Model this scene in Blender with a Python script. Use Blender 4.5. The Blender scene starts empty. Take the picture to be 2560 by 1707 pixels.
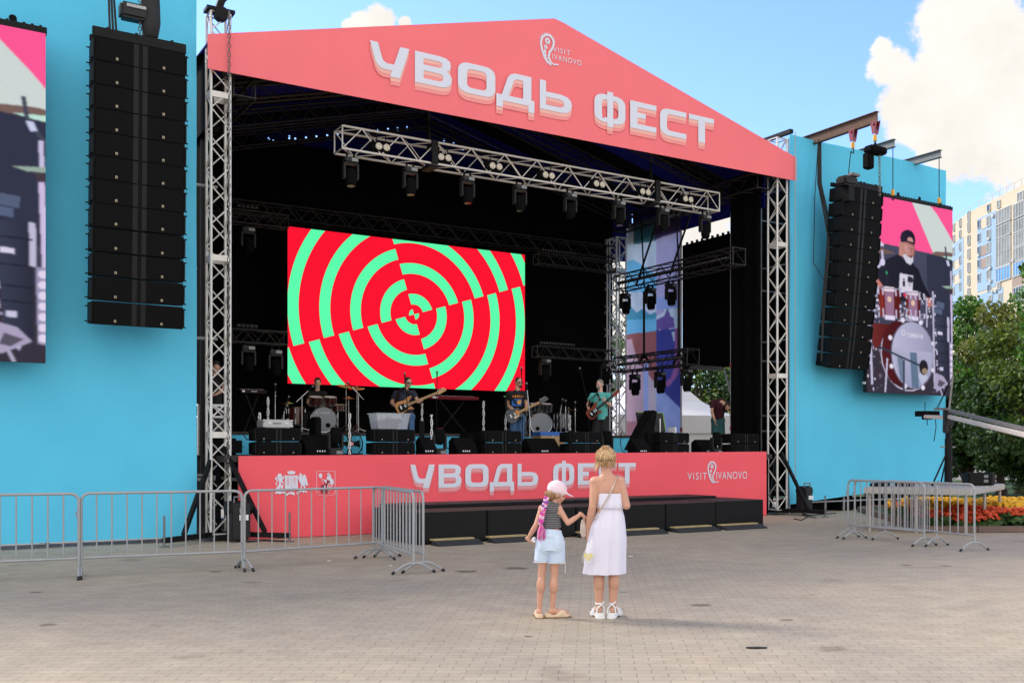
import bpy, bmesh, math, random
from mathutils import Vector, Matrix, Quaternion
from mathutils.geometry import tessellate_polygon
R = math.radians
SC = bpy.context.scene
COL = SC.collection
random.seed(7)

# ---------------------------------------------------------------- camera
F, CX, HY, CZ = 2600.0, 1480.0, 1126.0, 1.66
cam = bpy.data.cameras.new('camera'); camo = bpy.data.objects.new('camera', cam); COL.objects.link(camo)
camo.location = (0, 0, CZ); camo.rotation_euler = (R(90), 0, 0)
cam.sensor_width = 36; cam.lens = F/2560*36
cam.shift_x = -(CX-1280)/2560; cam.shift_y = (HY-853.5)/2560
cam.clip_start = 0.1; cam.clip_end = 3000
SC.camera = camo
# ---------------------------------------------------------------- exposure
SC.view_settings.view_transform = 'Standard'; SC.view_settings.look = 'None'
SC.view_settings.exposure = 1.57; SC.view_settings.gamma = 1
# ---------------------------------------------------------------- sun and sky
SUN_EL, SUN_AZ = 38.0, -66.0          # azimuth clockwise from +Y
sd = Vector((math.sin(R(SUN_AZ))*math.cos(R(SUN_EL)), math.cos(R(SUN_AZ))*math.cos(R(SUN_EL)), math.sin(R(SUN_EL))))
sl = bpy.data.lights.new('sun', 'SUN'); sl.energy = 1.35; sl.angle = R(14); sl.color = (1, .9, .76)
slo = bpy.data.objects.new('sun', sl); COL.objects.link(slo)
slo.rotation_euler = sd.to_track_quat('Z', 'Y').to_euler(); slo.location = (-20, 10, 30)
W = bpy.data.worlds.new('World'); SC.world = W; W.use_nodes = True
wn, wl = W.node_tree.nodes, W.node_tree.links
wn.clear()
def wnode(t, **k):
    n = wn.new(t)
    for a, b in k.items(): setattr(n, a, b)
    return n
sky = wnode('ShaderNodeTexSky', sky_type='NISHITA', sun_disc=False, sun_elevation=R(SUN_EL), sun_rotation=R(SUN_AZ), air_density=1.0, dust_density=0.1, ozone_density=2.2)
tc = wnode('ShaderNodeTexCoord'); nrm = wnode('ShaderNodeVectorMath', operation='NORMALIZE'); wl.new(tc.outputs['Generated'], nrm.inputs[0])
D = nrm.outputs[0]
# wobble the direction so that cloud puffs get ragged edges
def wnoise(scale, detail, rough=.6):
    n = wnode('ShaderNodeTexNoise'); n.inputs['Scale'].default_value = scale; n.inputs['Detail'].default_value = detail; n.inputs['Roughness'].default_value = rough
    wl.new(D, n.inputs['Vector']); return n
def wmath(op, a, b=None, c=None):
    n = wnode('ShaderNodeMath', operation=op)
    for i, x in enumerate((a, b, c)):
        if x is None: continue
        if isinstance(x, (int, float)): n.inputs[i].default_value = x
        else: wl.new(x, n.inputs[i])
    return n.outputs[0]
n1 = wnoise(24, 11, .66); n2 = wnoise(2.3, 6, .6)
puffs = [(2420, 40, 125), (2450, 130, 110), (2560, 130, 90), (2340, 250, 120), (2225, 170, 58), (2265, 235, 75), (2470, 250, 150), (2570, 260, 150), (2205, 122, 30), (2300, 310, 70),
         (2400, 340, 95), (2500, 370, 100), (2590, 400, 100), (2640, 150, 120), (905, 62, 34), (945, 58, 38), (880, 70, 26), (1013, 60, 15), (1735, 560, 100), (1540, 760, 160), (2330, 375, 40)]
acc = None
for (x, y, r) in puffs:
    d = Vector(((x-CX)/F, 1, (HY-y)/F)); L = d.length; d.normalize()
    dn = wnode('ShaderNodeVectorMath', operation='DISTANCE'); wl.new(D, dn.inputs[0]); dn.inputs[1].default_value = d
    q = wmath('MULTIPLY_ADD', dn.outputs['Value'], -1.0/(r/F/L), 1.0)
    acc = q if acc is None else wmath('SMOOTH_MAX', acc, q, .10)
a1 = wmath('MULTIPLY_ADD', n1.outputs['Fac'], 2.3, -1.06)
near_ = wmath('ADD', acc, a1)
far_ = wmath('MULTIPLY_ADD', n2.outputs['Fac'], 7.0, -3.1)
sep = wnode('ShaderNodeSeparateXYZ'); wl.new(D, sep.inputs[0])
behind = wmath('MULTIPLY_ADD', sep.outputs['Y'], -3.0, .4)       # loose unseen cloud field behind the camera, widened to brighten upright faces
far_ = wmath('MINIMUM', far_, behind)
cl = wmath('MAXIMUM', near_, far_)
mr = wnode('ShaderNodeMapRange', interpolation_type='SMOOTHSTEP'); wl.new(cl, mr.inputs[0])
mr.inputs[1].default_value = -.06; mr.inputs[2].default_value = .3
cr = wnode('ShaderNodeMapRange'); wl.new(wnoise(11, 6).outputs['Fac'], cr.inputs[0]); cr.inputs[1].default_value = .3; cr.inputs[2].default_value = .7; cr.inputs[3].default_value = .30; cr.inputs[4].default_value = .375
tint = wnode('ShaderNodeMix', data_type='RGBA', blend_type='MULTIPLY'); tint.inputs[0].default_value = 1; wl.new(sky.outputs[0], tint.inputs[6]); tint.inputs[7].default_value = (.80, .88, 1.12, 1)
bg1 = wnode('ShaderNodeBackground'); wl.new(tint.outputs[2], bg1.inputs[0]); bg1.inputs[1].default_value = .105
bg2 = wnode('ShaderNodeBackground'); bg2.inputs[0].default_value = (1, .955, .89, 1); lit = wnode('ShaderNodeMapRange'); wl.new(sep.outputs['Y'], lit.inputs[0]); lit.inputs[1].default_value = .1; lit.inputs[2].default_value = -.4; lit.inputs[3].default_value = 1; lit.inputs[4].default_value = 1.7  # clouds behind the camera get extra strength to light the stage front
wl.new(wmath('MULTIPLY', cr.outputs[0], lit.outputs[0]), bg2.inputs[1])
mx = wnode('ShaderNodeMixShader'); wl.new(mr.outputs[0], mx.inputs[0]); wl.new(bg1.outputs[0], mx.inputs[1]); wl.new(bg2.outputs[0], mx.inputs[2])
wo = wnode('ShaderNodeOutputWorld'); wl.new(mx.outputs[0], wo.inputs[0])

# ---------------------------------------------------------------- frames of reference (metres)
TH = math.atan2(F, 5387-CX)
U = Vector((math.cos(TH), math.sin(TH), 0)); V = Vector((-math.sin(TH), math.cos(TH), 0))
def gp(px, py, z=0):
    Y = F*(CZ-z)/(py-HY); return Vector(((px-CX)/F*Y, Y, z))
def pw(px, py, Y): return Vector(((px-CX)/F*Y, Y, CZ+(HY-py)/F*Y))
P0 = gp(595, 1350)
def S(u, v, z=0): return P0+U*u+V*v+Vector((0, 0, z))
def fp(px, py, v):            # (u, z) on the plane parallel to the stage front at depth v
    x = (px-CX)/F; Y = (V.dot(P0)+v)/(V.x*x+V.y)
    return U.dot(Vector((x*Y, Y, 0))-P0), CZ+(HY-py)/F*Y
def up(px, py, u):            # (v, z) on the plane across the stage at u
    x = (px-CX)/F; Y = (U.dot(P0)+u)/(U.x*x+U.y)
    return V.dot(Vector((x*Y, Y, 0))-P0), CZ+(HY-py)/F*Y
def uv_of(p): d = Vector((p[0], p[1], 0))-P0; return U.dot(d), V.dot(d)

# ---------------------------------------------------------------- materials
def N(m, t, **k):
    n = m.node_tree.nodes.new(t)
    for a, b in k.items(): setattr(n, a, b)
    return n
def mat(name, col, rough=.6, metal=0, var=.12, scale=6, bump=0, bscale=None, spec=.5, coat=0, trans=0):
    m = bpy.data.materials.new(name); m.use_nodes = True
    b = m.node_tree.nodes['Principled BSDF']; L = m.node_tree.links
    b.inputs['Roughness'].default_value = rough; b.inputs['Metallic'].default_value = metal
    b.inputs['Specular IOR Level'].default_value = spec
    if coat: b.inputs['Coat Weight'].default_value = coat
    if trans: b.inputs['Transmission Weight'].default_value = trans
    t = N(m, 'ShaderNodeTexCoord'); nz = N(m, 'ShaderNodeTexNoise'); nz.inputs['Scale'].default_value = scale; nz.inputs['Detail'].default_value = 5
    L.new(t.outputs['Object'], nz.inputs['Vector'])
    mixn = N(m, 'ShaderNodeMix', data_type='RGBA', blend_type='MIX')
    mixn.inputs[6].default_value = tuple(max(0, c*(1-var)) for c in col)+(1,); mixn.inputs[7].default_value = tuple(min(1, c*(1+var)) for c in col)+(1,)
    L.new(nz.outputs['Fac'], mixn.inputs[0]); L.new(mixn.outputs[2], b.inputs['Base Color'])
    if bump:
        n2 = N(m, 'ShaderNodeTexNoise'); n2.inputs['Scale'].default_value = bscale or scale*6; n2.inputs['Detail'].default_value = 4
        L.new(t.outputs['Object'], n2.inputs['Vector'])
        bp = N(m, 'ShaderNodeBump'); bp.inputs['Strength'].default_value = bump; bp.inputs['Distance'].default_value = .02
        L.new(n2.outputs['Fac'], bp.inputs['Height']); L.new(bp.outputs[0], b.inputs['Normal'])
    return m
def emis(name, col, s=1.0):
    m = bpy.data.materials.new(name); m.use_nodes = True
    m.node_tree.nodes.remove(m.node_tree.nodes['Principled BSDF'])
    e = N(m, 'ShaderNodeEmission'); e.inputs[0].default_value = col+(1,); e.inputs[1].default_value = s
    m.node_tree.links.new(e.outputs[0], m.node_tree.nodes['Material Output'].inputs[0]); return m
def srgb(r, g, b):
    f = lambda c: (c/255/12.92) if c/255 <= .04045 else ((c/255+.055)/1.055)**2.4
    return (f(r), f(g), f(b))
EXPO = 2**SC.view_settings.exposure
def screen(name, r, g, b):
    return emis(name, srgb(r, g, b), 1/EXPO)

M = {}
M['alu'] = mat('aluminium', (.70, .68, .64), .45, .3, .1, 9)
M['galv'] = mat('galvanised_steel', (.36, .37, .38), .5, .25, .16, 5)
M['black'] = mat('black_paint', (.006, .006, .007), .6, 0, .2, 8, spec=.2)
M['blackm'] = mat('black_matte', (.004, .004, .0045), .9, 0, .25, 5, spec=.1)
M['grille'] = mat('black_grille', (.0035, .0035, .004), .75, 0, .2, 40, .4, 220, spec=.12)
M['greyp'] = mat('dark_grey_plastic', (.016, .016, .018), .5, 0, .15, 8, spec=.3)
M['greym'] = mat('mid_grey_metal', (.2, .2, .21), .45, .5, .15, 8)
M['white'] = mat('white_plastic', (.78, .79, .8), .45, 0, .05, 4)
M['chrome'] = mat('chrome', (.5, .5, .51), .3, 1, .1, 6)
M['rubber'] = mat('rubber', (.02, .02, .021), .8, 0, .2, 12)
M['wood'] = mat('bare_wood', (.36, .26, .13), .8, 0, .25, 12, .3)
M['red'] = mat('red_paint', (.22, .015, .03), .4, 0, .1, 4)
M['yellow'] = mat('yellow_paint', (.75, .42, .04), .45, 0, .1, 5)
M['rust'] = mat('rusty_steel', (.13, .075, .05), .8, .2, .35, 7, .3)
M['steelgrey'] = mat('grey_steel_beam', (.16, .17, .17), .6, .4, .15, 5)
M['skin'] = mat('skin', (.56, .31, .21), .5, 0, .14, 7, .05, 60)
M['skin2'] = mat('tanned_skin', (.60, .315, .215), .48, 0, .13, 6, .08, 70)
M['skin3'] = mat('pale_skin', (.6, .36, .28), .5, 0, .07, 9)
M['dark'] = mat('dark_drape', (.004, .004, .0045), .95, 0, .3, 3, .3, 5, spec=.05)

# ---------------------------------------------------------------- mesh builder
def basis(z, x=None):
    z = Vector(z).normalized()
    if x is None: x = Vector((0, 0, 1)) if abs(z.z) < .9 else Vector((1, 0, 0))
    x = Vector(x); x = (x-z*x.dot(z)).normalized(); y = z.cross(x)
    return Matrix((x, y, z)).transposed()
class MB:
    def __init__(s): s.v = []; s.f = []; s.m = []; s.M = Matrix.Identity(4)
    def add(s, vs, fs, m=0):
        o = len(s.v); s.v += [s.M @ Vector(p) for p in vs]
        s.f += [[i+o for i in f] for f in fs]; s.m += [m]*len(fs); return s
    def box(s, c, d, rot=None, m=0, taper=None):
        hx, hy, hz = d[0]/2, d[1]/2, d[2]/2; vs = []
        for z in (-1, 1):
            k = 1 if (taper is None or z < 0) else taper
            for (x, y) in ((-1, -1), (1, -1), (1, 1), (-1, 1)): vs.append(Vector((x*hx*k, y*hy*k, z*hz)))
        if rot is not None: vs = [rot @ p for p in vs]
        vs = [p+Vector(c) for p in vs]
        return s.add(vs, [(3, 2, 1, 0), (4, 5, 6, 7), (0, 1, 5, 4), (1, 2, 6, 5), (2, 3, 7, 6), (3, 0, 4, 7)], m)
    def bar(s, p0, p1, w, h, m=0, upv=(0, 0, 1)):
        p0, p1 = Vector(p0), Vector(p1); B = basis(p1-p0, upv if abs((p1-p0).normalized().dot(Vector(upv))) < .95 else (1, 0, 0))
        return s.box((p0+p1)/2, (h, w, (p1-p0).length), B, m)
    def cyl(s, p0, p1, r0, r1=None, n=8, m=0, e=None, x=None, caps=True):
        r1 = r0 if r1 is None else r1; p0, p1 = Vector(p0), Vector(p1); B = basis(p1-p0, x); ex, ey = e or (1, 1); vs = []
        for (p, r) in ((p0, r0), (p1, r1)):
            for i in range(n):
                a = 2*math.pi*i/n; vs.append(p+B @ Vector((math.cos(a)*r*ex, math.sin(a)*r*ey, 0)))
        fs = [(i, (i+1) % n, n+(i+1) % n, n+i) for i in range(n)]
        if caps: fs += [tuple(range(n-1, -1, -1)), tuple(range(n, 2*n))]
        return s.add(vs, fs, m)
    def tube(s, pts, r, n=6, m=0, closed=False):
        pts = [Vector(p) for p in pts]; K = len(pts); vs = []; rr = r if isinstance(r, (list, tuple)) else [r]*K
        pv = None
        for k in range(K):
            a = pts[(k-1) % K] if (k > 0 or closed) else pts[k]; b = pts[(k+1) % K] if (k < K-1 or closed) else pts[k]
            t = (b-a).normalized(); B = basis(t, pv); pv = B @ Vector((1, 0, 0))
            for i in range(n):
                an = 2*math.pi*i/n; vs.append(pts[k]+B @ Vector((math.cos(an)*rr[k], math.sin(an)*rr[k], 0)))
        fs = []
        for k in range(K if closed else K-1):
            k2 = (k+1) % K
            fs += [(k*n+i, k*n+(i+1) % n, k2*n+(i+1) % n, k2*n+i) for i in range(n)]
        if not closed: fs += [tuple(range(n-1, -1, -1)), tuple(range((K-1)*n, K*n))]
        return s.add(vs, fs, m)
    def ell(s, c, r, B=None, n=14, k=9, m=0):
        if isinstance(r, (int, float)): r = (r, r, r)
        vs = [Vector((0, 0, r[2]))]
        for j in range(1, k):
            t = math.pi*j/k
            for i in range(n):
                a = 2*math.pi*i/n; vs.append(Vector((r[0]*math.sin(t)*math.cos(a), r[1]*math.sin(t)*math.sin(a), r[2]*math.cos(t))))
        vs.append(Vector((0, 0, -r[2])))
        if B is not None: vs = [B @ p for p in vs]
        vs = [p+Vector(c) for p in vs]; fs = [(0, 1+i, 1+(i+1) % n) for i in range(n)]
        for j in range(k-2):
            a = 1+j*n; b = a+n; fs += [(a+i, b+i, b+(i+1) % n, a+(i+1) % n) for i in range(n)]
        e = len(vs)-1; a = 1+(k-2)*n; fs += [(a+(i+1) % n, a+i, e) for i in range(n)]
        return s.add(vs, fs, m)
    def cap(s, p0, p1, r0, r1=None, n=12, m=0, e=None, x=None):
        r1 = r0 if r1 is None else r1
        s.cyl(p0, p1, r0, r1, n, m, e, x); ex, ey = e or (1, 1); B = basis(Vector(p1)-Vector(p0), x)
        s.ell(p0, (r0*ex, r0*ey, r0), B, n, 8, m); return s.ell(p1, (r1*ex, r1*ey, r1), B, n, 8, m)
    def lathe(s, prof, c=(0, 0, 0), ax=(0, 0, 1), n=20, m=0, x=None):
        B = basis(ax, x); vs = []; K = len(prof); c = Vector(c)
        for (r, z) in prof:
            for i in range(n):
                a = 2*math.pi*i/n; vs.append(c+B @ Vector((r*math.cos(a), r*math.sin(a), z)))
        fs = [(k*n+i, k*n+(i+1) % n, (k+1)*n+(i+1) % n, (k+1)*n+i) for k in range(K-1) for i in range(n)]
        if prof[0][0] > 1e-5: fs.append(tuple(range(n-1, -1, -1)))
        if prof[-1][0] > 1e-5: fs.append(tuple(range((K-1)*n, K*n)))
        return s.add(vs, fs, m)
    def flat(s, loops, y=0.0, m=0, ax=(1, 0, 0), ay=(0, 0, 1), an=(0, -1, 0), o=(0, 0, 0)):
        L = [[Vector((p[0], p[1], 0)) for p in lp] for lp in loops]; tri = tessellate_polygon(L)
        ax, ay, an, o = Vector(ax), Vector(ay), Vector(an), Vector(o)
        vs = [o+ax*p.x+ay*p.y+an*y for lp in L for p in lp]; return s.add(vs, [tuple(t) for t in tri], m)
    def slab(s, loop, d, m=0, ax=(1, 0, 0), ay=(0, 0, 1), o=(0, 0, 0)):      # polygon given real thickness d along ax x ay
        ax, ay, o = Vector(ax), Vector(ay), Vector(o); an = ax.cross(ay); n = len(loop)
        vs = [o+ax*p[0]+ay*p[1] for p in loop]+[o+ax*p[0]+ay*p[1]+an*d for p in loop]
        tri = tessellate_polygon([[Vector((p[0], p[1], 0)) for p in loop]])
        return s.add(vs, [tuple(t) for t in tri]+[tuple(i+n for i in t[::-1]) for t in tri]+[(i, (i+1) % n, n+(i+1) % n, n+i) for i in range(n)], m)
    def loft(s, rings, m=0, caps=True):
        n = len(rings[0]); vs = [p for r in rings for p in r]
        fs = [(k*n+i, k*n+(i+1) % n, (k+1)*n+(i+1) % n, (k+1)*n+i) for k in range(len(rings)-1) for i in range(n)]
        if caps: fs += [tuple(range(n-1, -1, -1)), tuple(range((len(rings)-1)*n, len(rings)*n))]
        return s.add(vs, fs, m)
    def mesh(s, name, mats, smooth=False, bevel=0, fix=True):
        me = bpy.data.meshes.new(name); me.from_pydata([tuple(p) for p in s.v], [], s.f)
        for q in (mats if isinstance(mats, (list, tuple)) else [mats]): me.materials.append(q)
        me.polygons.foreach_set('material_index', s.m)
        if fix or bevel:
            b = bmesh.new(); b.from_mesh(me)
            if fix: bmesh.ops.recalc_face_normals(b, faces=b.faces)
            if smooth:
                for e_ in b.edges: e_.smooth = not (len(e_.link_faces) == 2 and e_.calc_face_angle(0) > .8)
            if bevel: bmesh.ops.bevel(b, geom=b.edges[:]+b.verts[:], offset=bevel, segments=2, affect='EDGES', clamp_overlap=True)
            b.to_mesh(me); b.free()
        me.polygons.foreach_set('use_smooth', [smooth]*len(me.polygons)); me.update(); return me
    def obj(s, name, mats, parent=None, smooth=False, bevel=0, fix=True):
        o = bpy.data.objects.new(name, s.mesh(name, mats, smooth, bevel, fix)); COL.objects.link(o)
        if parent is not None: o.parent = parent
        return o
    def blob(s, name, mats, parent=None, vox=.006, sm=4):       # one continuous surface grown over overlapping solids
        me = s.mesh(name+'_src', mats); t = bpy.data.objects.new(name+'_src', me); COL.objects.link(t)
        r = t.modifiers.new('r', 'REMESH'); r.mode = 'VOXEL'; r.voxel_size = vox; r.use_smooth_shade = True
        if sm: q = t.modifiers.new('s', 'SMOOTH'); q.factor = .5; q.iterations = sm
        dg = bpy.context.evaluated_depsgraph_get(); nm = bpy.data.meshes.new_from_object(t.evaluated_get(dg))
        nm.name = name; nm.materials.clear()
        for q in (mats if isinstance(mats, (list, tuple)) else [mats]): nm.materials.append(q)
        nm.polygons.foreach_set('use_smooth', [True]*len(nm.polygons))
        nm.polygons.foreach_set('material_index', [0]*len(nm.polygons))
        bpy.data.objects.remove(t); bpy.data.meshes.remove(me)
        o = bpy.data.objects.new(name, nm); COL.objects.link(o)
        if parent is not None: o.parent = parent
        return o
def tag(o, label, cat, group=None):
    o['label'] = label; o['category'] = cat
    if group: o['group'] = group
    return o
def struct(o): o['kind'] = 'structure'; return o
def thing(name, label, cat, loc=(0, 0, 0), rz=0, group=None):
    o = bpy.data.objects.new(name, None); COL.objects.link(o); o.empty_display_size = .2
    o.location = loc; o.rotation_euler = (0, 0, rz); return tag(o, label, cat, group)
def kids(o): return [c for c in COL.objects if c.parent == o]
def dup(root, loc, rz, label, group=None):
    def rec(o, par):
        c = o.copy(); COL.objects.link(c); c.parent = par
        for k in KID.get(o.name) or KID.setdefault(o.name, kids(o)): rec(k, c)
        return c
    c = rec(root, None); c.location = loc; c.rotation_euler = (root.rotation_euler.x, root.rotation_euler.y, rz); c['label'] = label
    if group: c['group'] = group
    return c
KID = {}
def text2d(body, size=1.0, font_scale_x=1.0, spacing=1.0):
    cu = bpy.data.curves.new('t', 'FONT'); cu.body = body; cu.size = size; cu.space_character = spacing; cu.resolution_u = 3
    o = bpy.data.objects.new('t', cu); COL.objects.link(o)
    dg = bpy.context.evaluated_depsgraph_get(); me = bpy.data.meshes.new_from_object(o.evaluated_get(dg))
    vs = [(p.co.x*font_scale_x, p.co.y) for p in me.vertices]; fs = [tuple(f.vertices) for f in me.polygons]
    bpy.data.objects.remove(o); bpy.data.meshes.remove(me); bpy.data.curves.remove(cu); return vs, fs
def put_text(mb, body, x0, x1, z0, z1, y=0, m=0, spacing=1.0):      # fit text into a box on the xz plane facing -y
    vs, fs = text2d(body, spacing=spacing); xs = [p[0] for p in vs]; ys = [p[1] for p in vs]
    ax, bx, ay, by = min(xs), max(xs), min(ys), max(ys)
    mb.add([Vector((x0+(p[0]-ax)/(bx-ax)*(x1-x0), -y, z0+(p[1]-ay)/(by-ay)*(z1-z0))) for p in vs], fs, m)

import numpy as np
class Raster:
    """paints flat polygons into a small colour grid that becomes one printed or glowing sheet"""
    def __init__(s, w, h, bg=(0, 0, 0)): s.w, s.h = w, h; s.a = np.zeros((h, w, 3)); s.a[:] = bg
    def poly(s, pts, c, hole=None, c2=None, axis=0):          # pts in 0..1, z up
        loops = [[(x*s.w, y*s.h) for x, y in lp] for lp in ([pts]+([hole] if hole else []))]; ys = [p[1] for p in loops[0]]; xs_ = [p[0] for p in loops[0]]; c = np.array(c)
        for r in range(max(0, int(min(ys))), min(s.h, int(max(ys))+1)):
            y = r+.5; X = []
            for lp in loops:
                for i in range(len(lp)):
                    (x0, y0), (x1, y1) = lp[i], lp[(i+1) % len(lp)]
                    if (y0 <= y) != (y1 <= y): X.append(x0+(y-y0)/(y1-y0)*(x1-x0))
            X.sort()
            for i in range(0, len(X)-1, 2):
                a, b_ = max(0, int(round(X[i]))), min(s.w, int(round(X[i+1])))
                if b_ <= a: continue
                if c2 is None: s.a[r, a:b_] = c
                else:
                    t = (np.arange(a, b_)+.5-min(xs_))/max(1e-6, max(xs_)-min(xs_)) if axis == 0 else np.full(b_-a, (y-min(ys))/max(1e-6, max(ys)-min(ys)))
                    s.a[r, a:b_] = c+(np.array(c2)-c)*np.clip(t, 0, 1)[:, None]
    def blur(s, n=1):
        for _ in range(n):
            p = np.pad(s.a, ((1, 1), (1, 1), (0, 0)), 'edge'); s.a = (p[:-2, 1:-1]+p[2:, 1:-1]+p[1:-1, :-2]+p[1:-1, 2:]+2*p[1:-1, 1:-1])/6
    def noise(s, amp, seed=1, blob=.0):
        g = np.random.default_rng(seed); s.a *= 1+g.normal(size=(s.h, s.w, 1))*amp
        if blob:
            k = g.normal(size=(s.h//12+2, s.w//12+2)); k = np.kron(k, np.ones((12, 12)))[:s.h, :s.w]
            for _ in range(14): q = np.pad(k, 1, 'edge'); k = (q[:-2, 1:-1]+q[2:, 1:-1]+q[1:-1, :-2]+q[1:-1, 2:]+q[1:-1, 1:-1])/5
            s.a *= (1+k*blob)[:, :, None]
        s.a = np.clip(s.a, 0, 1)
    def mesh(s, name, o, ax, ay, m):
        """one quad grid spanning o .. o+ax+ay, coloured at its corners"""
        o, ax, ay = np.array(o, float), np.array(ax, float), np.array(ay, float); W_, H_ = s.w, s.h
        u, v = np.meshgrid((np.arange(W_))/(W_-1), (np.arange(H_))/(H_-1)); vs = o+u[..., None]*ax+v[..., None]*ay; i = np.arange(W_*H_).reshape(H_, W_); f = np.stack([i[:-1, :-1], i[:-1, 1:], i[1:, 1:], i[1:, :-1]], -1).reshape(-1, 4)
        me = bpy.data.meshes.new(name); me.from_pydata(vs.reshape(-1, 3).tolist(), [], f.tolist()); at = me.color_attributes.new('picture', 'FLOAT_COLOR', 'POINT'); at.data.foreach_set('color', np.concatenate([s.a.reshape(-1, 3), np.ones((W_*H_, 1))], 1).astype(np.float32).ravel()); me.materials.append(m); return me
# ================================================================ ground, kerbs, lawn
def ground_mat():
    m = bpy.data.materials.new('paving_bricks'); m.use_nodes = True
    b = m.node_tree.nodes['Principled BSDF']; L = m.node_tree.links; b.inputs['Specular IOR Level'].default_value = .3
    t = N(m, 'ShaderNodeTexCoord')
    br = N(m, 'ShaderNodeTexBrick', offset=.5); br.inputs['Scale'].default_value = 1; br.inputs['Brick Width'].default_value = .232; br.inputs['Row Height'].default_value = .116
    br.inputs['Mortar Size'].default_value = .0045; br.inputs['Mortar Smooth'].default_value = .25; br.inputs['Bias'].default_value = -.1
    br.inputs['Color1'].default_value = (.425, .362, .282, 1); br.inputs['Color2'].default_value = (.378, .327, .258, 1); br.inputs['Mortar'].default_value = (.262, .214, .168, 1)
    wob = N(m, 'ShaderNodeTexNoise'); wob.inputs['Scale'].default_value = 1.2; L.new(t.outputs['Object'], wob.inputs['Vector'])
    sc = N(m, 'ShaderNodeVectorMath', operation='SCALE'); L.new(wob.outputs['Color'], sc.inputs[0]); sc.inputs[3].default_value = .03
    ad = N(m, 'ShaderNodeVectorMath', operation='ADD'); L.new(t.outputs['Object'], ad.inputs[0]); L.new(sc.outputs[0], ad.inputs[1]); L.new(ad.outputs[0], br.inputs['Vector'])
    col = br.outputs['Color']
    def mul(a, fac_out, lo, hi, c0, c1):
        r = N(m, 'ShaderNodeMapRange'); L.new(fac_out, r.inputs[0]); r.inputs[1].default_value = lo; r.inputs[2].default_value = hi
        x = N(m, 'ShaderNodeMix', data_type='RGBA'); x.inputs[6].default_value = c0+(1,); x.inputs[7].default_value = c1+(1,); L.new(r.outputs[0], x.inputs[0])
        y = N(m, 'ShaderNodeMix', data_type='RGBA', blend_type='MULTIPLY'); y.inputs[0].default_value = 1; L.new(a, y.inputs[6]); L.new(x.outputs[2], y.inputs[7]); return y.outputs[2]
    for (s, d, lo, hi, c0, c1) in ((.35, 5, .35, .65, (.86, .88, .9), (1.06, 1.03, 1.0)), (2.6, 6, .3, .7, (.9, .89, .88), (1.06, 1.06, 1.05)), (38, 3, .3, .7, (.9, .9, .9), (1.08, 1.08, 1.07)), (1.1, 8, .22, .36, (.6, .58, .56), (1, 1, 1))):
        n = N(m, 'ShaderNodeTexNoise'); n.inputs['Scale'].default_value = s; n.inputs['Detail'].default_value = d; L.new(t.outputs['Object'], n.inputs['Vector'])
        col = mul(col, n.outputs['Fac'], lo, hi, c0, c1)
    # damp stains and worn spots lying on the bricks
    spots = [(1752, 1512, .15, .45), (1966, 1549, .1, .5), (2264, 1412, .14, .5), (2365, 1414, .14, .5), (118, 1561, .12, .5), (1320, 1590, .05, .3), (1165, 1428, .2, .35), (1290, 1420, .25, .45), (540, 1428, .12, .4), (90, 1480, .1, .4), (1560, 1480, .07, .5), (2080, 1620, .2, .7)]
    for (x, y, r, k) in spots:
        p = gp(x, y); mp = N(m, 'ShaderNodeVectorMath', operation='SUBTRACT'); L.new(ad.outputs[0], mp.inputs[0]); mp.inputs[1].default_value = (p.x+.015, p.y+.015, .015)
        s2 = N(m, 'ShaderNodeVectorMath', operation='MULTIPLY'); L.new(mp.outputs[0], s2.inputs[0]); s2.inputs[1].default_value = (1/r, 1/(r*.9), 0)
        ln = N(m, 'ShaderNodeVectorMath', operation='LENGTH'); L.new(s2.outputs[0], ln.inputs[0])
        na = N(m, 'ShaderNodeTexNoise'); na.inputs['Scale'].default_value = 9; na.inputs['Detail'].default_value = 4; L.new(t.outputs['Object'], na.inputs['Vector'])
        sm = N(m, 'ShaderNodeMath', operation='MULTIPLY_ADD'); L.new(na.outputs['Fac'], sm.inputs[0]); sm.inputs[1].default_value = 1.1; L.new(ln.outputs['Value'], sm.inputs[2])
        col = mul(col, sm.outputs[0], 1.05, 1.4, (k, k, k*.97), (1, 1, 1))
    L.new(col, b.inputs['Base Color']); b.inputs['Roughness'].default_value = .78
    bp = N(m, 'ShaderNodeBump'); bp.inputs['Strength'].default_value = .5; bp.inputs['Distance'].default_value = .006
    iv = N(m, 'ShaderNodeMath', operation='SUBTRACT'); iv.inputs[0].default_value = 1; L.new(br.outputs['Fac'], iv.inputs[1]); L.new(iv.outputs[0], bp.inputs['Height']); L.new(bp.outputs[0], b.inputs['Normal'])
    return m
M['paving'] = ground_mat()
M['grass'] = mat('lawn', (.035, .08, .015), .9, 0, .5, 3, .5, 60)
M['kerb'] = mat('brown_kerb_stone', (.17, .115, .095), .85, 0, .25, 5, .4)
M['path'] = mat('pale_path', (.4, .35, .29), .85, 0, .12, 3)
M['soil'] = mat('flower_bed_soil', (.05, .06, .02), .95, 0, .4, 8, .5)
b = MB(); b.add([(-900, -300, 0), (900, -300, 0), (900, 1500, 0), (-900, 1500, 0)], [(0, 1, 2, 3)]); struct(b.obj('ground', M['paving'], fix=False))
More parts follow.
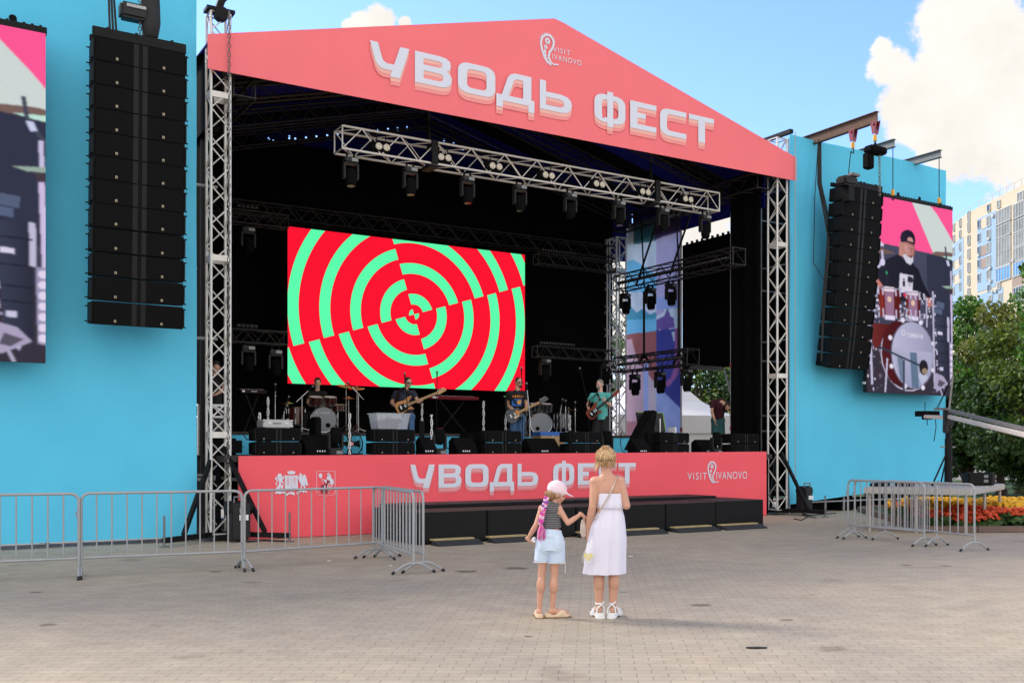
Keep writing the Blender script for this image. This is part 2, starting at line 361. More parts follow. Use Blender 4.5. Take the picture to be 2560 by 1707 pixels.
# lawn and path beyond the flower bed
b = MB(); b.add([(6, 36, .004), (200, 30, .004), (260, 400, .004), (-120, 400, .004), (-40, 60, .004)], [(0, 1, 2, 3, 4)]); struct(b.obj('lawn', M['grass'], fix=False))
kp0, kp1 = gp(2150, 1278), gp(2318, 1330)
b = MB()
bed = [Vector((kp0.x, kp0.y, 0)), Vector((kp1.x, kp1.y, 0)), Vector((kp1.x+14, kp1.y-.4, 0)), Vector((kp1.x+18, 27.5, 0)), Vector((kp0.x+.6, 29.3, 0))]
ctr = sum(bed, Vector())/5
for i in range(5):
    p, q = bed[i], bed[(i+1) % 5]; n_ = max(1, int((q-p).length/1.0))
    for j in range(n_):
        a = p.lerp(q, j/n_); c = p.lerp(q, (j+1)/n_); dn = (c-a).normalized()*.006
        b.bar(a+dn+Vector((0, 0, .065)), c-dn+Vector((0, 0, .065)), .15, .13)
for j in range(24):
    a = Vector((6+j*1.0, 33.2, .07)); b.bar(a+Vector((.006, 0, 0)), a+Vector((.994, 0, 0)), .15, .14)
struct(b.obj('kerb', M['kerb'], bevel=.012))
b = MB(); b.add([p+Vector((0, 0, .1)) for p in bed], [(0, 1, 2, 3, 4)]); struct(b.obj('flower_bed_soil', M['soil'], fix=False))
b = MB(); b.add([(5.5, 29.5, .004), (40, 29.2, .004), (40, 33.1, .004), (5.5, 33.1, .004)], [(0, 1, 2, 3)]); struct(b.obj('path', M['path'], fix=False))
# marigolds: two broad bands of blooms over low leaves
M['fy'] = mat('yellow_petals', (.85, .45, .01), .6, 0, .2, 20); M['fr'] = mat('red_orange_petals', (.6, .06, .008), .6, 0, .35, 20); M['fl'] = mat('marigold_leaves', (.04, .09, .015), .7, 0, .4, 20)
rnd = random.Random(5); b = MB(); fy0 = kp1.y+.35
def bloom(p, r, m):
    for k in range(2):
        B = basis((rnd.uniform(-.7, .7), rnd.uniform(-.9, .3), 1)); ang = rnd.random()*6
        pts = [p+B @ Vector((math.cos(ang+i*1.2566)*r, math.sin(ang+i*1.2566)*r, 0)) for i in range(5)]; b.add(pts+[p+B @ Vector((0, 0, r*.7))], [(i, (i+1) % 5, 5) for i in range(5)], m)
for i in range(5200):
    y = fy0+rnd.random()*4.6; x0 = kp1.x+(kp0.x-kp1.x)*(y-kp1.y)/(kp0.y-kp1.y)+.2; x = x0+rnd.random()*5.2
    red = (y-fy0) < 1.25+.15*math.sin(x*1.7) or (x < x0+.4 and rnd.random() < .6) or (y-fy0 > 4.2 and rnd.random() < .3)
    z = .32+.07*math.sin(x*3.1+y*2)+rnd.uniform(-.07, .07)+(0 if red else .06)
    bloom(Vector((x, y, z)), rnd.uniform(.045, .07), 1 if red else 0)
    if rnd.random() < .8:
        p = Vector((x, y-.05, z-rnd.uniform(.08, .22))); B = basis((rnd.uniform(-1, 1), -.7, rnd.uniform(0, 1)))
        b.add([p+B @ Vector(q) for q in ((-.07, 0, 0), (0, -.1, 0), (.07, 0, 0), (0, .1, 0))], [(0, 1, 2, 3)], 2)
fo = b.obj('marigold_flowers', [M['fy'], M['fr'], M['fl']], fix=False); fo['kind'] = 'stuff'; fo['label'] = 'yellow and red orange marigolds filling the bed behind the kerb'

# ================================================================ blue fabric walls either side of the stage
def fabric(name, col, rough=.75, wave=.16):
    m = mat(name, col, rough, 0, .07, .9, .12, 90, spec=.25); L = m.node_tree.links; b = m.node_tree.nodes['Principled BSDF']; t = N(m, 'ShaderNodeTexCoord'); mp = N(m, 'ShaderNodeMapping'); mp.inputs['Scale'].default_value = (1.0, 1, .4); L.new(t.outputs['Object'], mp.inputs[0]); nz = N(m, 'ShaderNodeTexNoise'); nz.inputs['Scale'].default_value = 1.4; nz.inputs['Detail'].default_value = 5; L.new(mp.outputs[0], nz.inputs['Vector'])
    bp = N(m, 'ShaderNodeBump'); bp.inputs['Strength'].default_value = wave; bp.inputs['Distance'].default_value = .25; L.new(nz.outputs['Fac'], bp.inputs['Height']); old = b.inputs['Normal'].links[0].from_node; L.new(bp.outputs[0], old.inputs['Normal']); return m
M['cyan'] = fabric('cyan_fabric', (.11, .59, .85)); M['salmon'] = fabric('salmon_banner', (.92, .19, .21), .6, .12)
M['coral'] = fabric('coral_banner', (.93, .115, .145), .6, .1)
WV = .2
def fabric_wall(u0, u1, ztop, zb0, zb1, label, seams):
    o = thing('fabric_wall', label, 'wall', S(u0, WV), TH); w = u1-u0; b = MB(); nu, nz = int(w/.16), 46
    rn = random.Random(int(u1*10)); ph = [rn.random()*6 for _ in range(8)]; vs = []
    for k in range(2):
        for j in range(nz+1):
            for i in range(nu+1):
                x = w*i/nu; zb = zb0+(zb1-zb0)*x/w; z = zb+(ztop-zb)*j/nz
                y = .022*math.sin(x*1.1+ph[0]+.25*math.sin(z*.7))+.012*math.sin(x*2.7+ph[1]+z*.3)+.008*math.sin(z*1.9+ph[2])+.007*math.sin(x*6.5+z*1.3+ph[4])*max(0, math.sin(z*.6+x*.8+ph[5]))
                for s_ in seams: y += .012*math.exp(-((x-s_)/.045)**2)*1.5
                if j < 4: y += .02*math.sin(x*3.3+ph[3])*(1-j/4)
                vs.append((x, y+k*.02, z))
    n1_ = nu+1; fs = [(j*n1_+i, j*n1_+i+1, (j+1)*n1_+i+1, (j+1)*n1_+i) for j in range(nz) for i in range(nu)]; of = n1_*(nz+1)
    fs += [tuple(q+of for q in f[::-1]) for f in fs]
    ed = [i for i in range(n1_)]+[j*n1_+nu for j in range(1, nz+1)]+[nz*n1_+i for i in range(nu-1, -1, -1)]+[j*n1_ for j in range(nz-1, 0, -1)]
    fs += [(ed[i], ed[(i+1) % len(ed)], ed[(i+1) % len(ed)]+of, ed[i]+of) for i in range(len(ed))]
    b.add(vs, fs); b.obj('fabric_front', M['cyan'], o, smooth=True)
    b = MB()
    for x in [.1+i*(w-.2)/max(1, round(w/2.4)) for i in range(max(1, round(w/2.4))+1)]:
        for y in (.12, 1.2): b.cyl((x, y, 0), (x, y, ztop-.06), .03, n=6)
        for k in range(5): b.cyl((x, .12, .6+k*2), (x, 1.2, .6+k*2), .024, n=6)
    for k in range(6):
        z = .25+k*(ztop-.4)/5
        for y in (.125, 1.2): b.cyl((.05, y, z+.03), (w-.05, y, z+.03), .024, n=6)
    b.obj('scaffold_frame', M['galv'], o)
    b = MB(); b.box((w/2, 1.32, ztop/2+.1), (w, .02, ztop-.6)); b.obj('black_backing', M['dark'], o)
    return o
uL = fp(492, 700, WV)[0]; uR0 = fp(1974, 700, WV)[0]; uR1 = fp(2366, 700, WV)[0]
zt = fp(1974, 336, WV)[1]
fabric_wall(uL-9.5, uL, zt, .12, .09, 'tall cyan fabric wall at left behind the nearer hanging speakers', [2.2, 5.4, 8.1])
rw = fabric_wall(uR0, uR1, zt, fp(1986, 1260, WV)[1], fp(2366, 1203, WV)[1], 'cyan fabric wall at right behind the drummer screen', [1.35, 3.65, 4.6])
b = MB(); b.box((uR1-uR0+.06, .6, 1.6), (.05, 1.3, 3.2)); b.obj('black_edge_drape', M['dark'], rw)
b = MB()
for q in range(6): b.box((uR0*0+.5+q*.95, .5+.1*(q % 2), .17+.06*(q % 3)), (.5, .5, .34+.12*(q % 3)))
b.obj('ballast', M['blackm'], rw)

# ================================================================ truss maker
def truss(mbc, mbl, p0, p1, s, r=.024, rl=.011, pitch=None, side=None, zig=True, s2=None):
    p0, p1 = Vector(p0), Vector(p1); d = p1-p0; L = d.length; t = d.normalized(); B = basis(t, side)
    a, c = B @ Vector((1, 0, 0)), B @ Vector((0, 1, 0)); h = s/2; h2 = (s2 or s)/2; cs = [a*h+c*h2, a*-h+c*h2, a*-h-c*h2, a*h-c*h2]
    for q in cs:
        if isinstance(mbc, list): m_ = MB(); m_.cyl(p0+q, p1+q, r, n=8); mbc.append(m_)
        else: mbc.cyl(p0+q, p1+q, r, n=8)
    pitch = pitch or s*.9; n = max(2, round(L/pitch))
    for k in range(4):
        q0, q1 = cs[k], cs[(k+1) % 4]
        for i in range(n):
            A, Bq = (q0, q1) if (i+k) % 2 == 0 else (q1, q0)
            if not zig: A, Bq = q0, q1
            mbl.cyl(p0+t*(L*i/n)+A, p0+t*(L*(i+1)/n)+Bq, rl, n=5, caps=False)
    for e in (p0, p1):
        for k in range(4): mbl.cyl(e+cs[k], e+cs[(k+1) % 4], rl*1.3, n=6)
def truss_thing(name, label, cat, p0, p1, s, m, group=None, **k):
    o = thing(name, label, cat, p0, 0, group); cl = []; lb = MB(); truss(cl, lb, (0, 0, 0), Vector(p1)-Vector(p0), s, **k)
    for c_ in cl: c_.obj('chord', m, o, smooth=True)
    lb.obj('lacing', m, o); return o

# ================================================================ stage deck, skirt, roof
FV = -.12
ul_, zlb = fp(520, 171, FV); _, zlt = fp(520, 85, FV); ua, za = fp(1391, 46, FV); ur_, zrb = fp(1992, 452, FV); _, zrt = fp(1992, 394, FV)
SW = fp(1916, 1130, -.03)[0]          # stage width
DK = 1.57                              # deck height
DEP = 7.0
M['deck'] = mat('stage_deck_ply', (.03, .022, .02), .7, 0, .3, 3)
o = thing('stage_platform', 'black stage platform carrying the band and speakers', 'stage', S(0, 0), TH)
b = MB(); b.box((SW/2, DEP/2+.02, DK-.06), (SW+.5, DEP, .12)); b.obj('deck', M['deck'], o)
b = MB()
for i in range(8):
    for j in range(4): b.cyl((.1+i*(SW-.2)/7, .3+j*2.1, 0), (.1+i*(SW-.2)/7, .3+j*2.1, DK-.13), .03, n=6)
b.obj('support_leg', M['greym'], o)
for x in (-.27, SW+.27): b = MB(); b.box((x, 3.6, .74), (.03, 6.8, 1.4)); b.obj('side_drape', M['dark'], o)

# ---- lettering, drawn by hand as polygons in a unit box
def rr(x0, z0, x1, z1, r, n=5):
    p = []
    for (cx, cz, a0) in ((x1-r, z1-r, 0), (x0+r, z1-r, 90), (x0+r, z0+r, 180), (x1-r, z0+r, 270)):
        for i in range(n+1): a = R(a0+90*i/n); p.append((cx+r*math.cos(a), cz+r*math.sin(a)))
    return p
G = {
 'U': [[(0, 1), (.2, 1), (.3, .55), (.345, .45), (.42, .4), (.605, .4), (.76, 1), (1, 1), (.75, 0), (.5, 0), (.555, .2), (.33, .2), (.22, .26), (.14, .4)]],
 'V': [[(0, 0), (0, 1), (.66, 1), (.84, .97), (.95, .88), (.97, .75), (.95, .62), (.86, .54), (.96, .46), (1, .34), (.99, .2), (.92, .08), (.8, .015), (.66, 0)], [(.23, .62), (.23, .82), (.64, .82), (.72, .79), (.74, .72), (.71, .65), (.64, .62)], [(.23, .18), (.23, .43), (.64, .43), (.74, .4), (.77, .31), (.74, .22), (.66, .18)]],
 'O': [rr(0, 0, 1, 1, .27), rr(.24, .19, .76, .81, .12)],
 'D': [[(0, -.22), (0, .2), (.14, .2), (.29, .8), (.36, .93), (.48, 1), (.92, 1), (.92, .2), (1, .2), (1, -.22), (.84, -.22), (.84, 0), (.17, 0), (.17, -.22)], [(.32, .2), (.455, .74), (.52, .81), (.7, .81), (.7, .2)]],
 'S': [[(0, 0), (0, 1), (.19, 1), (.19, .63), (.66, .63), (.86, .58), (.97, .46), (1, .3), (.96, .14), (.84, .03), (.66, 0)], [(.19, .18), (.19, .45), (.62, .45), (.72, .42), (.76, .31), (.72, .21), (.64, .18)]],
 'F': [[(.41, 1.0), (.41, 1.12), (.6, 1.12), (.6, 1.0), (.74, 1), (.88, .95), (.97, .85), (1, .72), (1, .28), (.97, .15), (.88, .05), (.74, 0), (.6, 0), (.6, -.14), (.41, -.14), (.41, 0), (.26, 0), (.12, .05), (.03, .15), (0, .28), (0, .72), (.03, .85), (.12, .95), (.26, 1)], [(.41, .18), (.34, .18), (.26, .12), (.24, .32), (.24, .68), (.26, .78), (.34, .82), (.41, .82)], [(.6, .18), (.6, .82), (.67, .82), (.74, .78), (.77, .68), (.77, .32), (.74, .22), (.67, .18)]],
 'E': [[(0, 0), (0, 1), (1, 1), (1, .81), (.28, .81), (.28, .61), (.59, .61), (.59, .42), (.28, .42), (.28, .19), (1, .19), (1, 0)]],
 'C': [[(1, 1), (.27, 1), (.12, .95), (.03, .85), (0, .72), (0, .28), (.03, .15), (.12, .05), (.27, 0), (1, 0), (1, .19), (.38, .19), (.29, .22), (.26, .32), (.26, .68), (.29, .78), (.38, .81), (1, .81)]],
 'T': [[(0, 1), (1, 1), (1, .81), (.64, .81), (.64, 0), (.37, 0), (.37, .81), (0, .81)]],
}
def headline(spans_, v, zb, ztp, u0, parent, mats, drop=(.13, .25)):
  h = ztp-zb
  for spans in (spans_[:5], spans_[5:]):
    b = MB()
    for lay, (dz, m_) in enumerate(((-drop[1]*h, 2), (-drop[0]*h, 1), (-drop[0]*h*.45, 1), (0, 0))):
        if lay == 2: continue
        for (g, x0, x1) in spans:
            a, c = fp(x0, 200, v)[0]-u0, fp(x1, 200, v)[0]-u0
            b.flat([[(a+p[0]*(c-a), zb+p[1]*h+dz) for p in lp] for lp in G[g]], .004+.004*lay, m_)
    b.obj('lettering', mats, parent, fix=False)
M['pw'] = mat('printed_pale_lavender', (.70, .73, .83), .6, 0, .03, 3, spec=.25)
M['pp'] = mat('printed_peach', (.90, .47, .41), .6, 0, .03, 3, spec=.25); M['pp2'] = mat('printed_faint_peach', (.93, .31, .30), .6, 0, .03, 3, spec=.25)
M['sp'] = mat('printed_pink', (.84, .36, .38), .6, 0, .03, 3, spec=.25); M['sp2'] = mat('printed_faint_pink', (.88, .21, .23), .6, 0, .03, 3, spec=.25)
def paisley(b, x, z, w, h, m):         # outline droplet mark with dots inside
    ctl = [(.5, .0), (.33, .06), (.18, .2), (.05, .45), (0, .68), (.07, .87), (.25, .98), (.45, .98), (.6, .87), (.64, .72), (.55, .55), (.42, .4), (.38, .25), (.45, .1), (.62, .02), (.85, .05)]
    P_ = [Vector((x+p[0]*w, 0, z+p[1]*h)) for p in ctl]; t = w*.05
    for i in range(len(P_)-1):
        p, q = P_[i], P_[i+1]; d = (q-p).normalized(); n = Vector((-d.z, 0, d.x))*t*(1 if i < 13 else .6); p2, q2 = p-d*t*.4, q+d*t*.4
        b.add([p2+n+Vector((0, -.004-.0004*i, 0)), q2+n+Vector((0, -.004-.0004*i, 0)), q2-n+Vector((0, -.004-.0004*i, 0)), p2-n+Vector((0, -.004-.0004*i, 0))], [(0, 1, 2, 3)], m)
    for i in range(9):                 # ticks round the crown of the drop
        a = R(20+i*18); c = Vector((x+.32*w, 0, z+.72*h)); d = Vector((math.cos(a)*w*.36, 0, math.sin(a)*h*.29)); n = Vector((-d.z, 0, d.x)).normalized()*t*.35
        b.add([c+d-n+Vector((0, -.004, 0)), c+d*1.17-n+Vector((0, -.004, 0)), c+d*1.17+n+Vector((0, -.004, 0)), c+d+n+Vector((0, -.004, 0))], [(0, 1, 2, 3)], m)
    for (px_, pz_, r_) in ((.33, .78, .15), (.24, .56, .1), (.2, .4, .06), (.24, .28, .045), (.3, .18, .035)):
        if r_ > .09:
            for k in range(6): a = k*1.047; b.flat([[(x+px_*w+math.cos(a)*r_*w*.6+math.cos(t_)*r_*w*.3, z+pz_*h+math.sin(a)*r_*w*.6+math.sin(t_)*r_*w*.45) for t_ in [j*.785 for j in range(8)]]], .004+.0003*k, m)
        else: b.flat([[(x+px_*w+math.cos(t_)*r_*w, z+pz_*h+math.sin(t_)*r_*w*1.5) for t_ in [j*.785 for j in range(8)]]], .004, m)

# ---- gable banner
o = thing('gable_banner', 'salmon gable banner with large pale lettering across the roof front', 'banner', S(ul_, FV), TH)
W_ = ur_-ul_; fz = [(0, zlb), (W_, zrb), (W_, zrt), (ua-ul_, za), (0, zlt)]
b = MB(); nx = 60; vs = []
for k in range(2):
    for i in range(nx+1):
        x = W_*i/nx; lo = zlb+(zrb-zlb)*i/nx; hi = zlt+(za-zlt)*x/(ua-ul_) if x < ua-ul_ else za+(zrt-za)*(x-(ua-ul_))/(W_-(ua-ul_))
        for j in range(11):
            z = lo+(hi-lo)*j/10; y = (.006*math.sin(x*1.9+z)+.004*math.sin(x*4.3))*(1-(2*abs(j/10-.5))**2); y += .012*math.exp(-((x-.55)/.03)**2)+.012*math.exp(-((x-W_+.5)/.03)**2)
            vs.append((x, y+k*.02+.012, z))
q = 11; of = q*(nx+1); fs = [(i*q+j, (i+1)*q+j, (i+1)*q+j+1, i*q+j+1) for i in range(nx) for j in range(q-1)]; fs += [tuple(a+of for a in f[::-1]) for f in fs]
ed = [i*q for i in range(nx+1)]+[nx*q+j for j in range(1, q)]+[i*q+q-1 for i in range(nx-1, -1, -1)]+[j for j in range(q-2, 0, -1)]
fs += [(ed[i], ed[(i+1) % len(ed)], ed[(i+1) % len(ed)]+of, ed[i]+of) for i in range(len(ed))]
b.add(vs, fs); b.obj('banner_sheet', M['salmon'], o, smooth=True)
zT = (fp(1037, 125, FV)[1]+fp(1725, 288, FV)[1])/2; zB = (fp(1037, 205.5, FV)[1]+fp(1765, 360, FV)[1])/2
headline([('U', 924, 1023), ('V', 1036.5, 1129), ('O', 1144, 1237.5), ('D', 1240, 1335), ('S', 1348.5, 1429), ('F', 1485, 1562.5), ('E', 1574.5, 1640), ('C', 1649, 1715), ('T', 1721, 1784)], FV, zB, zT, ul_, o, [M['pw'], M['pp'], M['pp2']])
b = MB(); x0 = fp(1352, 120, FV)[0]-ul_; x1 = fp(1397, 120, FV)[0]-ul_; z0 = fp(1385, 164, FV)[1]; z1 = fp(1365, 86, FV)[1]
paisley(b, x0, z0, (x1-x0)*1.12, z1-z0, 0)
put_text(b, 'VISIT', fp(1382, 125, FV)[0]-ul_, fp(1425, 125, FV)[0]-ul_, fp(1403, 135, FV)[1], fp(1403, 122, FV)[1], .004, spacing=1.25)
put_text(b, 'IVANOVO', fp(1381, 145, FV)[0]-ul_, fp(1453, 145, FV)[0]-ul_, fp(1415, 156.5, FV)[1], fp(1415, 143, FV)[1], .004, spacing=1.2)
b.obj('tourism_logo', M['pw'], o, fix=False)

# ---- roof canvas and rafters
M['roofblue'] = mat('blue_roof_canvas', (.012, .016, .28), .7, 0, .2, 2, spec=.2); M['roofblack'] = mat('black_roof_canvas', (.006, .006, .010), .8, 0, .2, 2, spec=.1); M['shaded_alu'] = mat('shaded_truss_metal', (.03, .027, .026), .5, .4, .2, 6)  # truss metal copy with the dim roof interior's shade put into its colour
o = thing('stage_roof', 'dark blue and black striped canvas roof over the stage', 'roof', S(0, 0), TH)
b = MB(); ue0, ue1 = ul_+.05, ur_-.05; ze = zlt-.05; zr = za-.06; zre = zrt-.05; nb = 9
for i in range(nb):
    v0, v1 = -.05+i*(DEP+.5)/nb, -.05+(i+1)*(DEP+.5)/nb-.004
    for (pa, pb) in (((ue0, ze), (ua, zr)), ((ua, zr), (ue1, zre))):
        b.add([(pa[0], v0, pa[1]), (pb[0], v0, pb[1]), (pb[0], v1, pb[1]), (pa[0], v1, pa[1]), (pa[0], v0, pa[1]-.03), (pb[0], v0, pb[1]-.03), (pb[0], v1, pb[1]-.03), (pa[0], v1, pa[1]-.03)], [(0, 1, 2, 3), (7, 6, 5, 4), (0, 4, 5, 1), (1, 5, 6, 2), (2, 6, 7, 3), (3, 7, 4, 0)], 0 if i % 2 == 0 else 1)
b.obj('canvas', [M['roofblue'], M['roofblack']], o)
b = MB(); lb = MB()
for v_ in (.12, 2.3, 4.6, 6.8):
    truss(b, lb, (ue0+.25, v_, ze-.35), (ua, v_, zr-.4), .34, r=.026, rl=.012); truss(b, lb, (ua, v_, zr-.4), (ue1-.25, v_, zre-.35), .34, r=.026, rl=.012)
for (x, z) in ((.2, zlb-.05), (SW+.2, zrb-.02)): truss(b, lb, (x, .3, z), (x, 6.8, z), .4, r=.028, rl=.013)
truss(b, lb, (.4, 6.8, zlb-.9), (SW, 6.8, zrb-.9), .36, r=.026, rl=.012)
for k in range(3): b.cyl((ue0+.5+k*1.7, .2, ze-.1+k*.33), (ue0+2.0+k*1.7, 6.6, ze-.1+k*.33), .012, n=5)
b.obj('rafter_chord', M['shaded_alu'], o); lb.obj('rafter_lacing', M['shaded_alu'], o)
b = MB(); b.box((ue1-.12, 3.9, zrb+.08), (.02, 6.0, 1.2)); b.obj('side_valance', M['roofblue'], o); b = MB(); b.box((ue0+.12, 3.6, zlb-.1), (.02, 6.8, 1.5)); b.obj('side_valance', M['dark'], o)
GV = DEP+.12; dots = [(480+x/3.672, y/3.672) for (x, y) in ((425, 1335), (532, 1325), (643, 1312), (705, 1280), (745, 1303), (893, 1262), (948, 1282), (1047, 1273), (1143, 1262), (1242, 1252), (1338, 1243), (1430, 1233), (1620, 1213), (1708, 1203), (1800, 1193), (1885, 1185), (1972, 1175), (2120, 1178))]+[(1110, 350), (1134, 361), (1157, 372), (1370, 474), (1390, 483), (1443, 500), (1449, 503), (1455, 506), (1462, 508)]
holes = []
for (x, y) in dots: hu, hz = fp(x, y, GV); holes.append([(hu-.022, hz-.045), (hu+.022, hz-.045), (hu+.022, hz+.045), (hu-.022, hz+.045)])      # open lacing eyelets: daylight shows through
b = MB(); b.flat([[(ue0, ze-1.6), (ue1, zre-1.6), (ue1, zre-.04), (ua, zr-.04), (ue0, ze-.04)]]+holes, 0, 0, o=(0, GV, 0)); M['navy_gable'] = mat('navy_rear_gable', (.006, .009, .12), .8, 0, .2, 2, spec=.1); b.obj('rear_gable', M['navy_gable'], o, fix=False)
# tiny open eyelets along the back lacing let daylight through
# ---- drapes
def drape(label, pts, z0, z1, wav=.03):
    o = thing('black_drape', label, 'curtain', S(*pts[0]), TH); b = MB(); p, q = Vector(pts[0]+(0,)), Vector(pts[1]+(0,)); d = q-p; L = d.length; t = d.normalized(); n = Vector((-t.y, t.x, 0)); K = max(6, int(L/.09)); vs = []
    for k in range(2):
        for i in range(K+1):
            y = wav*math.sin(i*1.25)+k*.012; a = t*(L*i/K)+n*y
            vs += [tuple(a+Vector((0, 0, z0))), tuple(a+Vector((0, 0, z1)))]
    of = 2*(K+1); fs = [(2*i, 2*i+2, 2*i+3, 2*i+1) for i in range(K)]; fs += [tuple(a+of for a in f[::-1]) for f in fs]; fs += [(0, 1, of+1, of), (2*K, of+2*K, of+2*K+1, 2*K+1)]
    b.add(vs, fs); b.obj('cloth', M['dark'], o, smooth=True); return o
drape('black backdrop curtain behind the big video screen', ((-.4, DEP+.05), (fp(1535, 700, DEP)[0], DEP+.05)), .2, 9.6)
drape('black side curtain closing stage left behind the tower', ((-.32, .75), (-.32, DEP)), .2, 9.4)
vr0, _ = up(1829, 700, SW+.3)
drape('black side curtain beside the right front tower', ((SW+.3, .5), (SW+.3, vr0)), 1.5, 9.0)

# ---- skirt banner
o = thing('stage_skirt', 'coral skirt banner below the stage edge with lettering and crests', 'banner', S(0, -.04), TH)
z0, z1 = fp(595, 1139.5, -.04)[1], fp(1916, 1128.5, -.04)[1]
b = MB(); vs = []; nx = 70
for k in range(2):
    for i in range(nx+1):
        x = SW*i/nx
        for j in range(9): z = .01+(z0+(z1-z0)*i/nx-.01)*j/8; vs.append((x, (.003*math.sin(x*2.3+z*2)+.0025*math.sin(x*6.1))*math.sin(math.pi*j/8)+.006+k*.015, z))
q = 9; of = q*(nx+1); fs = [(i*q+j, (i+1)*q+j, (i+1)*q+j+1, i*q+j+1) for i in range(nx) for j in range(q-1)]; fs += [tuple(a+of for a in f[::-1]) for f in fs]
ed = [i*q for i in range(nx+1)]+[nx*q+j for j in range(1, q)]+[i*q+q-1 for i in range(nx-1, -1, -1)]+[j for j in range(q-2, 0, -1)]
fs += [(ed[i], ed[(i+1) % len(ed)], ed[(i+1) % len(ed)]+of, ed[i]+of) for i in range(len(ed))]
b.add(vs, fs); b.obj('banner_sheet', M['coral'], o, smooth=True)
headline([('U', 1025, 1086.5), ('V', 1095.5, 1153), ('O', 1162.5, 1220.5), ('D', 1223.5, 1284.5), ('S', 1293, 1345), ('F', 1382, 1434.5), ('E', 1443.5, 1490), ('C', 1496, 1541), ('T', 1545, 1588.5)], -.04, .895, 1.375, 0, o, [M['pw'], M['sp'], M['sp2']], (.14, .22))
b = MB(); k = lambda x: fp(x, 1200, -.04)[0]; zz = lambda x, y: fp(x, y, -.04)[1]
paisley(b, k(1770), zz(1790, 1206), (k(1796)-k(1770))*1.15, zz(1780, 1154)-zz(1790, 1206), 0)
put_text(b, 'VISIT', k(1718.5), k(1766.5), zz(1740, 1198.5), zz(1740, 1181), .004, spacing=1.3)
put_text(b, 'IVANOVO', k(1790.5), k(1867.5), zz(1830, 1197), zz(1830, 1178.5), .004, spacing=1.15)
b.obj('tourism_logo', M['pw'], o, fix=False)
# crests, traced in crop pixels (9.8 per photo pixel, origin 660,1140)
M['crestred'] = mat('printed_dark_red', (.26, .02, .03), .6, 0, .03, 3); M['line'] = mat('printed_line_pink', (.8, .3, .34), .6, 0, .03, 3)
def cz(p): return (fp(660+p[0]/9.8, 1140+p[1]/9.8, -.04)[0], fp(660+p[0]/9.8, 1140+p[1]/9.8, -.04)[1])
def crest(name, polys):
    b = MB()
    for i, (m_, lp) in enumerate(polys): b.flat([[cz(p) for p in lp]], .004+.0012*i, m_)
    b.obj(name, [M['pw'], M['crestred'], M['line'], M['coral']], o, fix=False)
lion = [(270, 575), (300, 590), (325, 560), (310, 500), (280, 510)], [(335, 560), (325, 510), (330, 450), (380, 418), (430, 440), (440, 480), (425, 515), (470, 500), (495, 455), (500, 470), (480, 560), (440, 570), (495, 680), (480, 690), (420, 620), (410, 690), (470, 710), (470, 760), (440, 800), (415, 790), (400, 720), (395, 790), (430, 870), (400, 880), (330, 830), (295, 820), (295, 760), (330, 750), (360, 690), (370, 620), (335, 580)], [(318, 585), (340, 600), (320, 650), (300, 670), (330, 710), (300, 720), (280, 670), (300, 630)]
eagle = [(835, 420), (850, 500), (880, 460), (860, 420), (900, 415), (930, 440), (935, 500), (960, 560), (1000, 620), (1010, 790), (990, 790), (940, 700), (915, 790), (890, 785), (905, 690), (860, 620), (840, 540)], [(930, 520), (975, 435), (1020, 480), (1045, 560), (1060, 640), (1080, 690), (1060, 730), (1020, 700), (970, 610)]
crown = [(555, 365), (595, 385), (610, 345), (635, 375), (660, 340), (690, 375), (712, 345), (735, 385), (772, 365), (745, 440), (590, 440)]
ribbon = [(250, 890), (330, 850), (440, 880), (480, 845), (570, 920), (600, 880), (745, 880), (750, 955), (610, 920), (560, 965), (470, 900), (430, 905), (380, 930), (330, 910), (270, 915)], [(790, 900), (850, 830), (960, 820), (1055, 870), (1050, 895), (980, 870), (940, 915), (950, 860), (870, 880), (800, 935)]
shield = [(505, 470), (825, 470), (825, 780), (740, 830), (665, 870), (590, 830), (505, 780)]
def ov(x, y, a, c): return [(x+a*math.cos(t*.5236), y+c*math.sin(t*.5236)) for t in range(12)]
crest('regional_crest', [(0, l) for l in lion]+[(0, l) for l in eagle]+[(0, crown), (0, shield)]+[(0, l) for l in ribbon]+[(2, ov(582, 610, 30, 108)), (0, ov(582, 610, 20, 90)), (2, ov(582, 615, 9, 60)), (2, [(715, 540), (745, 500), (775, 540), (770, 620), (748, 710), (722, 620)]), (0, [(724, 545), (745, 515), (766, 545), (762, 612), (747, 685), (730, 612)]), (2, ov(745, 560, 10, 35)), (2, [(660, 475), (666, 475), (666, 862), (660, 862)])])
fr = lambda x0, y0, x1, y1: [(x0, y0), (x1, y0), (x1, y1), (x0, y1)]
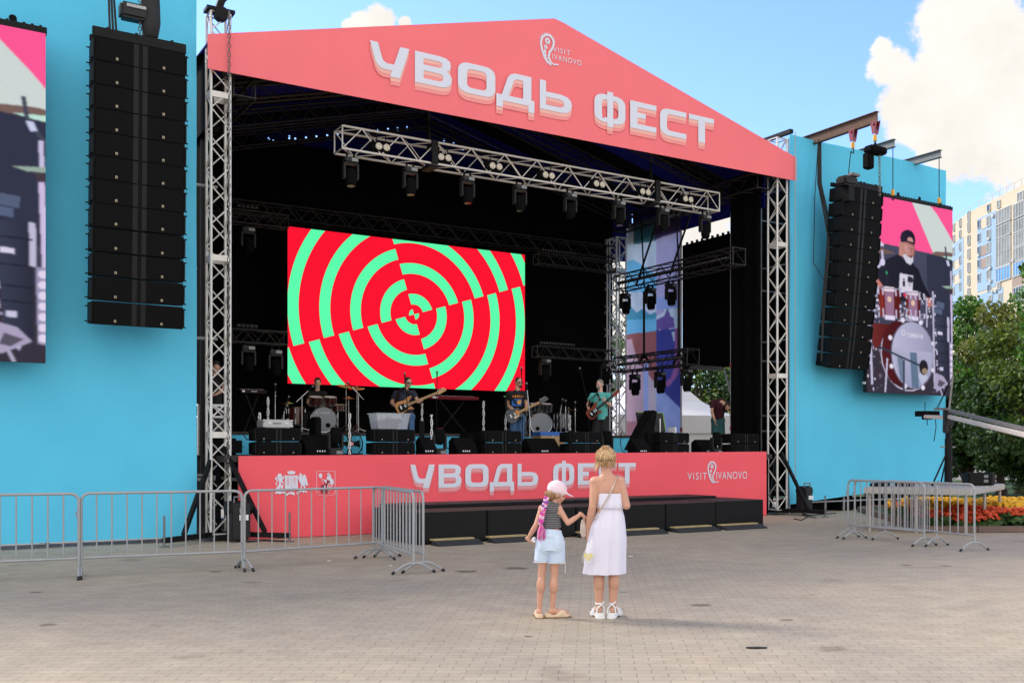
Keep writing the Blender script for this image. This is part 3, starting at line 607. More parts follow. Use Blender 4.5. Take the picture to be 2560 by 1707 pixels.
crest('city_crest', [(2, fr(1285, 355, 1745, 378)), (0, fr(1285, 380, 1295, 910)), (0, fr(1733, 380, 1743, 910)), (2, [(1285, 912), (1330, 938), (1480, 945), (1514, 975), (1550, 945), (1700, 938), (1743, 905), (1743, 925), (1705, 958), (1560, 962), (1514, 1000), (1472, 962), (1325, 958), (1285, 930)]),
  (0, ov(1380, 475, 43, 58)), (2, [(1370, 530), (1420, 540), (1458, 690), (1445, 695)]), (0, [(1440, 555), (1500, 585), (1540, 560), (1530, 610), (1540, 660), (1500, 650), (1455, 580)]), (0, [(1535, 560), (1525, 520), (1560, 480), (1530, 420), (1585, 400), (1620, 450), (1640, 520), (1690, 580), (1705, 640), (1690, 700), (1640, 690), (1600, 600)]), (1, [(1530, 415), (1570, 425), (1592, 480), (1575, 470), (1560, 430)]),
  (1, [(1545, 580), (1610, 600), (1600, 650), (1560, 690), (1540, 760), (1590, 860), (1560, 900), (1450, 880), (1360, 830), (1400, 800), (1390, 720), (1470, 680), (1530, 660)]), (0, ov(1605, 745, 62, 92)), (3, ov(1605, 745, 46, 72)), (0, ov(1605, 745, 16, 22)), (0, [(1465, 720), (1495, 700), (1490, 790), (1450, 900), (1435, 890), (1468, 800)]), (0, [(1560, 850), (1590, 900), (1580, 905), (1545, 860)]), (2, ov(1345, 880, 24, 22)), (1, [(1390, 860), (1560, 870), (1560, 890), (1400, 900)])])

# ---- black platforms along the skirt and their rubber ramps
M['plat'] = mat('black_platform_cloth', (.008, .008, .009), .75, 0, .25, 4, .25, 120, spec=.25); M['plattop'] = mat('worn_platform_top', (.034, .023, .022), .6, 0, .3, 3)
edges = [1041, 1218, 1440, 1664, 1790, 1911]; vf = -2.8
for i in range(5):
    u0 = fp(edges[i], 1330, vf)[0]+.012; u1 = fp(edges[i+1], 1330, vf)[0]-.012; vv = vf+(0 if i < 4 else .02)
    h = .565 if i < 4 else .575
    p = thing('low_platform', ['low black platform at the left end behind the barrier', 'second low black platform from the left below the lettering', 'low black platform behind the girl and woman', 'fourth low black platform just right of the woman', 'low black platform at the right end near the tower'][i], 'platform', S(u0, vv), TH, 'low black platforms below the skirt banner')
    b = MB(); b.box(((u1-u0)/2, 1.0, h/2+.01), (u1-u0, 2.0, h-.02)); b.obj('body', M['plat'], p, bevel=.01)
    b = MB(); b.box(((u1-u0)/2, 1.0, h+.008), (u1-u0+.01, 2.0, .014)); b.obj('top', M['plattop'], p)
    for fx in (.3, .7): b = MB(); b.lathe([(.035, 0), (.035, .03), (.02, .035)], ((u1-u0)*fx, -.004, .07), (0, -1, 0), 10); b.obj('castor_cup', M['greym'], p)
uu = [fp(x, 1262, -1.75)[0] for x in (1000, 1130, 1285, 1440, 1620, 1795)]
for i in range(5):
    p = thing('upper_platform', 'raised black strip platform number %s along the skirt, behind the low platforms' % ['one', 'two', 'three', 'four', 'five'][i], 'platform', S(uu[i]+.01, -1.72), TH, 'upper black platforms against the skirt banner')
    p['label'] = ['leftmost black upper platform against the skirt, above the barrier', 'black upper platform under the large V shaped letters', 'black upper platform behind the head of the girl', 'black upper platform behind the back of the woman', 'rightmost black upper platform against the skirt near the logo'][i]
    w = uu[i+1]-uu[i]-.02; b = MB(); b.box((w/2, .55, .585+.03), (w, .98, .055)); b.obj('top', M['plattop'], p, bevel=.006); b = MB(); b.box((w/2, .03, .62), (w-.02, .03, .05)); b.obj('front_edge', M['plat'], p)
M['ramp'] = mat('rubber_ramp', (.022, .023, .026), .75, 0, .25, 9, .4); M['ply'] = mat('plywood_edge', (.42, .33, .16), .7, 0, .25, 8, .3)
for i, (x0, x1) in enumerate(((1098, 1209), (1239, 1340), (1465, 1540), (1560, 1672), (1702, 1803), (1820, 1919))):
    a, c = fp(x0, 1350, vf-.45)[0], fp(x1, 1350, vf-.45)[0]
    p = thing('rubber_ramp', ['rubber cable ramp in front of the leftmost low platform', 'rubber cable ramp left of the girl', 'rubber cable ramp peeking between girl and woman', 'rubber cable ramp just right of the woman', 'rubber cable ramp before the fourth low platform', 'rubber cable ramp at the far right platform'][i], 'ramp', S(a, vf-.45), TH, 'rubber ramps before the low platforms')
    w = c-a; b = MB(); pr = [(0, .0), (.32, 0), (.32, .085), (.2, .085), (.0, .02)]
    b.slab([(q[0], q[1]) for q in pr], w, 0, (0, 1, 0), (0, 0, 1), (0, 0, 0)); b.obj('ramp_body', M['ramp'], p)
    b = MB(); b.box((w/2-.05, .27, .1), (w*.92, .16, .025)); b.obj('plywood_strip', M['ply'], p)
# ================================================================ front towers, hoists
def tower(name, label, u0, v0, s, z0, z1, m, rungs=(), group=None):
    o = thing(name, label, 'truss tower', S(u0, v0), TH, group); cl = []; lb = MB()
    truss(cl, lb, (s/2, s/2, z0), (s/2, s/2, z1), s, r=.026, rl=.014, pitch=.36, side=(1, 0, 0))
    for c_ in cl: c_.obj('chord', m, o, smooth=True)
    lb.obj('lacing', m, o)
    for z in rungs:
        b = MB()
        for q in ((0, 0, s, 0), (s, 0, s, s), (s, s, 0, s), (0, s, 0, 0)): b.bar((q[0], q[1], z), (q[2], q[3], z), .035, .11)
        b.obj('collar', m, o)
    b = MB(); b.box((s/2, s/2, z0-.03), (s+.2, s+.2, .05)); b.obj('base_plate', M['black'], o)
    return o
tl = tower('truss_tower', 'grey lattice tower at the left front corner of the stage', -.47, .05, .34, .12, 9.72, M['alu'], (1.95, 5.2, 8.2))
tr_ = tower('truss_tower', 'grey lattice tower at the right front corner of the stage', 13.66, .05, .34, .12, fp(1950, 345, .05)[1], M['alu'], (3.6, 7.0))
b = MB(); b.bar((.17, -.35, 10.62), (.17, .9, 10.62), .12, .1); b.obj('head_beam', M['black'], None).parent = tr_
p = tr_.children; zr_t = fp(1950, 345, .05)[1]
for c in COL.objects:
    if c.name.startswith('head_beam'): c.location = (0, 0, zr_t-10.62+.1)
b = MB(); b.box((.17, -.02, 9.9), (.12, .18, .42), Matrix.Rotation(R(18), 3, 'Y')); b.cyl((.17, -.14, 9.66), (.17, .05, 9.66), .12, n=14); b.box((.26, .05, 10.2), (.2, .12, .4), Matrix.Rotation(R(18), 3, 'Y')); b.box((.17, .1, 9.76), (.5, .3, .06)); hb = b.obj('chain_pulley', M['black'], tl)
# chains down the towers with the hoist motors at their feet
def chain(mb, p0, p1, r=.011, link=.05):
    p0, p1 = Vector(p0), Vector(p1); L = (p1-p0).length; n = max(2, int(L/link)); t = (p1-p0).normalized(); B = basis(t)
    for i in range(n):
        c = p0+t*(L*(i+.5)/n); a = B @ Vector((1, 0, 0) if i % 2 else (0, 1, 0)); h = t*(link*.62)
        pts = [c-h*.6+a*link*.26, c+h*.6+a*link*.26, c+h*.6-a*link*.26, c-h*.6-a*link*.26]; mb.tube(pts, r*.6, 4, closed=True)
M['chain'] = mat('chain_steel', (.16, .155, .14), .45, .7, .2, 20)
o = thing('hoist_chain', 'long hoist chain hanging down the left front tower', 'chain', S(-.22, -.16), TH); b = MB(); chain(b, (0, 0, .75), (.02, 0, 9.7), .016, .085); b.obj('links', M['chain'], o)
o = thing('hoist_cable', 'thin grey steel cable hanging beside the right front tower', 'cable', S(14.1, -.16), TH); b = MB(); b.cyl((0, 0, .9), (0, 0, 9.9), .012, n=6); b.obj('wire', M['galv'], o)
def motor(label, u, v, w=.5):
    o = thing('hoist_motor', label, 'hoist motor', S(u, v), TH, 'hoist motors at the tower feet')
    b = MB(); b.box((0, 0, .38), (w*.7, .36, .66)); b.obj('housing', M['greyp'], o, bevel=.03)
    b = MB(); b.cyl((-w*.46, 0, .62), (w*.46, 0, .62), .13, n=14); b.obj('motor_drum', M['black'], o)
    b = MB(); b.tube([(-.1, -.1, .72), (-.1, -.1, .82), (.1, -.1, .82), (.1, -.1, .72)], .018, 6); b.obj('handle', M['greym'], o)
    b = MB(); b.box((.05, -.19, .45), (.16, .01, .1)); b.obj('type_plate', M['white'], o); return o
motor('black hoist motor on the ground at the foot of the left tower', -.08, -.32); motor('black hoist motor on the ground at the foot of the right tower', 14.28, -.3, .4)
def outrigger(parent, u0, v0, tips):
    for (u, v, zt_) in tips:
        p0 = Vector((.17, .17, .12)); p1 = Vector((u-u0, v-v0, .12)); b = MB(); b.bar(p0, p1, .09, .09); a = p0.lerp(p1, .08)+Vector((0, 0, zt_)); c = p0.lerp(p1, .66)+Vector((0, 0, .05)); b.bar(a, c, .07, .07); b.obj('outrigger', M['black'], parent)
        b = MB(); b.cyl(p1+Vector((0, 0, -.12)), p1+Vector((0, 0, .42)), .02, n=8); b.lathe([(.08, -.12), (.08, -.1), (.03, -.09)], p1, n=12); b.obj('jack_screw', M['greym'], parent)
outrigger(tl, -.47, .05, [(-1.44, -.76, 1.55), (.68, -.9, 1.6)])
outrigger(tr_, 13.66, .05, [(14.0, -1.3, 1.5), (14.4, 1.2, 1.5)])
o = thing('brace_pipe', 'grey horizontal pipes tying the left wall to the tower', 'pipe', S(-1.0, .5), TH); b = MB()
for (p_, q_) in (((-.1, 0, 1.12), (.75, 0, 1.12)), ((-.1, 0, 3.75), (.75, 0, 3.75)), ((-.1, 0, 6.6), (.75, 0, 6.6)), ((-.3, .25, 1.3), (1.3, -.15, 1.08)), ((0, .2, 8.2), (.35, -.05, 5.0))): b = MB(); b.cyl(p_, q_, .03, n=8); b.obj('pipe', M['galv'], o)
b = MB(); b.box((.05, .6, 4.6), (.03, 1.0, 9.0)); b.obj('gap_drape', M['dark'], o)

# ================================================================ hanging line arrays
AV = -1.0; AW = 1.43; NB = 12
M['cab'] = mat('speaker_black', (.0035, .0035, .004), .65, 0, .2, 14, .2, 160, spec=.15); M['wave'] = mat('waveguide_grey', (.006, .006, .007), .45, 0, .1, 6, spec=.22); M['badge'] = mat('badge_tan', (.42, .36, .25), .4, .2, .05, 6); M['badged'] = mat('badge_dark', (.02, .02, .02), .5)
def cabinet(parent, loc, rot, h, D=.5, back=.325):
    o = None; hw = AW/2
    b = MB(); prof = [(0, -.0015), (0, -h+.0015), (D, -h/2-back/2), (D, -h/2+back/2)]     # y,z
    b.slab(prof, AW, 0, (0, 1, 0), (0, 0, 1), (-hw, 0, 0)); o = b.obj('cabinet', M['cab'], parent); o.location = loc; o.rotation_euler = rot
    for s_ in (-1, 1):
        b = MB(); b.box((s_*(hw*.56), -.012, -h/2), (hw*.80, .016, h-.022)); b.obj('grille', M['grille'], o)
        b = MB(); b.slab([(s_*.03, -.02), (s_*.11, -.018), (s_*.115, -.002), (s_*.03, .0)][::s_], h-.02, 0, (1, 0, 0), (0, 1, 0), (0, 0, -h+.01)); b.obj('waveguide', M['wave'], o)
        b = MB(); b.box((s_*AW*.255, -.026, -h+.07), (.034, .008, .04)); b.box((s_*AW*.255, -.0305, -h+.068), (.015, .004, .018), m=1); b.obj('badge', [M['badge'], M['badged']], o)
        b = MB(); b.box((s_*(hw+.012), .12, -h/2), (.02, .3, h*.8))
        for k in (-1, 1): b.cyl((s_*hw, .05, -h/2+k*h*.4), (s_*(hw+.06), .05, -h/2+k*h*.4), .012, n=6); b.cyl((s_*hw, D-.06, -h/2+k*h*.33), (s_*(hw+.05), D-.06, -h/2+k*h*.33), .012, n=6)
        b.obj('rigging_plate', M['black'], o)
    return o
def line_array(label, u, ztop, zbot, tilt, yaw=0):
    o = thing('line_array', label, 'line array', S(u, AV, ztop), TH+yaw, 'line arrays hanging either side of the stage')
    b = MB(); b.box((0, .05, -.09), (AW+.03, .09, .16)); b.box((0, .45, -.06), (AW, .07, .1))
    for x in (-.5, -.06, .06, .5): b.box((x, .25, -.03), (.05, .5, .08))
    b.obj('rigging_frame', M['black'], o, bevel=.006)
    h = (ztop-.18-zbot)/NB; p = Vector((0, 0, -.18)); proto = None
    for i in range(NB):
        a = R(tilt*(.45+.55*(i/(NB-1))**1.4))
        if proto is None: proto = cabinet(o, p, (a, 0, 0), h)
        else:
            c = dup(proto, p, 0, ''); c.parent = o; c.rotation_euler = (a, 0, 0); c.location = p; del c['label']
        g_ = .014 if i > 6 else 0; p = p+Vector((0, math.sin(a)*h, -math.cos(a)*h-g_))
    return o
la = line_array('tall twelve box line array hanging at left against the cyan wall', -1.86, 8.62, 3.80, 4, R(0))
ra = line_array('leaning twelve box line array hanging at right in front of the drummer screen', 15.72, 8.66, 3.84, 9.5, R(-1))
def hook_block(parent, p):
    b = MB(); p = Vector(p); b.box(p+Vector((0, 0, .1)), (.1, .07, .16)); b.obj('hook_swivel', M['yellow'], parent, bevel=.015)
    b = MB(); b.tube([p+Vector((0, 0, .02)), p+Vector((.04, 0, -.04)), p+Vector((.03, 0, -.1)), p+Vector((-.03, 0, -.1)), p+Vector((-.04, 0, -.05))], .014, 6); b.obj('hook', M['black'], parent)
def hoist(label, u, v, z, bag=True, dx=0):
    o = thing('chain_hoist', label, 'chain hoist', S(u, v, z), TH)
    b = MB(); b.box((0, 0, 0), (.42, .28, .26)); b.obj('housing', M['greyp'], o, bevel=.04)
    b = MB(); b.box((.03, -.15, .06), (.3, .02, .05)); b.obj('type_plate', M['galv'], o)
    if bag: b = MB(); b.loft([[Vector((.28+dx+math.cos(t*.785)*r, math.sin(t*.785)*r*.8, zz_)) for t in range(8)] for (zz_, r) in ((.5, .13), (.25, .15), (-.1, .16), (-.34, .12), (-.38, .05))]); b.obj('chain_bag', M['rubber'], o, smooth=True)
    b = MB(); chain(b, (.1, -.05, -.55), (.1, -.05, .9), .016, .08); chain(b, (.16, .02, -.35), (.14, 0, .8), .016, .08); b.obj('lift_chain', M['chain'], o); return o
hoist('chain hoist with chain bag above the left line array', -1.95, -.82, 9.02)
for k, (pts, lab) in enumerate((([(1985, 1296), (2003, 1300), (2018, 1292), (2010, 1284), (2024, 1288), (2046, 1286), (2090, 1282)], 'tangled black cable on the ground beside the right tower motor'), ([(578, 1340), (596, 1352), (622, 1354), (660, 1350), (718, 1352)], 'thin black cable snaking below the coral skirt at left'), ([(1992, 1240), (2004, 1262), (2008, 1288), (2040, 1294)], 'black cable dropping from the right tower to the ground'))):
    o = thing('cable', lab, 'cable', gp(*pts[0]) if k < 2 else S(14.2, -.1, .9)); q = [gp(x, y, .012)-o.location for (x, y) in pts]
    if k == 2: q = [Vector((0, 0, 0)), Vector((.1, -.1, -.5))]+q[2:]
    b = MB(); b.tube(q, .014, 6); b.obj('strand', M['rubber'], o, smooth=True)
o = thing('signal_cable', 'bundle of black cables rising above the left line array', 'cable', S(-2.3, -.8, 8.6), TH); b = MB()
for k in range(3): b.tube([(k*.05, 0, 0), (-.02+k*.04, .0, .6), (-.05+k*.08, .02, 1.8)], .018, 6)
b.obj('strands', M['rubber'], o)

# right side cantilever beams with their hooks
def ibeam(name, label, p0, p1, h, m, cat='beam'):
    p0, p1 = Vector(p0), Vector(p1); o = thing(name, label, cat, p0); b = MB(); d = p1-p0
    b.bar((0, 0, 0), d, .012, h-.03); b.bar((0, 0, h/2), d+Vector((0, 0, h/2)), .13, .018); b.bar((0, 0, -h/2), d+Vector((0, 0, -h/2)), .13, .018); b.obj('beam', m, o); return o
u_, z_ = fp(2037, 346, WV); pB0 = S(u_, WV, z_-.02); pB1 = S(u_, -1.95, z_+.0)
rb = ibeam('steel_beam', 'rusty steel beam jutting over the top of the right wall', pB0+V*1.0, pB1, .26, M['rust'])
for (t, lab) in ((.62, 'red'), (.96, 'red')):
    c = pB0.lerp(pB1, t); o = thing('beam_clamp', 'red beam clamp and hook near the %s of the rusty beam' % ('wall end' if t < .9 else 'free end'), 'clamp', c-Vector((0, 0, .13)), TH, 'red clamps on the rusty beam')
    b = MB()
    for s_ in (-1, 1): b.slab([(-.11, .04), (.11, .04), (.04, -.28), (-.04, -.28)], .018, 0, (0, 1, 0), (0, 0, 1), (s_*.06, 0, 0))
    b.cyl((-.09, 0, -.04), (.09, 0, -.04), .03, n=8); b.obj('clamp_body', M['red'], o); hook_block(o, (0, 0, -.48))
for k, (x0, y0, x1, y1, lab) in enumerate(((2171, 378, 2213, 363, 'short grey beam end near the hoist bag at the wall top'), (2286, 403, 2334, 391, 'short grey beam end farthest right on the wall top'))):
    u_, z_ = fp(x0, y0, WV); pa = S(u_, WV, z_); pb = S(u_, WV-.92, z_); ibeam('grey_beam', lab, pa+V*.8, pb, .2, M['steelgrey'])
    ue, ze_ = fp(x1-6, 465+k*35, WV-.85); o = thing('screen_hanger', 'steel wire with yellow hook %s' % ('at the left corner of the drummer screen' if k == 0 else 'at the right corner of the drummer screen'), 'hanger', pb+V*.06, TH, 'wire hangers of the drummer screen')
    zb = fp(x1-3, 510+k*20, WV-.85)[1]-pb.z; b = MB(); b.cyl((0, 0, zb+.45), (0, 0, -.08), .012, n=6); b.obj('wire', M['black'], o); hook_block(o, (0, 0, zb+.25))
hR = thing('chain_hoist', 'black chain hoist with chain bag under the free end of the rusty beam', 'chain hoist', pB0.lerp(pB1, .96)-Vector((0, 0, .82)), TH)
b = MB(); b.box((.02, 0, 0), (.6, .3, .18)); b.obj('housing', M['blackm'], hR, bevel=.04); b = MB(); b.box((-.15, .08, -.27), (.22, .22, .4)); b.obj('chain_bag', M['blackm'], hR, bevel=.03)
b = MB(); chain(b, (.12, -.05, -1.15), (.1, -.05, -.1), .018, .09); chain(b, (.18, 0, -1.0), (.16, 0, -.1), .018, .09); b.obj('lift_chain', M['chain'], hR)
b = MB(); b.cyl((0, 0, .1), (0, 0, .3), .02, n=6); b.obj('eye', M['black'], hR)
hR2 = thing('chain_hoist', 'black chain hoist sitting on top of the rear frame of the right array', 'chain hoist', pB0.lerp(pB1, .62)-Vector((.12, 0, 1.45)), TH)
b = MB(); b.box((-.05, 0, 0), (.5, .36, .24)); b.obj('housing', M['greyp'], hR2, bevel=.05); b = MB(); b.box((.1, -.1, .17), (.3, .2, .08)); b.obj('motor_cover', M['greym'], hR2, bevel=.02); b = MB(); b.cyl((0, 0, .12), (.1, 0, .8), .012, n=6); b.obj('wire', M['black'], hR2); b = MB(); b.box((0, 0, -.3), (.2, .24, .4)); b.obj('load_frame', M['black'], hR2)
o = thing('signal_cable', 'thick black cable draped from the rusty beam down the right array', 'cable', pB0.lerp(pB1, .06), 0); b = MB()
c0_ = Vector((0, 0, -.05)); tgt = S(15.0, -.45, 7.2)-o.location; tgt2 = S(14.85, -.35, 4.0)-o.location
for k in range(3): b.tube([c0_+Vector((.03*k, 0, 0)), c0_.lerp(tgt, .35)+Vector((.04*k-.1, 0, -.25)), c0_.lerp(tgt, .7)+Vector((.05*k, 0, -.3)), tgt+Vector((.03*k, 0, 0)), tgt.lerp(tgt2, .5)+Vector((.03*k-.05, 0, 0)), tgt2], .022, 6)
q = [c0_, c0_+Vector((-.12, -.1, -1.6)), c0_+Vector((-.15, -.1, -3.3)), c0_+Vector((.15, -.1, -3.8)), c0_+Vector((.45, -.1, -3.4)), tgt+Vector((-.1, 0, -.6))]; b.tube(q, .012, 5); b.obj('strands', M['rubber'], o)

# ================================================================ LED screens
M['live'] = bpy.data.materials.new('live_led_picture'); M['live'].use_nodes = True; nt = M['live'].node_tree; nt.nodes.remove(nt.nodes['Principled BSDF']); at_ = N(M['live'], 'ShaderNodeVertexColor', layer_name='picture'); e_ = N(M['live'], 'ShaderNodeEmission'); nt.links.new(at_.outputs[0], e_.inputs[0]); e_.inputs[1].default_value = 1/EXPO; nt.links.new(e_.outputs[0], nt.nodes['Material Output'].inputs[0])
PIC = {}
def drummer_picture(parent, w, h):
    """live picture of the drummer, laid out in crop pixels of the photo (x 30..790, y -180..1500)"""
    if 'me' in PIC:
        q = bpy.data.objects.new('live_picture', PIC['me']); COL.objects.link(q); q.parent = parent; q.scale = (w/PIC['w'], 1, h/PIC['h']); return q
    ra = Raster(300, 540)
    def P(c, pts, hole=None, c2=None, axis=0):
        f = lambda lp: [((x-(22+(1500-y)*.038))/(787-(22+(1500-y)*.038)), (1510-(y-(x-400)*.045 if y < 300 else y-(x-400)*.045*max(0, (900-y)/600)))/1735) for (x, y) in lp]
        ra.poly(f(pts), srgb(*c), f(hole) if hole else None, srgb(*c2) if c2 else None, axis)
    def E(c, x, y, a, e, hole=0, n=22, c2=None, axis=0):
        o_ = [(x+a*math.cos(2*math.pi*i/n), y+e*math.sin(2*math.pi*i/n)) for i in range(n)]
        P(c, o_, [(x+a*hole*math.cos(2*math.pi*i/n), y+e*hole*math.sin(2*math.pi*i/n)) for i in range(n)] if hole else None, c2, axis)
    def Ln(c, pts, t):
        for i in range(len(pts)-1):
            p, q = Vector(pts[i]), Vector(pts[i+1]); d = (q-p).normalized(); n = Vector((-d.y, d.x))*t; P(c, [tuple(p+n), tuple(q+n), tuple(q-n), tuple(p-n)])
    P((58, 56, 74), [(0, -260), (810, -260), (810, 1520), (0, 1520)], None, (76, 80, 104), 1)
    P((52, 54, 74), [(560, 230), (810, 240), (810, 900), (640, 900), (560, 500)]); P((58, 52, 64), [(0, 1100), (810, 1100), (810, 1520), (0, 1520)])
    P((205, 214, 212), [(0, -260), (810, -260), (810, 240), (600, 215), (110, 170), (0, 165)])
    P((252, 88, 150), [(30, -260), (430, -260), (620, 222), (190, 178), (60, -140)]); P((252, 88, 150), [(560, -260), (810, -260), (810, 130), (740, 0), (650, -150)])
    P((120, 96, 92), [(590, 225), (640, 195), (760, 188), (800, 200), (800, 225), (700, 240)]); P((190, 226, 214), [(690, 232), (800, 226), (800, 262), (740, 250)]); Ln((70, 74, 90), [(722, 140), (732, 250), (770, 340), (800, 380)], 7); P((200, 205, 235), [(728, 265), (750, 265), (762, 310), (742, 318)])
    P((116, 90, 84), [(90, 225), (200, 222), (300, 258), (200, 272), (90, 258)]); P((210, 205, 230), [(172, 178), (206, 178), (206, 205), (172, 205)]); Ln((200, 190, 220), [(190, 240), (196, 340)], 8)
    # drummer
    P((40, 40, 54), [(330, 255), (250, 300), (150, 360), (110, 480), (190, 600), (330, 680), (480, 660), (560, 640), (590, 615), (520, 480), (490, 380), (440, 330), (400, 345)], None, (30, 30, 42))
    P((196, 128, 118), [(112, 480), (150, 500), (190, 560), (130, 585), (104, 540)]); P((196, 128, 118), [(545, 620), (590, 625), (602, 690), (580, 720), (560, 690)])
    P((196, 140, 132), [(335, 150), (345, 135), (455, 155), (462, 200), (450, 262), (430, 300), (380, 300), (360, 280), (326, 265)], None, (150, 96, 92))
    P((206, 152, 146), [(372, 165), (450, 170), (452, 250), (400, 262), (375, 230)], None, (168, 116, 112)); P((205, 205, 220), [(356, 262), (380, 250), (400, 275), (446, 268), (444, 310), (420, 345), (385, 325)]); P((120, 70, 76), [(404, 262), (432, 258), (440, 275), (425, 284)]); P((150, 96, 92), [(410, 190), (446, 194), (446, 202), (410, 198)]); P((170, 112, 106), [(425, 200), (436, 200), (440, 238), (424, 238)])
    P((44, 40, 60), [(345, 150), (340, 110), (352, 62), (380, 38), (408, 28), (440, 40), (460, 75), (466, 120), (458, 162), (420, 150), (390, 142)], None, (30, 26, 42)); P((200, 146, 140), [(398, 128), (402, 104), (418, 94), (438, 100), (448, 122), (446, 138)])
    P((214, 208, 226), [(330, 428), (442, 440), (432, 580), (318, 608)]); P((48, 46, 60), [(395, 445), (440, 452), (436, 505), (392, 500)]); E((40, 38, 50), 362, 480, 8, 9); P((40, 38, 50), [(350, 495), (374, 495), (372, 545), (352, 545)]); E((180, 178, 196), 410, 520, 16, 20)
    Ln((196, 190, 225), [(86, 480), (190, 345)], 12); E((215, 208, 235), 192, 345, 19, 32); Ln((60, 160, 110), [(220, 425), (222, 450)], 7); Ln((44, 44, 60), [(222, 450), (224, 600)], 7); Ln((44, 44, 60), [(612, 520), (616, 640)], 5)
    # rack toms
    for (x0, x1, y0, y1) in ((140, 335, 578, 830), (372, 500, 590, 815)):
        P((122, 44, 40), [(x0, y0+10), (x1, y0), (x1-6, y1), (x0+6, y1+6)], None, (84, 26, 26)); P((80, 26, 28), [(x0, y0+10), (x0+40, y0+8), (x0+46, y1), (x0+6, y1+6)], None, (150, 56, 46)); P((150, 112, 140), [((x0+x1)/2-38, y0+5), ((x0+x1)/2+38, y0+5), ((x0+x1)/2+36, y1), ((x0+x1)/2-34, y1)])
        P((232, 216, 226), [((x0+x1)/2-44, y0-16), ((x0+x1)/2+44, y0-16), ((x0+x1)/2+44, y0+24), ((x0+x1)/2-44, y0+24)]); P((222, 214, 240), [((x0+x1)/2-42, y1-12), ((x0+x1)/2+42, y1-12), ((x0+x1)/2+42, y1+26), ((x0+x1)/2-42, y1+26)])
        for q in (x0+8, x0+44, x1-44, x1-8): Ln((196, 188, 216), [(q, y0-8), (q+2, y0+60)], 6); Ln((188, 180, 210), [(q, y1-70), (q, y1+10)], 6)
        Ln((150, 150, 170), [(x0-6, y0+4), (x1+6, y0-6)], 5); E((222, 190, 170), (x0+x1)/2, y0+95, 17, 26)
    rn = random.Random(3)
    for (x0, x1, y0, y1, n) in ((62, 150, 590, 860, 70), (500, 640, 590, 860, 60), (320, 400, 690, 850, 26), (30, 150, 860, 1480, 60), (600, 740, 900, 1490, 80)):
        for i in range(n):
            x = rn.uniform(x0, x1); y = rn.uniform(y0, y1); c = rn.choice(((200, 196, 226), (160, 156, 190), (90, 84, 106), (226, 222, 240), (120, 100, 110))); a = rn.uniform(3, 8); e = rn.uniform(5, 15); P(c, [(x-a, y-e), (x+a, y-e*.8), (x+a*.9, y+e), (x-a*.8, y+e*.9)])
    E((215, 60, 92), 368, 620, 14, 18)
    P((112, 46, 46), [(100, 900), (230, 900), (180, 1060), (100, 1130), (70, 1000)], None, (90, 30, 32)); P((90, 36, 36), [(40, 950), (80, 930), (70, 1150), (34, 1140)])
    # bass drum
    E((58, 40, 46), 385, 1160, 240, 330); E((200, 196, 222), 385, 1160, 236, 325, .965); E((84, 30, 34), 300, 1150, 140, 290, 0, 26, (56, 20, 26)); E((90, 84, 104), 428, 1155, 196, 310); E((186, 184, 212), 428, 1155, 184, 298, 0, 30, (150, 150, 180)); P((150, 156, 186), [(250, 1100), (600, 1120), (590, 1280), (480, 1440), (380, 1440), (290, 1330)], None, (176, 174, 202), 1)
    P((96, 116, 142), [(400, 1130), (460, 1130), (476, 1450), (412, 1450)]); P((110, 126, 150), [(290, 1180), (340, 1190), (350, 1420), (310, 1380)]); P((186, 190, 214), [(470, 1330), (520, 1300), (560, 1350), (500, 1420)])
    for (x, y) in ((345, 848), (500, 855), (235, 1015), (610, 1035), (238, 1268), (608, 1280), (352, 1440), (512, 1445)): E((226, 222, 240), x, y, 17, 22)
    vs, fs = text2d('YAMAHA', spacing=1.1); xs = [v_[0] for v_ in vs]; ys = [v_[1] for v_ in vs]
    for f_ in fs: P((232, 228, 240), [(378+(vs[k][0]-min(xs))/(max(xs)-min(xs))*142, 1000-(vs[k][1]-min(ys))/(max(ys)-min(ys))*44) for k in f_])
    E((220, 216, 232), 348, 962, 18, 24, .7)
    Ln((50, 58, 76), [(150, 1110), (500, 1250)], 9); Ln((66, 70, 90), [(345, 1205), (340, 1480)], 9); E((40, 36, 44), 520, 1260, 40, 70); E((150, 130, 110), 530, 1295, 26, 28)
    Ln((190, 186, 214), [(68, 780), (70, 1440)], 9); Ln((190, 186, 214), [(205, 1200), (178, 1500)], 7); Ln((186, 180, 208), [(610, 560), (618, 1420)], 7); Ln((180, 176, 204), [(553, 640), (553, 890)], 6); Ln((176, 170, 196), [(630, 1310), (690, 1510)], 6)
    Ln((200, 194, 226), [(772, 360), (776, 520)], 7); P((150, 170, 160), [(688, 505), (800, 490), (800, 522), (730, 522)]); P((70, 60, 70), [(748, 520), (800, 520), (780, 570), (765, 575)]); Ln((205, 190, 226), [(774, 570), (784, 1010)], 9)
    P((86, 96, 122), [(640, 645), (712, 655), (708, 715), (640, 705)]); P((86, 100, 128), [(620, 710), (692, 718), (690, 765), (622, 755)])
    P((62, 66, 86), [(636, 790), (748, 778), (750, 1400), (664, 1400), (640, 900)], None, (44, 46, 62)); P((190, 186, 214), [(736, 780), (756, 784), (758, 1010), (738, 1010)]); P((214, 208, 232), [(650, 918), (694, 922), (694, 950), (650, 946)]); P((200, 196, 224), [(666, 1245), (698, 1248), (698, 1280), (666, 1276)])
    for y in (860, 1000, 1110, 1190): P((36, 36, 50), [(646, y), (748, y+6), (748, y+14), (646, y+8)])
    P((150, 146, 178), [(756, 1010), (800, 1010), (800, 1420), (762, 1410)])
    for k in range(7): E((226, 212, 236), 778, 1045+k*56, 15, 22)
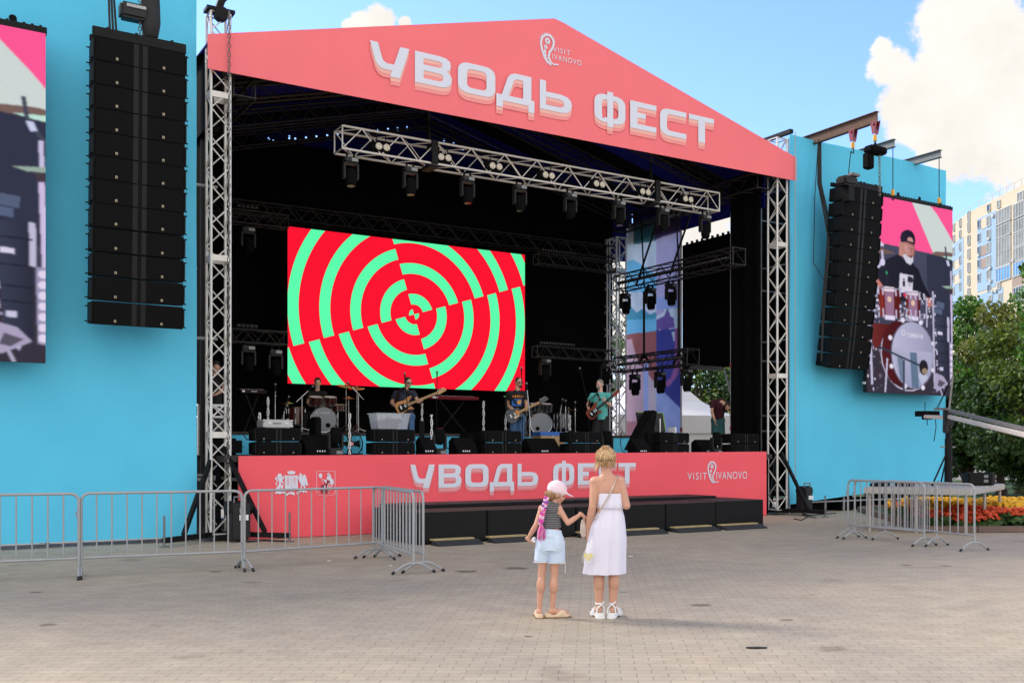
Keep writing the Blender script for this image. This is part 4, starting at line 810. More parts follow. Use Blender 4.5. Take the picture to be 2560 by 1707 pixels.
    P((170, 160, 190), [(625, 1300), (700, 1330), (745, 1400), (650, 1470), (612, 1440)]); P((90, 84, 100), [(660, 1360), (720, 1390), (680, 1430), (645, 1420)])
    ra.blur(4); ra.noise(.015, 2); me = ra.mesh('live_picture', (0, -.004, 0), (w, 0, 0), (0, 0, h), M['live']); PIC.update(me=me, w=w, h=h)
    q = bpy.data.objects.new('live_picture', me); COL.objects.link(q); q.parent = parent; return q
def led_screen(label, u0, w, z0, h, v, picture):
    o = thing('led_screen', label, 'LED screen', S(u0, v, z0), TH, 'portrait screens showing the drummer'); b = MB(); b.box((w/2, .07, h/2), (w, .12, h)); b.obj('screen_body', M['greyp'], o)
    b = MB(); b.box((w/2, .06, h+.05), (w+.04, .12, .11))
    for k in range(int(w/.12)): b.box((.06+k*.12, .06, h+.115), (.04, .1, .03))
    b.obj('hanging_bar', M['black'], o)
    for k in range(4): b = MB(); b.lathe([(.05, -.012), (.062, 0), (.05, .012), (.04, 0), (.05, -.012)], (w*(.12+.25*k), .06, h+.17), (0, 1, 0), 10); b.obj('lifting_eye', M['black'], o)
    b = MB()
    for k in range(10):
        for s_ in (-.02,): b.box((s_, .07, .25+k*h/10), (.05, .08, .06))
    b.obj('panel_latch', M['white'], o)
    picture(o, w, h); return o
SV = -.4; us0 = fp(2167, 700, SV)[0]; us1 = fp(2381, 700, SV)[0]; zs0 = fp(2167, 978, SV)[1]-.02; zs1 = fp(2167, 484, SV)[1]
sr = led_screen('portrait screen at right showing the whole drummer behind his kit', us0, us1-us0, zs0, zs1-zs0, SV, drummer_picture)
ul1 = fp(114, 400, SV)[0]; wS = us1-us0
led_screen('portrait screen cut by the left photo edge showing a cymbal close up', ul1-wS, wS, fp(114, 907, SV)[1], fp(114, 85, SV)[1]-fp(114, 907, SV)[1], SV, drummer_picture)
# stage video wall with the red and green ring pattern
LV = 5.6; a0 = fp(719, 800, LV)[0]; a1 = fp(1312, 800, LV)[0]; zb0 = (fp(720, 962, LV)[1]+fp(1312, 976, LV)[1])/2; zt0 = (fp(718, 569, LV)[1]+fp(1312, 634.5, LV)[1])/2
o = thing('video_wall', 'wide video wall at the back with red and green rings', 'LED screen', S(a0, LV, zb0), TH); w, h = a1-a0, zt0-zb0
b = MB(); b.box((w/2, .08, h/2), (w+.02, .15, h+.02)); b.obj('screen_body', M['black'], o)
cu_, cz_ = fp(1035, 786, LV); cu_ -= a0; cz_ -= zb0
m = bpy.data.materials.new('ring_graphic'); m.use_nodes = True; nt = m.node_tree; nt.nodes.remove(nt.nodes['Principled BSDF']); L = nt.links
def mth(op, a, b_=None, c=None):
    n = N(m, 'ShaderNodeMath', operation=op)
    for i, x in enumerate((a, b_, c)):
        if x is None: continue
        if isinstance(x, (int, float)): n.inputs[i].default_value = x
        else: L.new(x, n.inputs[i])
    return n.outputs[0]
t = N(m, 'ShaderNodeTexCoord'); sp_ = N(m, 'ShaderNodeSeparateXYZ'); L.new(t.outputs['Object'], sp_.inputs[0])
X_ = mth('SUBTRACT', sp_.outputs['X'], cu_); Z_ = mth('SUBTRACT', sp_.outputs['Z'], cz_); ca, sa = math.cos(R(17.5)), math.sin(R(17.5))
xr = mth('ADD', mth('MULTIPLY', X_, ca), mth('MULTIPLY', Z_, sa)); zr_ = mth('SUBTRACT', mth('MULTIPLY', Z_, ca), mth('MULTIPLY', X_, sa))
rad = mth('SQRT', mth('ADD', mth('MULTIPLY', X_, X_), mth('MULTIPLY', Z_, Z_))); qd = mth('GREATER_THAN', mth('MULTIPLY', xr, zr_), 0.0)   # 1 in UR and LL
per = .80; ph = mth('FRACT', mth('ADD', mth('MULTIPLY', rad, 1/per), mth('MULTIPLY_ADD', qd, .5, .175))); gr = mth('LESS_THAN', ph, .35)
px_ = mth('FRACT', mth('MULTIPLY', Z_, 1/.04)); dim = mth('MULTIPLY_ADD', mth('LESS_THAN', px_, .25), -.05, 1.0)
mix = N(m, 'ShaderNodeMix', data_type='RGBA'); L.new(gr, mix.inputs[0]); mix.inputs[6].default_value = srgb(255, 22, 50)+(1,); mix.inputs[7].default_value = srgb(94, 255, 176)+(1,)
e = N(m, 'ShaderNodeEmission'); L.new(mix.outputs[2], e.inputs[0]); L.new(mth('MULTIPLY', dim, 1/EXPO), e.inputs[1]); L.new(e.outputs[0], nt.nodes['Material Output'].inputs[0])
b = MB(); b.flat([[(0, 0), (w, 0), (w, h), (0, h)]], .004); b.obj('picture', m, o, fix=False)

# ================================================================ trusses and lamps over the stage
TV = .95
pL, pR = fp(846, 352, TV), fp(1784, 508, TV); zt_ = (pL[1]+pR[1])/2
ft = truss_thing('light_truss', 'grey box truss with lamps hanging behind the gable banner', 'truss', S(pL[0], TV, zt_), S(pR[0], TV, zt_), .46, M['alu'], r=.026, rl=.012, pitch=.42, side=V)
for k, (x, y) in enumerate(((1073, 395), (1627, 470))):
    u_ = fp(x, y, TV)[0]; o = thing('chain_hoist', 'black hoist strap %s of the front lamp truss' % ('holding the left part' if k == 0 else 'holding the right part'), 'chain hoist', S(u_, TV, zt_), TH, 'straps of the front lamp truss')
    b = MB(); b.cyl((0, 0, .1), (0, 0, .75), .06, .03, 8); b.box((0, -.28, .0), (.14, .06, .5)); b.box((0, -.02, -.28), (.2, .4, .07)); b.obj('strap', M['black'], o); b = MB(); chain(b, (0, 0, .7), (0, 0, 1.7), .014, .07); b.obj('chain', M['chain'], o)
ordn = ['leftmost', 'second', 'third', 'fourth', 'fifth', 'sixth', 'seventh', 'rightmost']
M['lens'] = mat('lamp_lens', (.75, .68, .55), .1, 0, .05, 8, spec=.8, coat=.5); M['silverlabel'] = mat('silver_panel', (.2, .21, .22), .4, .4, .5, 60); M['darklens'] = mat('dark_lamp_glass', (.02, .02, .024), .15, spec=.4)
def moving_head(label, loc, rz=0, s=1, group=None, up_=False):
    o = thing('moving_head_light', label, 'stage light', loc, rz, group); f = -1 if not up_ else 1
    b = MB(); b.box((0, 0, f*.06*s), (.30*s, .22*s, .11*s)); b.obj('base', M['greyp'], o, bevel=.02*s)
    b = MB(); b.box((.06*s, -.113*s, f*.06*s), (.14*s, .008, .07*s)); b.obj('display', M['silverlabel'], o)
    b = MB(); b.box((0, 0, f*.135*s), (.32*s, .13*s, .04*s))
    for x in (-.15, .15): b.box((x*s, 0, f*.3*s), (.045*s, .14*s, .33*s))
    b.obj('yoke', M['greyp'], o, bevel=.012*s)
    b = MB(); b.lathe([(.06*s, .0), (.105*s, .03*s), (.12*s, .12*s), (.12*s, .3*s), (.105*s, .36*s), (.1*s, .37*s)], (0, 0, f*.24*s), (0, -.1, f), 14); b.obj('head', M['blackm'], o, smooth=True)
    b = MB(); b.lathe([(.001, 0), (.08*s, 0), (.085*s, .01*s)], (0, -.037*s, f*.612*s), (0, -.1, f), 14); b.obj('lens', M['darklens'], o)
    if not up_:
        for x in (-.08, .08): b = MB(); b.box((x*s, 0, .05*s), (.03*s, .05*s, .1*s)); b.obj('clamp', M['black'], o)
    return o
proto = None
for i, (x, y) in enumerate(((876, 393), (1025, 418), (1168, 441), (1299, 462), (1425, 484), (1547, 503), (1657, 520), (1762, 534))):
    u_ = fp(x, y, TV-.1)[0]; loc = S(u_, TV-.1, zt_-.26-.1); lab = '%s moving head lamp hanging under the front box truss' % ordn[i]
    if proto is None: proto = moving_head(lab, loc, TH, .95, 'moving heads under the front box truss')
    else: dup(proto, loc, TH, lab)
proto = None
for i, x in enumerate((958, 1113, 1241, 1373, 1500, 1615, 1722)):
    u_ = fp(x-.5, 400, TV-.3)[0]; loc = S(u_, TV-.27, zt_-.02); lab = '%s pair of round blinder lamps inside the front box truss' % (ordn[i] if i < 6 else 'rightmost')
    if proto is None:
        o = proto = thing('blinder_light', lab, 'stage light', loc, TH, 'twin blinders in the front box truss')
        b = MB(); b.box((-.04, .06, -.06), (.42, .14, .18)); b.obj('housing', M['blackm'], o, bevel=.02)
        for s_ in (-1, 1):
            b = MB(); b.lathe([(.001, .03), (.04, .025), (.06, .01), (.066, 0), (.071, .0), (.071, -.03)], (.0+s_*.085, -.03, -.06), (0, -1, 0), 18); b.obj('lamp', M['lens'], o, smooth=True)
            b = MB(); b.ell((s_*.085, -.062, -.055), (.014, .008, .014)); b.obj('filament', M['badge'], o)
        for s_ in (-1, 1):
            b = MB(); b.cyl((s_*.1, .05, .03), (s_*.1, .08, .24), .012, n=6); b.obj('bracket', M['black'], o)
    else: dup(proto, loc, TH, lab)
# back and side trusses
def bar_light(label, p0, p1, group='strip lights on the back trusses'):
    p0, p1 = Vector(p0), Vector(p1); d = p1-p0; L = d.length; o = thing('strip_light', label, 'stage light', p0, 0, group); b = MB(); b.bar((0, 0, 0), d, .08, .08); b.obj('housing', M['black'], o); b = MB(); n = int(L/.085); t = d/L; q = t.cross(Vector((0, 0, 1)))
    if q.y > 0: q = -q
    b = MB(); b.ell((0, 0, 0), .02, None, 6, 4); lm = b.mesh('lens', M['greym'])
    for i in range(n): le = bpy.data.objects.new('lens', lm); COL.objects.link(le); le.parent = o; le.location = t*(L*(i+.5)/n)+q*.05
TB = 5.3
for (x0, y0, x1, y1, lab, bl) in ((577, 838, 714, 848, 'dim back truss at left, lower row, beside the video wall', 1), (577, 546, 716, 552, 'dim back truss at left, upper row, beside the video wall', 1), (1340, 648, 1532, 668, 'dim back truss at right, upper row, between video wall and rear tower', 1), (1337, 881, 1528, 888, 'dim back truss at right, lower row, between video wall and rear tower', 1)):
    ua_, za_ = fp(x0, y0, TB); ub_, zb_ = fp(x1, y1, TB); zc = (za_+zb_)/2
    truss_thing('back_truss', lab, 'truss', S(ua_, TB, zc), S(ub_, TB, zc), .3, M['shaded_alu'], 'dim trusses beside the video wall', r=.022, rl=.01, side=V)
    bar_light('row of small lamps on the '+lab.split(',')[0][4:]+','+lab.split(',')[1], S(ua_+.1, TB-.1, zc+.24), S((ua_+ub_)/2-.05, TB-.1, zc+.24)); 
hp = [(620, 885, 'left of the pair under the lower left back truss'), (688, 895, 'right of the pair under the lower left back truss'), (1362, 915, 'under the lower right back truss near the video wall'), (1512, 925, 'under the lower right back truss near the rear tower'), (620, 590, 'under the upper left back truss')]
proto = None
for (x, y, lab) in hp:
    u_, z_ = fp(x, y, TB); lab = 'dark moving head lamp hanging '+lab
    if proto is None: proto = moving_head(lab, S(u_, TB, z_+.2), TH, 1.0, 'moving heads under the back trusses')
    else: dup(proto, S(u_, TB, z_+.2), TH, lab)
US = 12.75
def strue(lab, x0, y0, x1, y1, heads, labs):
    va, z_a = up(x0, y0, US); vb, z_b = up(x1, y1, US); zc = (z_a+z_b)/2; truss_thing('side_truss', lab, 'truss', S(US, va, zc), S(US, vb, zc), .42, M['shaded_alu'], 'side trusses at stage right', r=.024, rl=.011, side=U)
    bar_light('strip of small lamps along the '+lab, S(US-.1, va+.3, zc), S(US-.1, vb-.1, zc), 'strip lights on the side trusses'); global proto
    for (x, y), l2 in zip(heads, labs):
        v_, z_ = up(x, y, US); q = dup(proto, S(US, v_, zc-.32), TH, 'moving head lamp silhouetted '+l2, 'moving heads under the side trusses')
strue('upper side truss at stage right', 1848, 627, 1548, 722, ((1563, 753), (1626, 740), (1677, 725)), ('at the far end under the upper side truss', 'in the middle under the upper side truss', 'nearest under the upper side truss'))
strue('lower side truss at stage right', 1733, 892, 1548, 912, ((1587, 950), (1650, 942), (1716, 935)), ('at the far end under the lower side truss', 'in the middle under the lower side truss', 'nearest under the lower side truss'))
for k, (x, y) in enumerate(((1610, 720), (1697, 690))):
    v_, z_ = up(x, y, US); z2 = up(x, 905, US)[1]; o = thing('truss_sling', 'black sling tying the lower side truss to the upper one, %s' % ('farther' if k == 0 else 'nearer'), 'sling', S(US, v_, z2), TH, 'slings between the side trusses'); b = MB(); b.cyl((0, 0, .1), (0, 0, z_-z2-.1), .035, n=8); b.bar((0, 0, .25), (0, .25, -.05), .05, .05); b.bar((0, 0, .25), (0, -.25, -.05), .05, .05); b.obj('sling', M['black'], o)
    o = thing('sling_wire', 'pair of thin wires lifting the upper side truss, %s' % ('farther' if k == 0 else 'nearer'), 'wire', S(US, v_, z_), TH, 'wires of the upper side truss'); b = MB(); b.cyl((0, 0, 0), (0, .15, 2.0), .012, n=5); b.cyl((.03, 0, 0), (.1, .25, 2.0), .012, n=5); b.cyl((0, .4, .1), (.1, -.6, 2.0), .03, n=6); b.obj('wires', M['black'], o)
# rear right twin tower, front wing pole
for k, (x, y) in enumerate(((1521, 1000), (1544, 1000))):
    va_, _ = up(x, y, 13.2); tw = tower('rear_tower', 'grey lattice tower at the right rear corner, %s of the pair' % ('left' if k == 0 else 'right'), 13.05, va_-.15, .36, .3, 8.2, M['alu'], (7.2,), 'twin rear towers')
for (x, lab, zt__) in ((1703, 'upright scaffold pole beside the printed banner', 7.9), (1828, 'upright scaffold pole at the edge of the right side curtain', 8.0)):
    v_, _ = up(x, 900, 13.5); o = thing('scaffold_pole', lab, 'pole', S(13.5, v_, .1), TH, 'scaffold poles at stage right'); b = MB(); b.cyl((0, 0, 0), (0, 0, zt__), .026, n=8); b.obj('tube', M['galv'], o); b = MB()
    for z in (2.1, 3.8): b.cyl((0, 0, z), (0, 0, z+.12), .04, n=8)
    b.obj('coupler', M['red'], o)
# ================================================================ riser and stage gear
def depth(px, v): x = (px-CX)/F; return (V.dot(P0)+v)/(V.x*x+V.y)
def sp(px, py, v):               # world point on the plane at stage depth v
    return pw(px, py, depth(px, v))
RV = 3.2; RZ = DK+.5; r0 = fp(535, 1000, RV)[0]; r1 = fp(1592, 1000, RV)[0]
o = thing('drum_riser', 'black topped riser with cyan fabric front along the back of the stage', 'riser', S(r0, RV), TH)
b = MB(); b.box(((r1-r0)/2, 1.8, RZ-.03), (r1-r0, 3.6, .06)); b.obj('top', M['deck'], o)
b = MB(); vs = []; n_ = 90
for k in range(2):
    for i in range(n_+1):
        for j in range(5): vs.append(((r1-r0)*i/n_, .03+k*.012+.012*math.sin(i*.9)*math.sin(j/4*3.1), DK+.005+(RZ-.065-DK)*j/4))
of = 5*(n_+1); fs = [(i*5+j, (i+1)*5+j, (i+1)*5+j+1, i*5+j+1) for i in range(n_) for j in range(4)]; b.add(vs, fs+[tuple(q+of for q in f[::-1]) for f in fs]); b.obj('fabric_skirt', M['cyan'], o, smooth=True)

def small_cab(parent, h, w, D=.5):
    b = MB(); b.slab([(0, -.001), (0, -h+.001), (D, -h*.93), (D, -h*.07)], w, 0, (0, 1, 0), (0, 0, 1), (-w/2, 0, 0)); b.obj('body', M['cab'], parent, bevel=.006)
    for s_ in (-1, 1):
        b = MB(); b.box((s_*w*.28, -.011, -h/2), (w*.38, .02, h-.04)); b.obj('grille', M['grille'], parent)
        b = MB(); b.box((s_*w*.045, -.012, -h/2), (w*.05, .022, h-.05)); b.obj('waveguide', M['wave'], parent)
        b = MB(); b.box((s_*w*.33, -.024, -h+.05), (.018, .006, .026)); b.obj('badge', M['badge'], parent)
        b = MB(); b.box((s_*(w/2+.01), .1, -h/2), (.02, .2, h*.8)); b.obj('rigging_plate', M['black'], parent)
stacks = [(646, 745, 'under the silver case'), (943, 1030, 'under the clear plastic tub'), (1221, 1297, 'before the singer in black'), (1433, 1499, 'before the guitarist in turquoise'), (1657, 1717, 'beside the open flight case'), (1838, 1891, 'beside the right side curtain')]
p_ = None
for (x0, x1, lab) in stacks:
    uc = (fp(x0, 1100, .4)[0]+fp(x1, 1100, .4)[0])/2
    for k, zz_ in enumerate((DK+.262, DK+.526)):
        l2 = '%s black front fill speaker of the stack %s' % (('lower', 'upper')[k], lab)
        if p_ is None: p_ = thing('front_fill_speaker', l2, 'speaker', S(uc, .4, zz_), TH, 'stacked front fill speakers along the stage edge'); small_cab(p_, .258, .86)
        else: dup(p_, S(uc, .4, zz_), TH, l2)
M['tube_s'] = mat('brushed_silver', (.42, .43, .44), .4, .3, .1, 6)
# silver case and clear tub on the stacks
u_ = fp(693, 1073, .45)[0]; o = thing('flight_case', 'shiny silver flight case on the leftmost speaker stack', 'case', S(u_, .5, DK+.53), TH); b = MB(); b.box((0, .1, .08), (.58, .42, .155)); b.obj('shell', M['tube_s'], o, bevel=.015)
for x in (-.27, .27):
    for z in (.025, .135): b = MB(); b.ell((x, -.105, z), (.03, .02, .025)); b.obj('corner_fitting', M['chrome'], o)
for x in (-.16, .16): b = MB(); b.box((x, -.117, .09), (.06, .012, .04)); b.obj('latch', M['chrome'], o)
b = MB(); b.box((-.02, -.113, .085), (.16, .008, .03)); b.obj('handle', M['greym'], o)
M['tub'] = mat('clear_plastic', (.66, .7, .78), .3, 0, .04, 5, spec=.4); _t = N(M['tub'], 'ShaderNodeBsdfTransparent'); _x = N(M['tub'], 'ShaderNodeMixShader'); _x.inputs[0].default_value = .72; M['tub'].node_tree.links.new(M['tub'].node_tree.nodes['Principled BSDF'].outputs[0], _x.inputs[1]); M['tub'].node_tree.links.new(_t.outputs[0], _x.inputs[2]); M['tub'].node_tree.links.new(_x.outputs[0], M['tub'].node_tree.nodes['Material Output'].inputs[0]); M['cable'] = mat('coiled_cables', (.03, .03, .045), .5, 0, .3, 20)
u_ = fp(977, 1070, .5)[0]; o = thing('plastic_tub', 'clear plastic tub full of cables on the second speaker stack', 'tub', S(u_, .58, DK+.53), TH); b = MB()
q = lambda x, y, z: Vector((x, y, z)); W0, W1, Hh = .32, .37, .33
ro = [[q(s_*w, t_*d, z) for (s_, t_) in ((-1, -1), (1, -1), (1, 1), (-1, 1))] for (w, d, z) in ((W0, .19, 0), (W1, .23, Hh), (W1+.02, .25, Hh), (W1+.02, .25, Hh-.02), (W1-.012, .218, Hh-.012), (W0-.012, .178, .015))]
b.loft(ro); b.obj('tub_body', M['tub'], o); b = MB(); rn = random.Random(2)
for k in range(26):
    c = Vector((rn.uniform(-.2, .2), rn.uniform(-.1, .1), .05+rn.random()*.12)); B = basis((rn.uniform(-1, 1), rn.uniform(-1, 1), rn.random())); b.tube([c+B @ Vector((math.cos(t)*.08, math.sin(t)*.08, 0)) for t in [i*.7854 for i in range(8)]], .012, 5, closed=True)
b.obj('cable_coil', M['cable'], o)
# open flight case with a green edged lid
u0_ = fp(1633, 1075, .7)[0]; o = thing('open_case', 'open black mixer case with green edges beside the printed banner', 'case', S(u0_, .75, DK), TH); M['lime'] = mat('lime_edge', (.22, .42, .03), .4, 0, .1, 5)
b = MB(); b.box((.25, .2, .27), (.95, .6, .54)); b.obj('case_body', M['blackm'], o, bevel=.01); b = MB(); b.box((.27, .42, .8), (.8, .05, .5), Matrix.Rotation(R(-14), 3, 'X')); b.obj('lid', M['greyp'], o)
b = MB(); b.box((.27, .46, 1.04), (.78, .03, .016)); b.box((.67, .385, .8), (.016, .03, .46), Matrix.Rotation(R(-14), 3, 'X')); b.box((.3, .37, .68), (.08, .02, .08)); b.obj('lime_trim', M['lime'], o); b = MB(); b.box((.5, .33, .72), (.03, .02, .34)); b.box((.62, .0, .6), (.04, .3, .14)); b.obj('pale_strip', M['white'], o)
b = MB(); b.slab([(-.6, 0), (-.05, 0), (.12, .95), (.02, .98), (-.3, .5)], .4, 0, (1, 0, 0), (0, 0, 1), (0, .35, .1)); b.obj('draped_cover', M['blackm'], o)
# string light sticks
M['bulb'] = mat('frosted_bulb', (.72, .72, .7), .3, 0, .05, 9)
for i, (x, yt, yb, v_, lab) in enumerate(((649, 1031, 1073, .9, 'short braided light stick behind the silver case, at left'), (670, 992, 1056, 2.0, 'tall braided light stick left of the drum kit'), (874, 1033, 1137, .5, 'tall braided light stick before the fan'), (1055, 1008, 1052, 2.6, 'braided light stick between bassist and red keyboard'), (1079, 1036, 1106, .5, 'braided light stick right of the bassist on a floor lamp'), (1209, 1002, 1076, 2.4, 'thin braided light stick left of the singer'), (1264, 1037, 1075, 2.4, 'short light stick just behind the singer'), (1425, 1038, 1076, 2.4, 'short light stick left of the turquoise guitarist'))):
    a = sp(x, yb, v_); c = sp(x, yt, v_); o = thing('light_stick', lab, 'light stick', a, 0, 'braided light sticks on stage'); L_ = c.z-a.z; b = MB(); n = int(L_/.055)
    for s_ in (0, math.pi): b.tube([Vector((.018*math.cos(k*.9+s_), .018*math.sin(k*.9+s_), L_*k/n)) for k in range(n+1)], .011, 5)
    b.obj('braid', M['bulb'], o); b = MB()
    for k in range(n): b.ell((.02*math.cos(k*.9+1), .02*math.sin(k*.9+1)-.012, L_*(k+.5)/n), .014, None, 6, 4)
    b.obj('bulbs', M['bulb'], o); b = MB(); b.box((0, 0, (DK-a.z)/2), (.1, .1, max(.03, a.z-DK))); b.obj('stem', M['black'], o)
# floor lamps, wedges, boxes at the stage edge
first = True
for (x, lab) in ((838, 'upright floor moving head right of the drum monitor'), (1098, 'upright floor moving head right of the bassist'), (1517, 'upright floor moving head at the foot of the turquoise guitarist'), (1790, 'upright floor moving head near the bending technician')):
    u_ = fp(x, 1100, .5)[0]
    if first: fl = moving_head(lab, S(u_, .5, DK), TH, .9, 'upright moving heads on the stage floor', True); first = False
    else: dup(fl, S(u_, .5, DK), TH, lab)
def wedge(label, x, v, w=.55, rz=0, z=DK, cat='monitor'):
    u_ = fp(x, 1100, v)[0]; o = thing('monitor_wedge', label, cat, S(u_, v, z), TH+rz, 'wedge monitors on stage'); b = MB(); b.slab([(-.2, 0), (.25, 0), (.25, .3), (.1, .38), (-.16, .14)], w, 0, (0, 1, 0), (0, 0, 1), (-w/2, 0, 0)); b.obj('cabinet', M['blackm'], o, bevel=.008)
    b = MB(); b.box((0, .03, .27), (w*.9, .3, .012), Matrix.Rotation(R(43), 3, 'X')); b.obj('grille', M['grille'], o); b = MB()
    for k in range(4): b.box((-.12+k*.05, -.205, .08), (.025, .006, .03))
    b.obj('white_marking', M['white'], o); return o
wedge('black wedge monitor in front of the drummer', 800, .8, .7); wedge('black wedge monitor right of the red keyboard', 1160, .7, .5); wedge('black wedge monitor before the cardboard carton', 1355, .9, .8); wedge('black wedge monitor at far stage right', 1765, 1.2, .6)
wedge('small black wedge at the feet of the bassist', 1068, .45, .3); wedge('black wedge monitor beside the cyan riser front at right', 1600, .5, .4)
for (x, y0_, y1_, v_, w_, lab) in ((786, 1087, 1112, 1.5, .5, 'square black stage amplifier behind the drum monitor'), (1178, 1083, 1130, 1.2, .42, 'black amplifier with small pink mark at centre stage'), (788, 1042, 1088, 1.9, .14, 'narrow black stand post before the bass drum'), (550, 1095, 1135, .9, .9, 'big rounded black cover at the left end of the stage')):
    a = sp(x, y1_, v_); c = sp(x, y0_, v_); h_ = c.z-DK; o = thing('stage_box', lab, 'stage box', Vector((a.x, a.y, DK)), TH)
    b = MB(); b.box((0, 0, h_/2), (w_, .4, h_)); b.obj('body', M['blackm'], o, bevel=.03 if w_ < .8 else .16)
    if x == 1178: b = MB(); b.box((.08, -.205, h_*.75), (.03, .006, .06)); b.obj('pink_mark', M['sp'], o)
    b = MB(); b.box((0, -.21, h_*.5), (w_*.8, .015, h_*.75)); b.obj('front_cloth', M['grille'], o)
M['carton'] = mat('cardboard', (.42, .28, .15), .85, 0, .1, 4); M['bluetape'] = mat('blue_tape', (.02, .13, .5), .5, 0, .1, 4)
a = sp(1371, 1110, 2.2); o = thing('carton', 'brown cardboard carton with blue lid below the second drum kit', 'carton', Vector((a.x, a.y, DK)), TH); b = MB(); b.box((0, 0, .27), (.68, .4, .5)); b.obj('box', M['carton'], o); b = MB(); b.box((0, 0, .5), (.7, .42, .09)); b.obj('blue_lid', M['bluetape'], o); b = MB(); b.box((0, -.205, .25), (.05, .004, .42)); b.obj('tape', M['badge'], o)
# pedestal fan lying low
a = sp(875, 1109, 1.1); o = thing('floor_fan', 'black round floor fan with pink hub badge before the riser', 'fan', a, TH); b = MB()
for r_ in (.27, .22, .17, .12): b.tube([Vector((math.cos(t)*r_, -.05*(1-(r_/.28)**2), math.sin(t)*r_)) for t in [i*.2618 for i in range(24)]], .006 if r_ < .25 else .014, 5, closed=True)
for i in range(36): t = i*.1745; b.cyl((math.cos(t)*.05, -.06, math.sin(t)*.05), (math.cos(t)*.27, 0, math.sin(t)*.27), .003, n=4)
b.obj('guard', M['black'], o); b = MB()
for i in range(4): t = i*1.571; b.loft([[Vector((math.cos(t+d_)*r_, .03+e_, math.sin(t+d_)*r_)) for (d_, e_) in ((-.35, -.02), (.35, .02), (.35, .024), (-.35, -.016))] for r_ in (.06, .24)])
b.obj('blades', M['greyp'], o); b = MB(); b.cyl((0, -.075, 0), (0, .12, 0), .07, .06, 14); b.obj('motor', M['black'], o); b = MB(); b.cyl((0, -.085, 0), (0, -.076, 0), .045, n=14); b.obj('hub_badge', M['sp'], o)
zf = DK-a.z; b = MB(); b.tube([(-.29, .05, 0), (-.3, .1, zf+.02), (.3, .1, zf+.02), (.29, .05, 0)], .014, 6); b.obj('stand', M['black'], o)
# cables
for k, (pts, lab) in enumerate(((((1033, 1083), (1040, 1110), (1052, 1128), (1068, 1136)), 'thin black cable hanging by the clear tub'), (((1114, 1118), (1125, 1122), (1132, 1132), (1150, 1136)), 'coiled black cable on the floor at centre stage'), (((596, 1080), (607, 1085), (617, 1098), (628, 1100)), 'black cable drooping at the left end of the riser'), (((1553, 1080), (1551, 1110), (1556, 1128), (1570, 1134)), 'black cable by the right end of the riser'))):
    P_ = [sp(x, y, 2.9 if y < 1100 else 1.0) for (x, y) in pts]; o = thing('cable', lab, 'cable', P_[0]); b = MB(); b.tube([p-P_[0] for p in P_], .012, 5); b.obj('strand', M['rubber'], o)

# ---- microphones and stands
M['micgrey'] = mat('mic_grille_grey', (.25, .25, .26), .4, .6, .2, 60)
def mic_stand(label, base, knee, tip, m='black', mic=True, rest=DK):
    o = thing('microphone_stand', label, 'microphone stand', Vector((base.x, base.y, rest))); f = lambda p: p-o.location
    b = MB(); b.cyl((0, 0, .02), f(knee), .010, n=8); b.obj('pole', M[m], o); b = MB()
    for t in (0.3, 2.4, 4.5): b.cyl((0, 0, .1), (math.cos(t)*.3, math.sin(t)*.3, .012), .01, n=6)
    b.obj('tripod_foot', M[m], o); d = (tip-knee).normalized(); b = MB(); b.cyl(f(knee-d*.18), f(tip), .01, n=6); b.ell(f(knee), .026); b.obj('boom', M[m], o)
    if mic: b = MB(); b.cyl(f(tip), f(tip+d*.13), .012, .02, 8); b.obj('microphone', M['black'], o, smooth=True); b = MB(); b.ell(f(tip+d*.155), .028); b.obj('mic_head', M['micgrey'], o, smooth=True)
    return o
ms = [('black microphone stand in front of the bassist', (1022, 1130, 2.0), (1021, 1046, 2.0), (1013, 951, 2.0), 'black', DK), ('black microphone stand beside the red keyboard', (1092, 1080, 4.0), (1092, 1000, 4.0), (1092.5, 945, 4.0), 'black', RZ),
 ('chrome boom stand to the right of the singer', (1324, 1130, 1.0), (1325, 1046, 1.0), (1318, 975, 1.0), 'chrome', DK), ('black microphone stand at the mouth of the singer', (1306, 1130, 1.5), (1306, 1010, 1.5), (1304, 936, 1.5), 'black', DK),
 ('boom stand with white tipped microphone left of the turquoise guitarist', (1476, 1130, 2.9), (1470, 1005, 2.9), (1453, 935, 2.9), 'black', DK), ('short chrome microphone stand left of the tall light stick', (688, 1080, 3.6), (688, 990, 3.6), (688, 978, 3.6), 'chrome', RZ),
 ('chrome boom stand left of the floor tom', (709, 1080, 3.5), (710, 1031, 3.5), (717, 1008, 3.5), 'chrome', RZ), ('chrome boom stand left of the bass drum', (755, 1080, 3.6), (755, 991, 3.6), (770, 977, 3.6), 'chrome', RZ), ('chrome boom stand right of the drum kit', (896, 1080, 3.7), (896, 985, 3.7), (880, 968, 3.7), 'chrome', RZ),
 ('chrome straight stand at the second drum kit, left one', (1415, 1080, 3.6), (1414, 1030, 3.6), (1414, 1016, 3.6), 'chrome', RZ), ('chrome straight stand at the second drum kit, right one', (1438, 1080, 3.6), (1438, 1025, 3.6), (1438, 1020, 3.6), 'chrome', RZ), ('chrome stand behind the singer at the second drum kit', (1402, 1080, 4.2), (1402, 1024, 4.2), (1404, 1012, 4.2), 'galv', RZ)]
for (lab, bs, kn, tp, m_, rest) in ms: mic_stand(lab, sp(*bs), sp(*kn), sp(*tp), m_, True, rest)

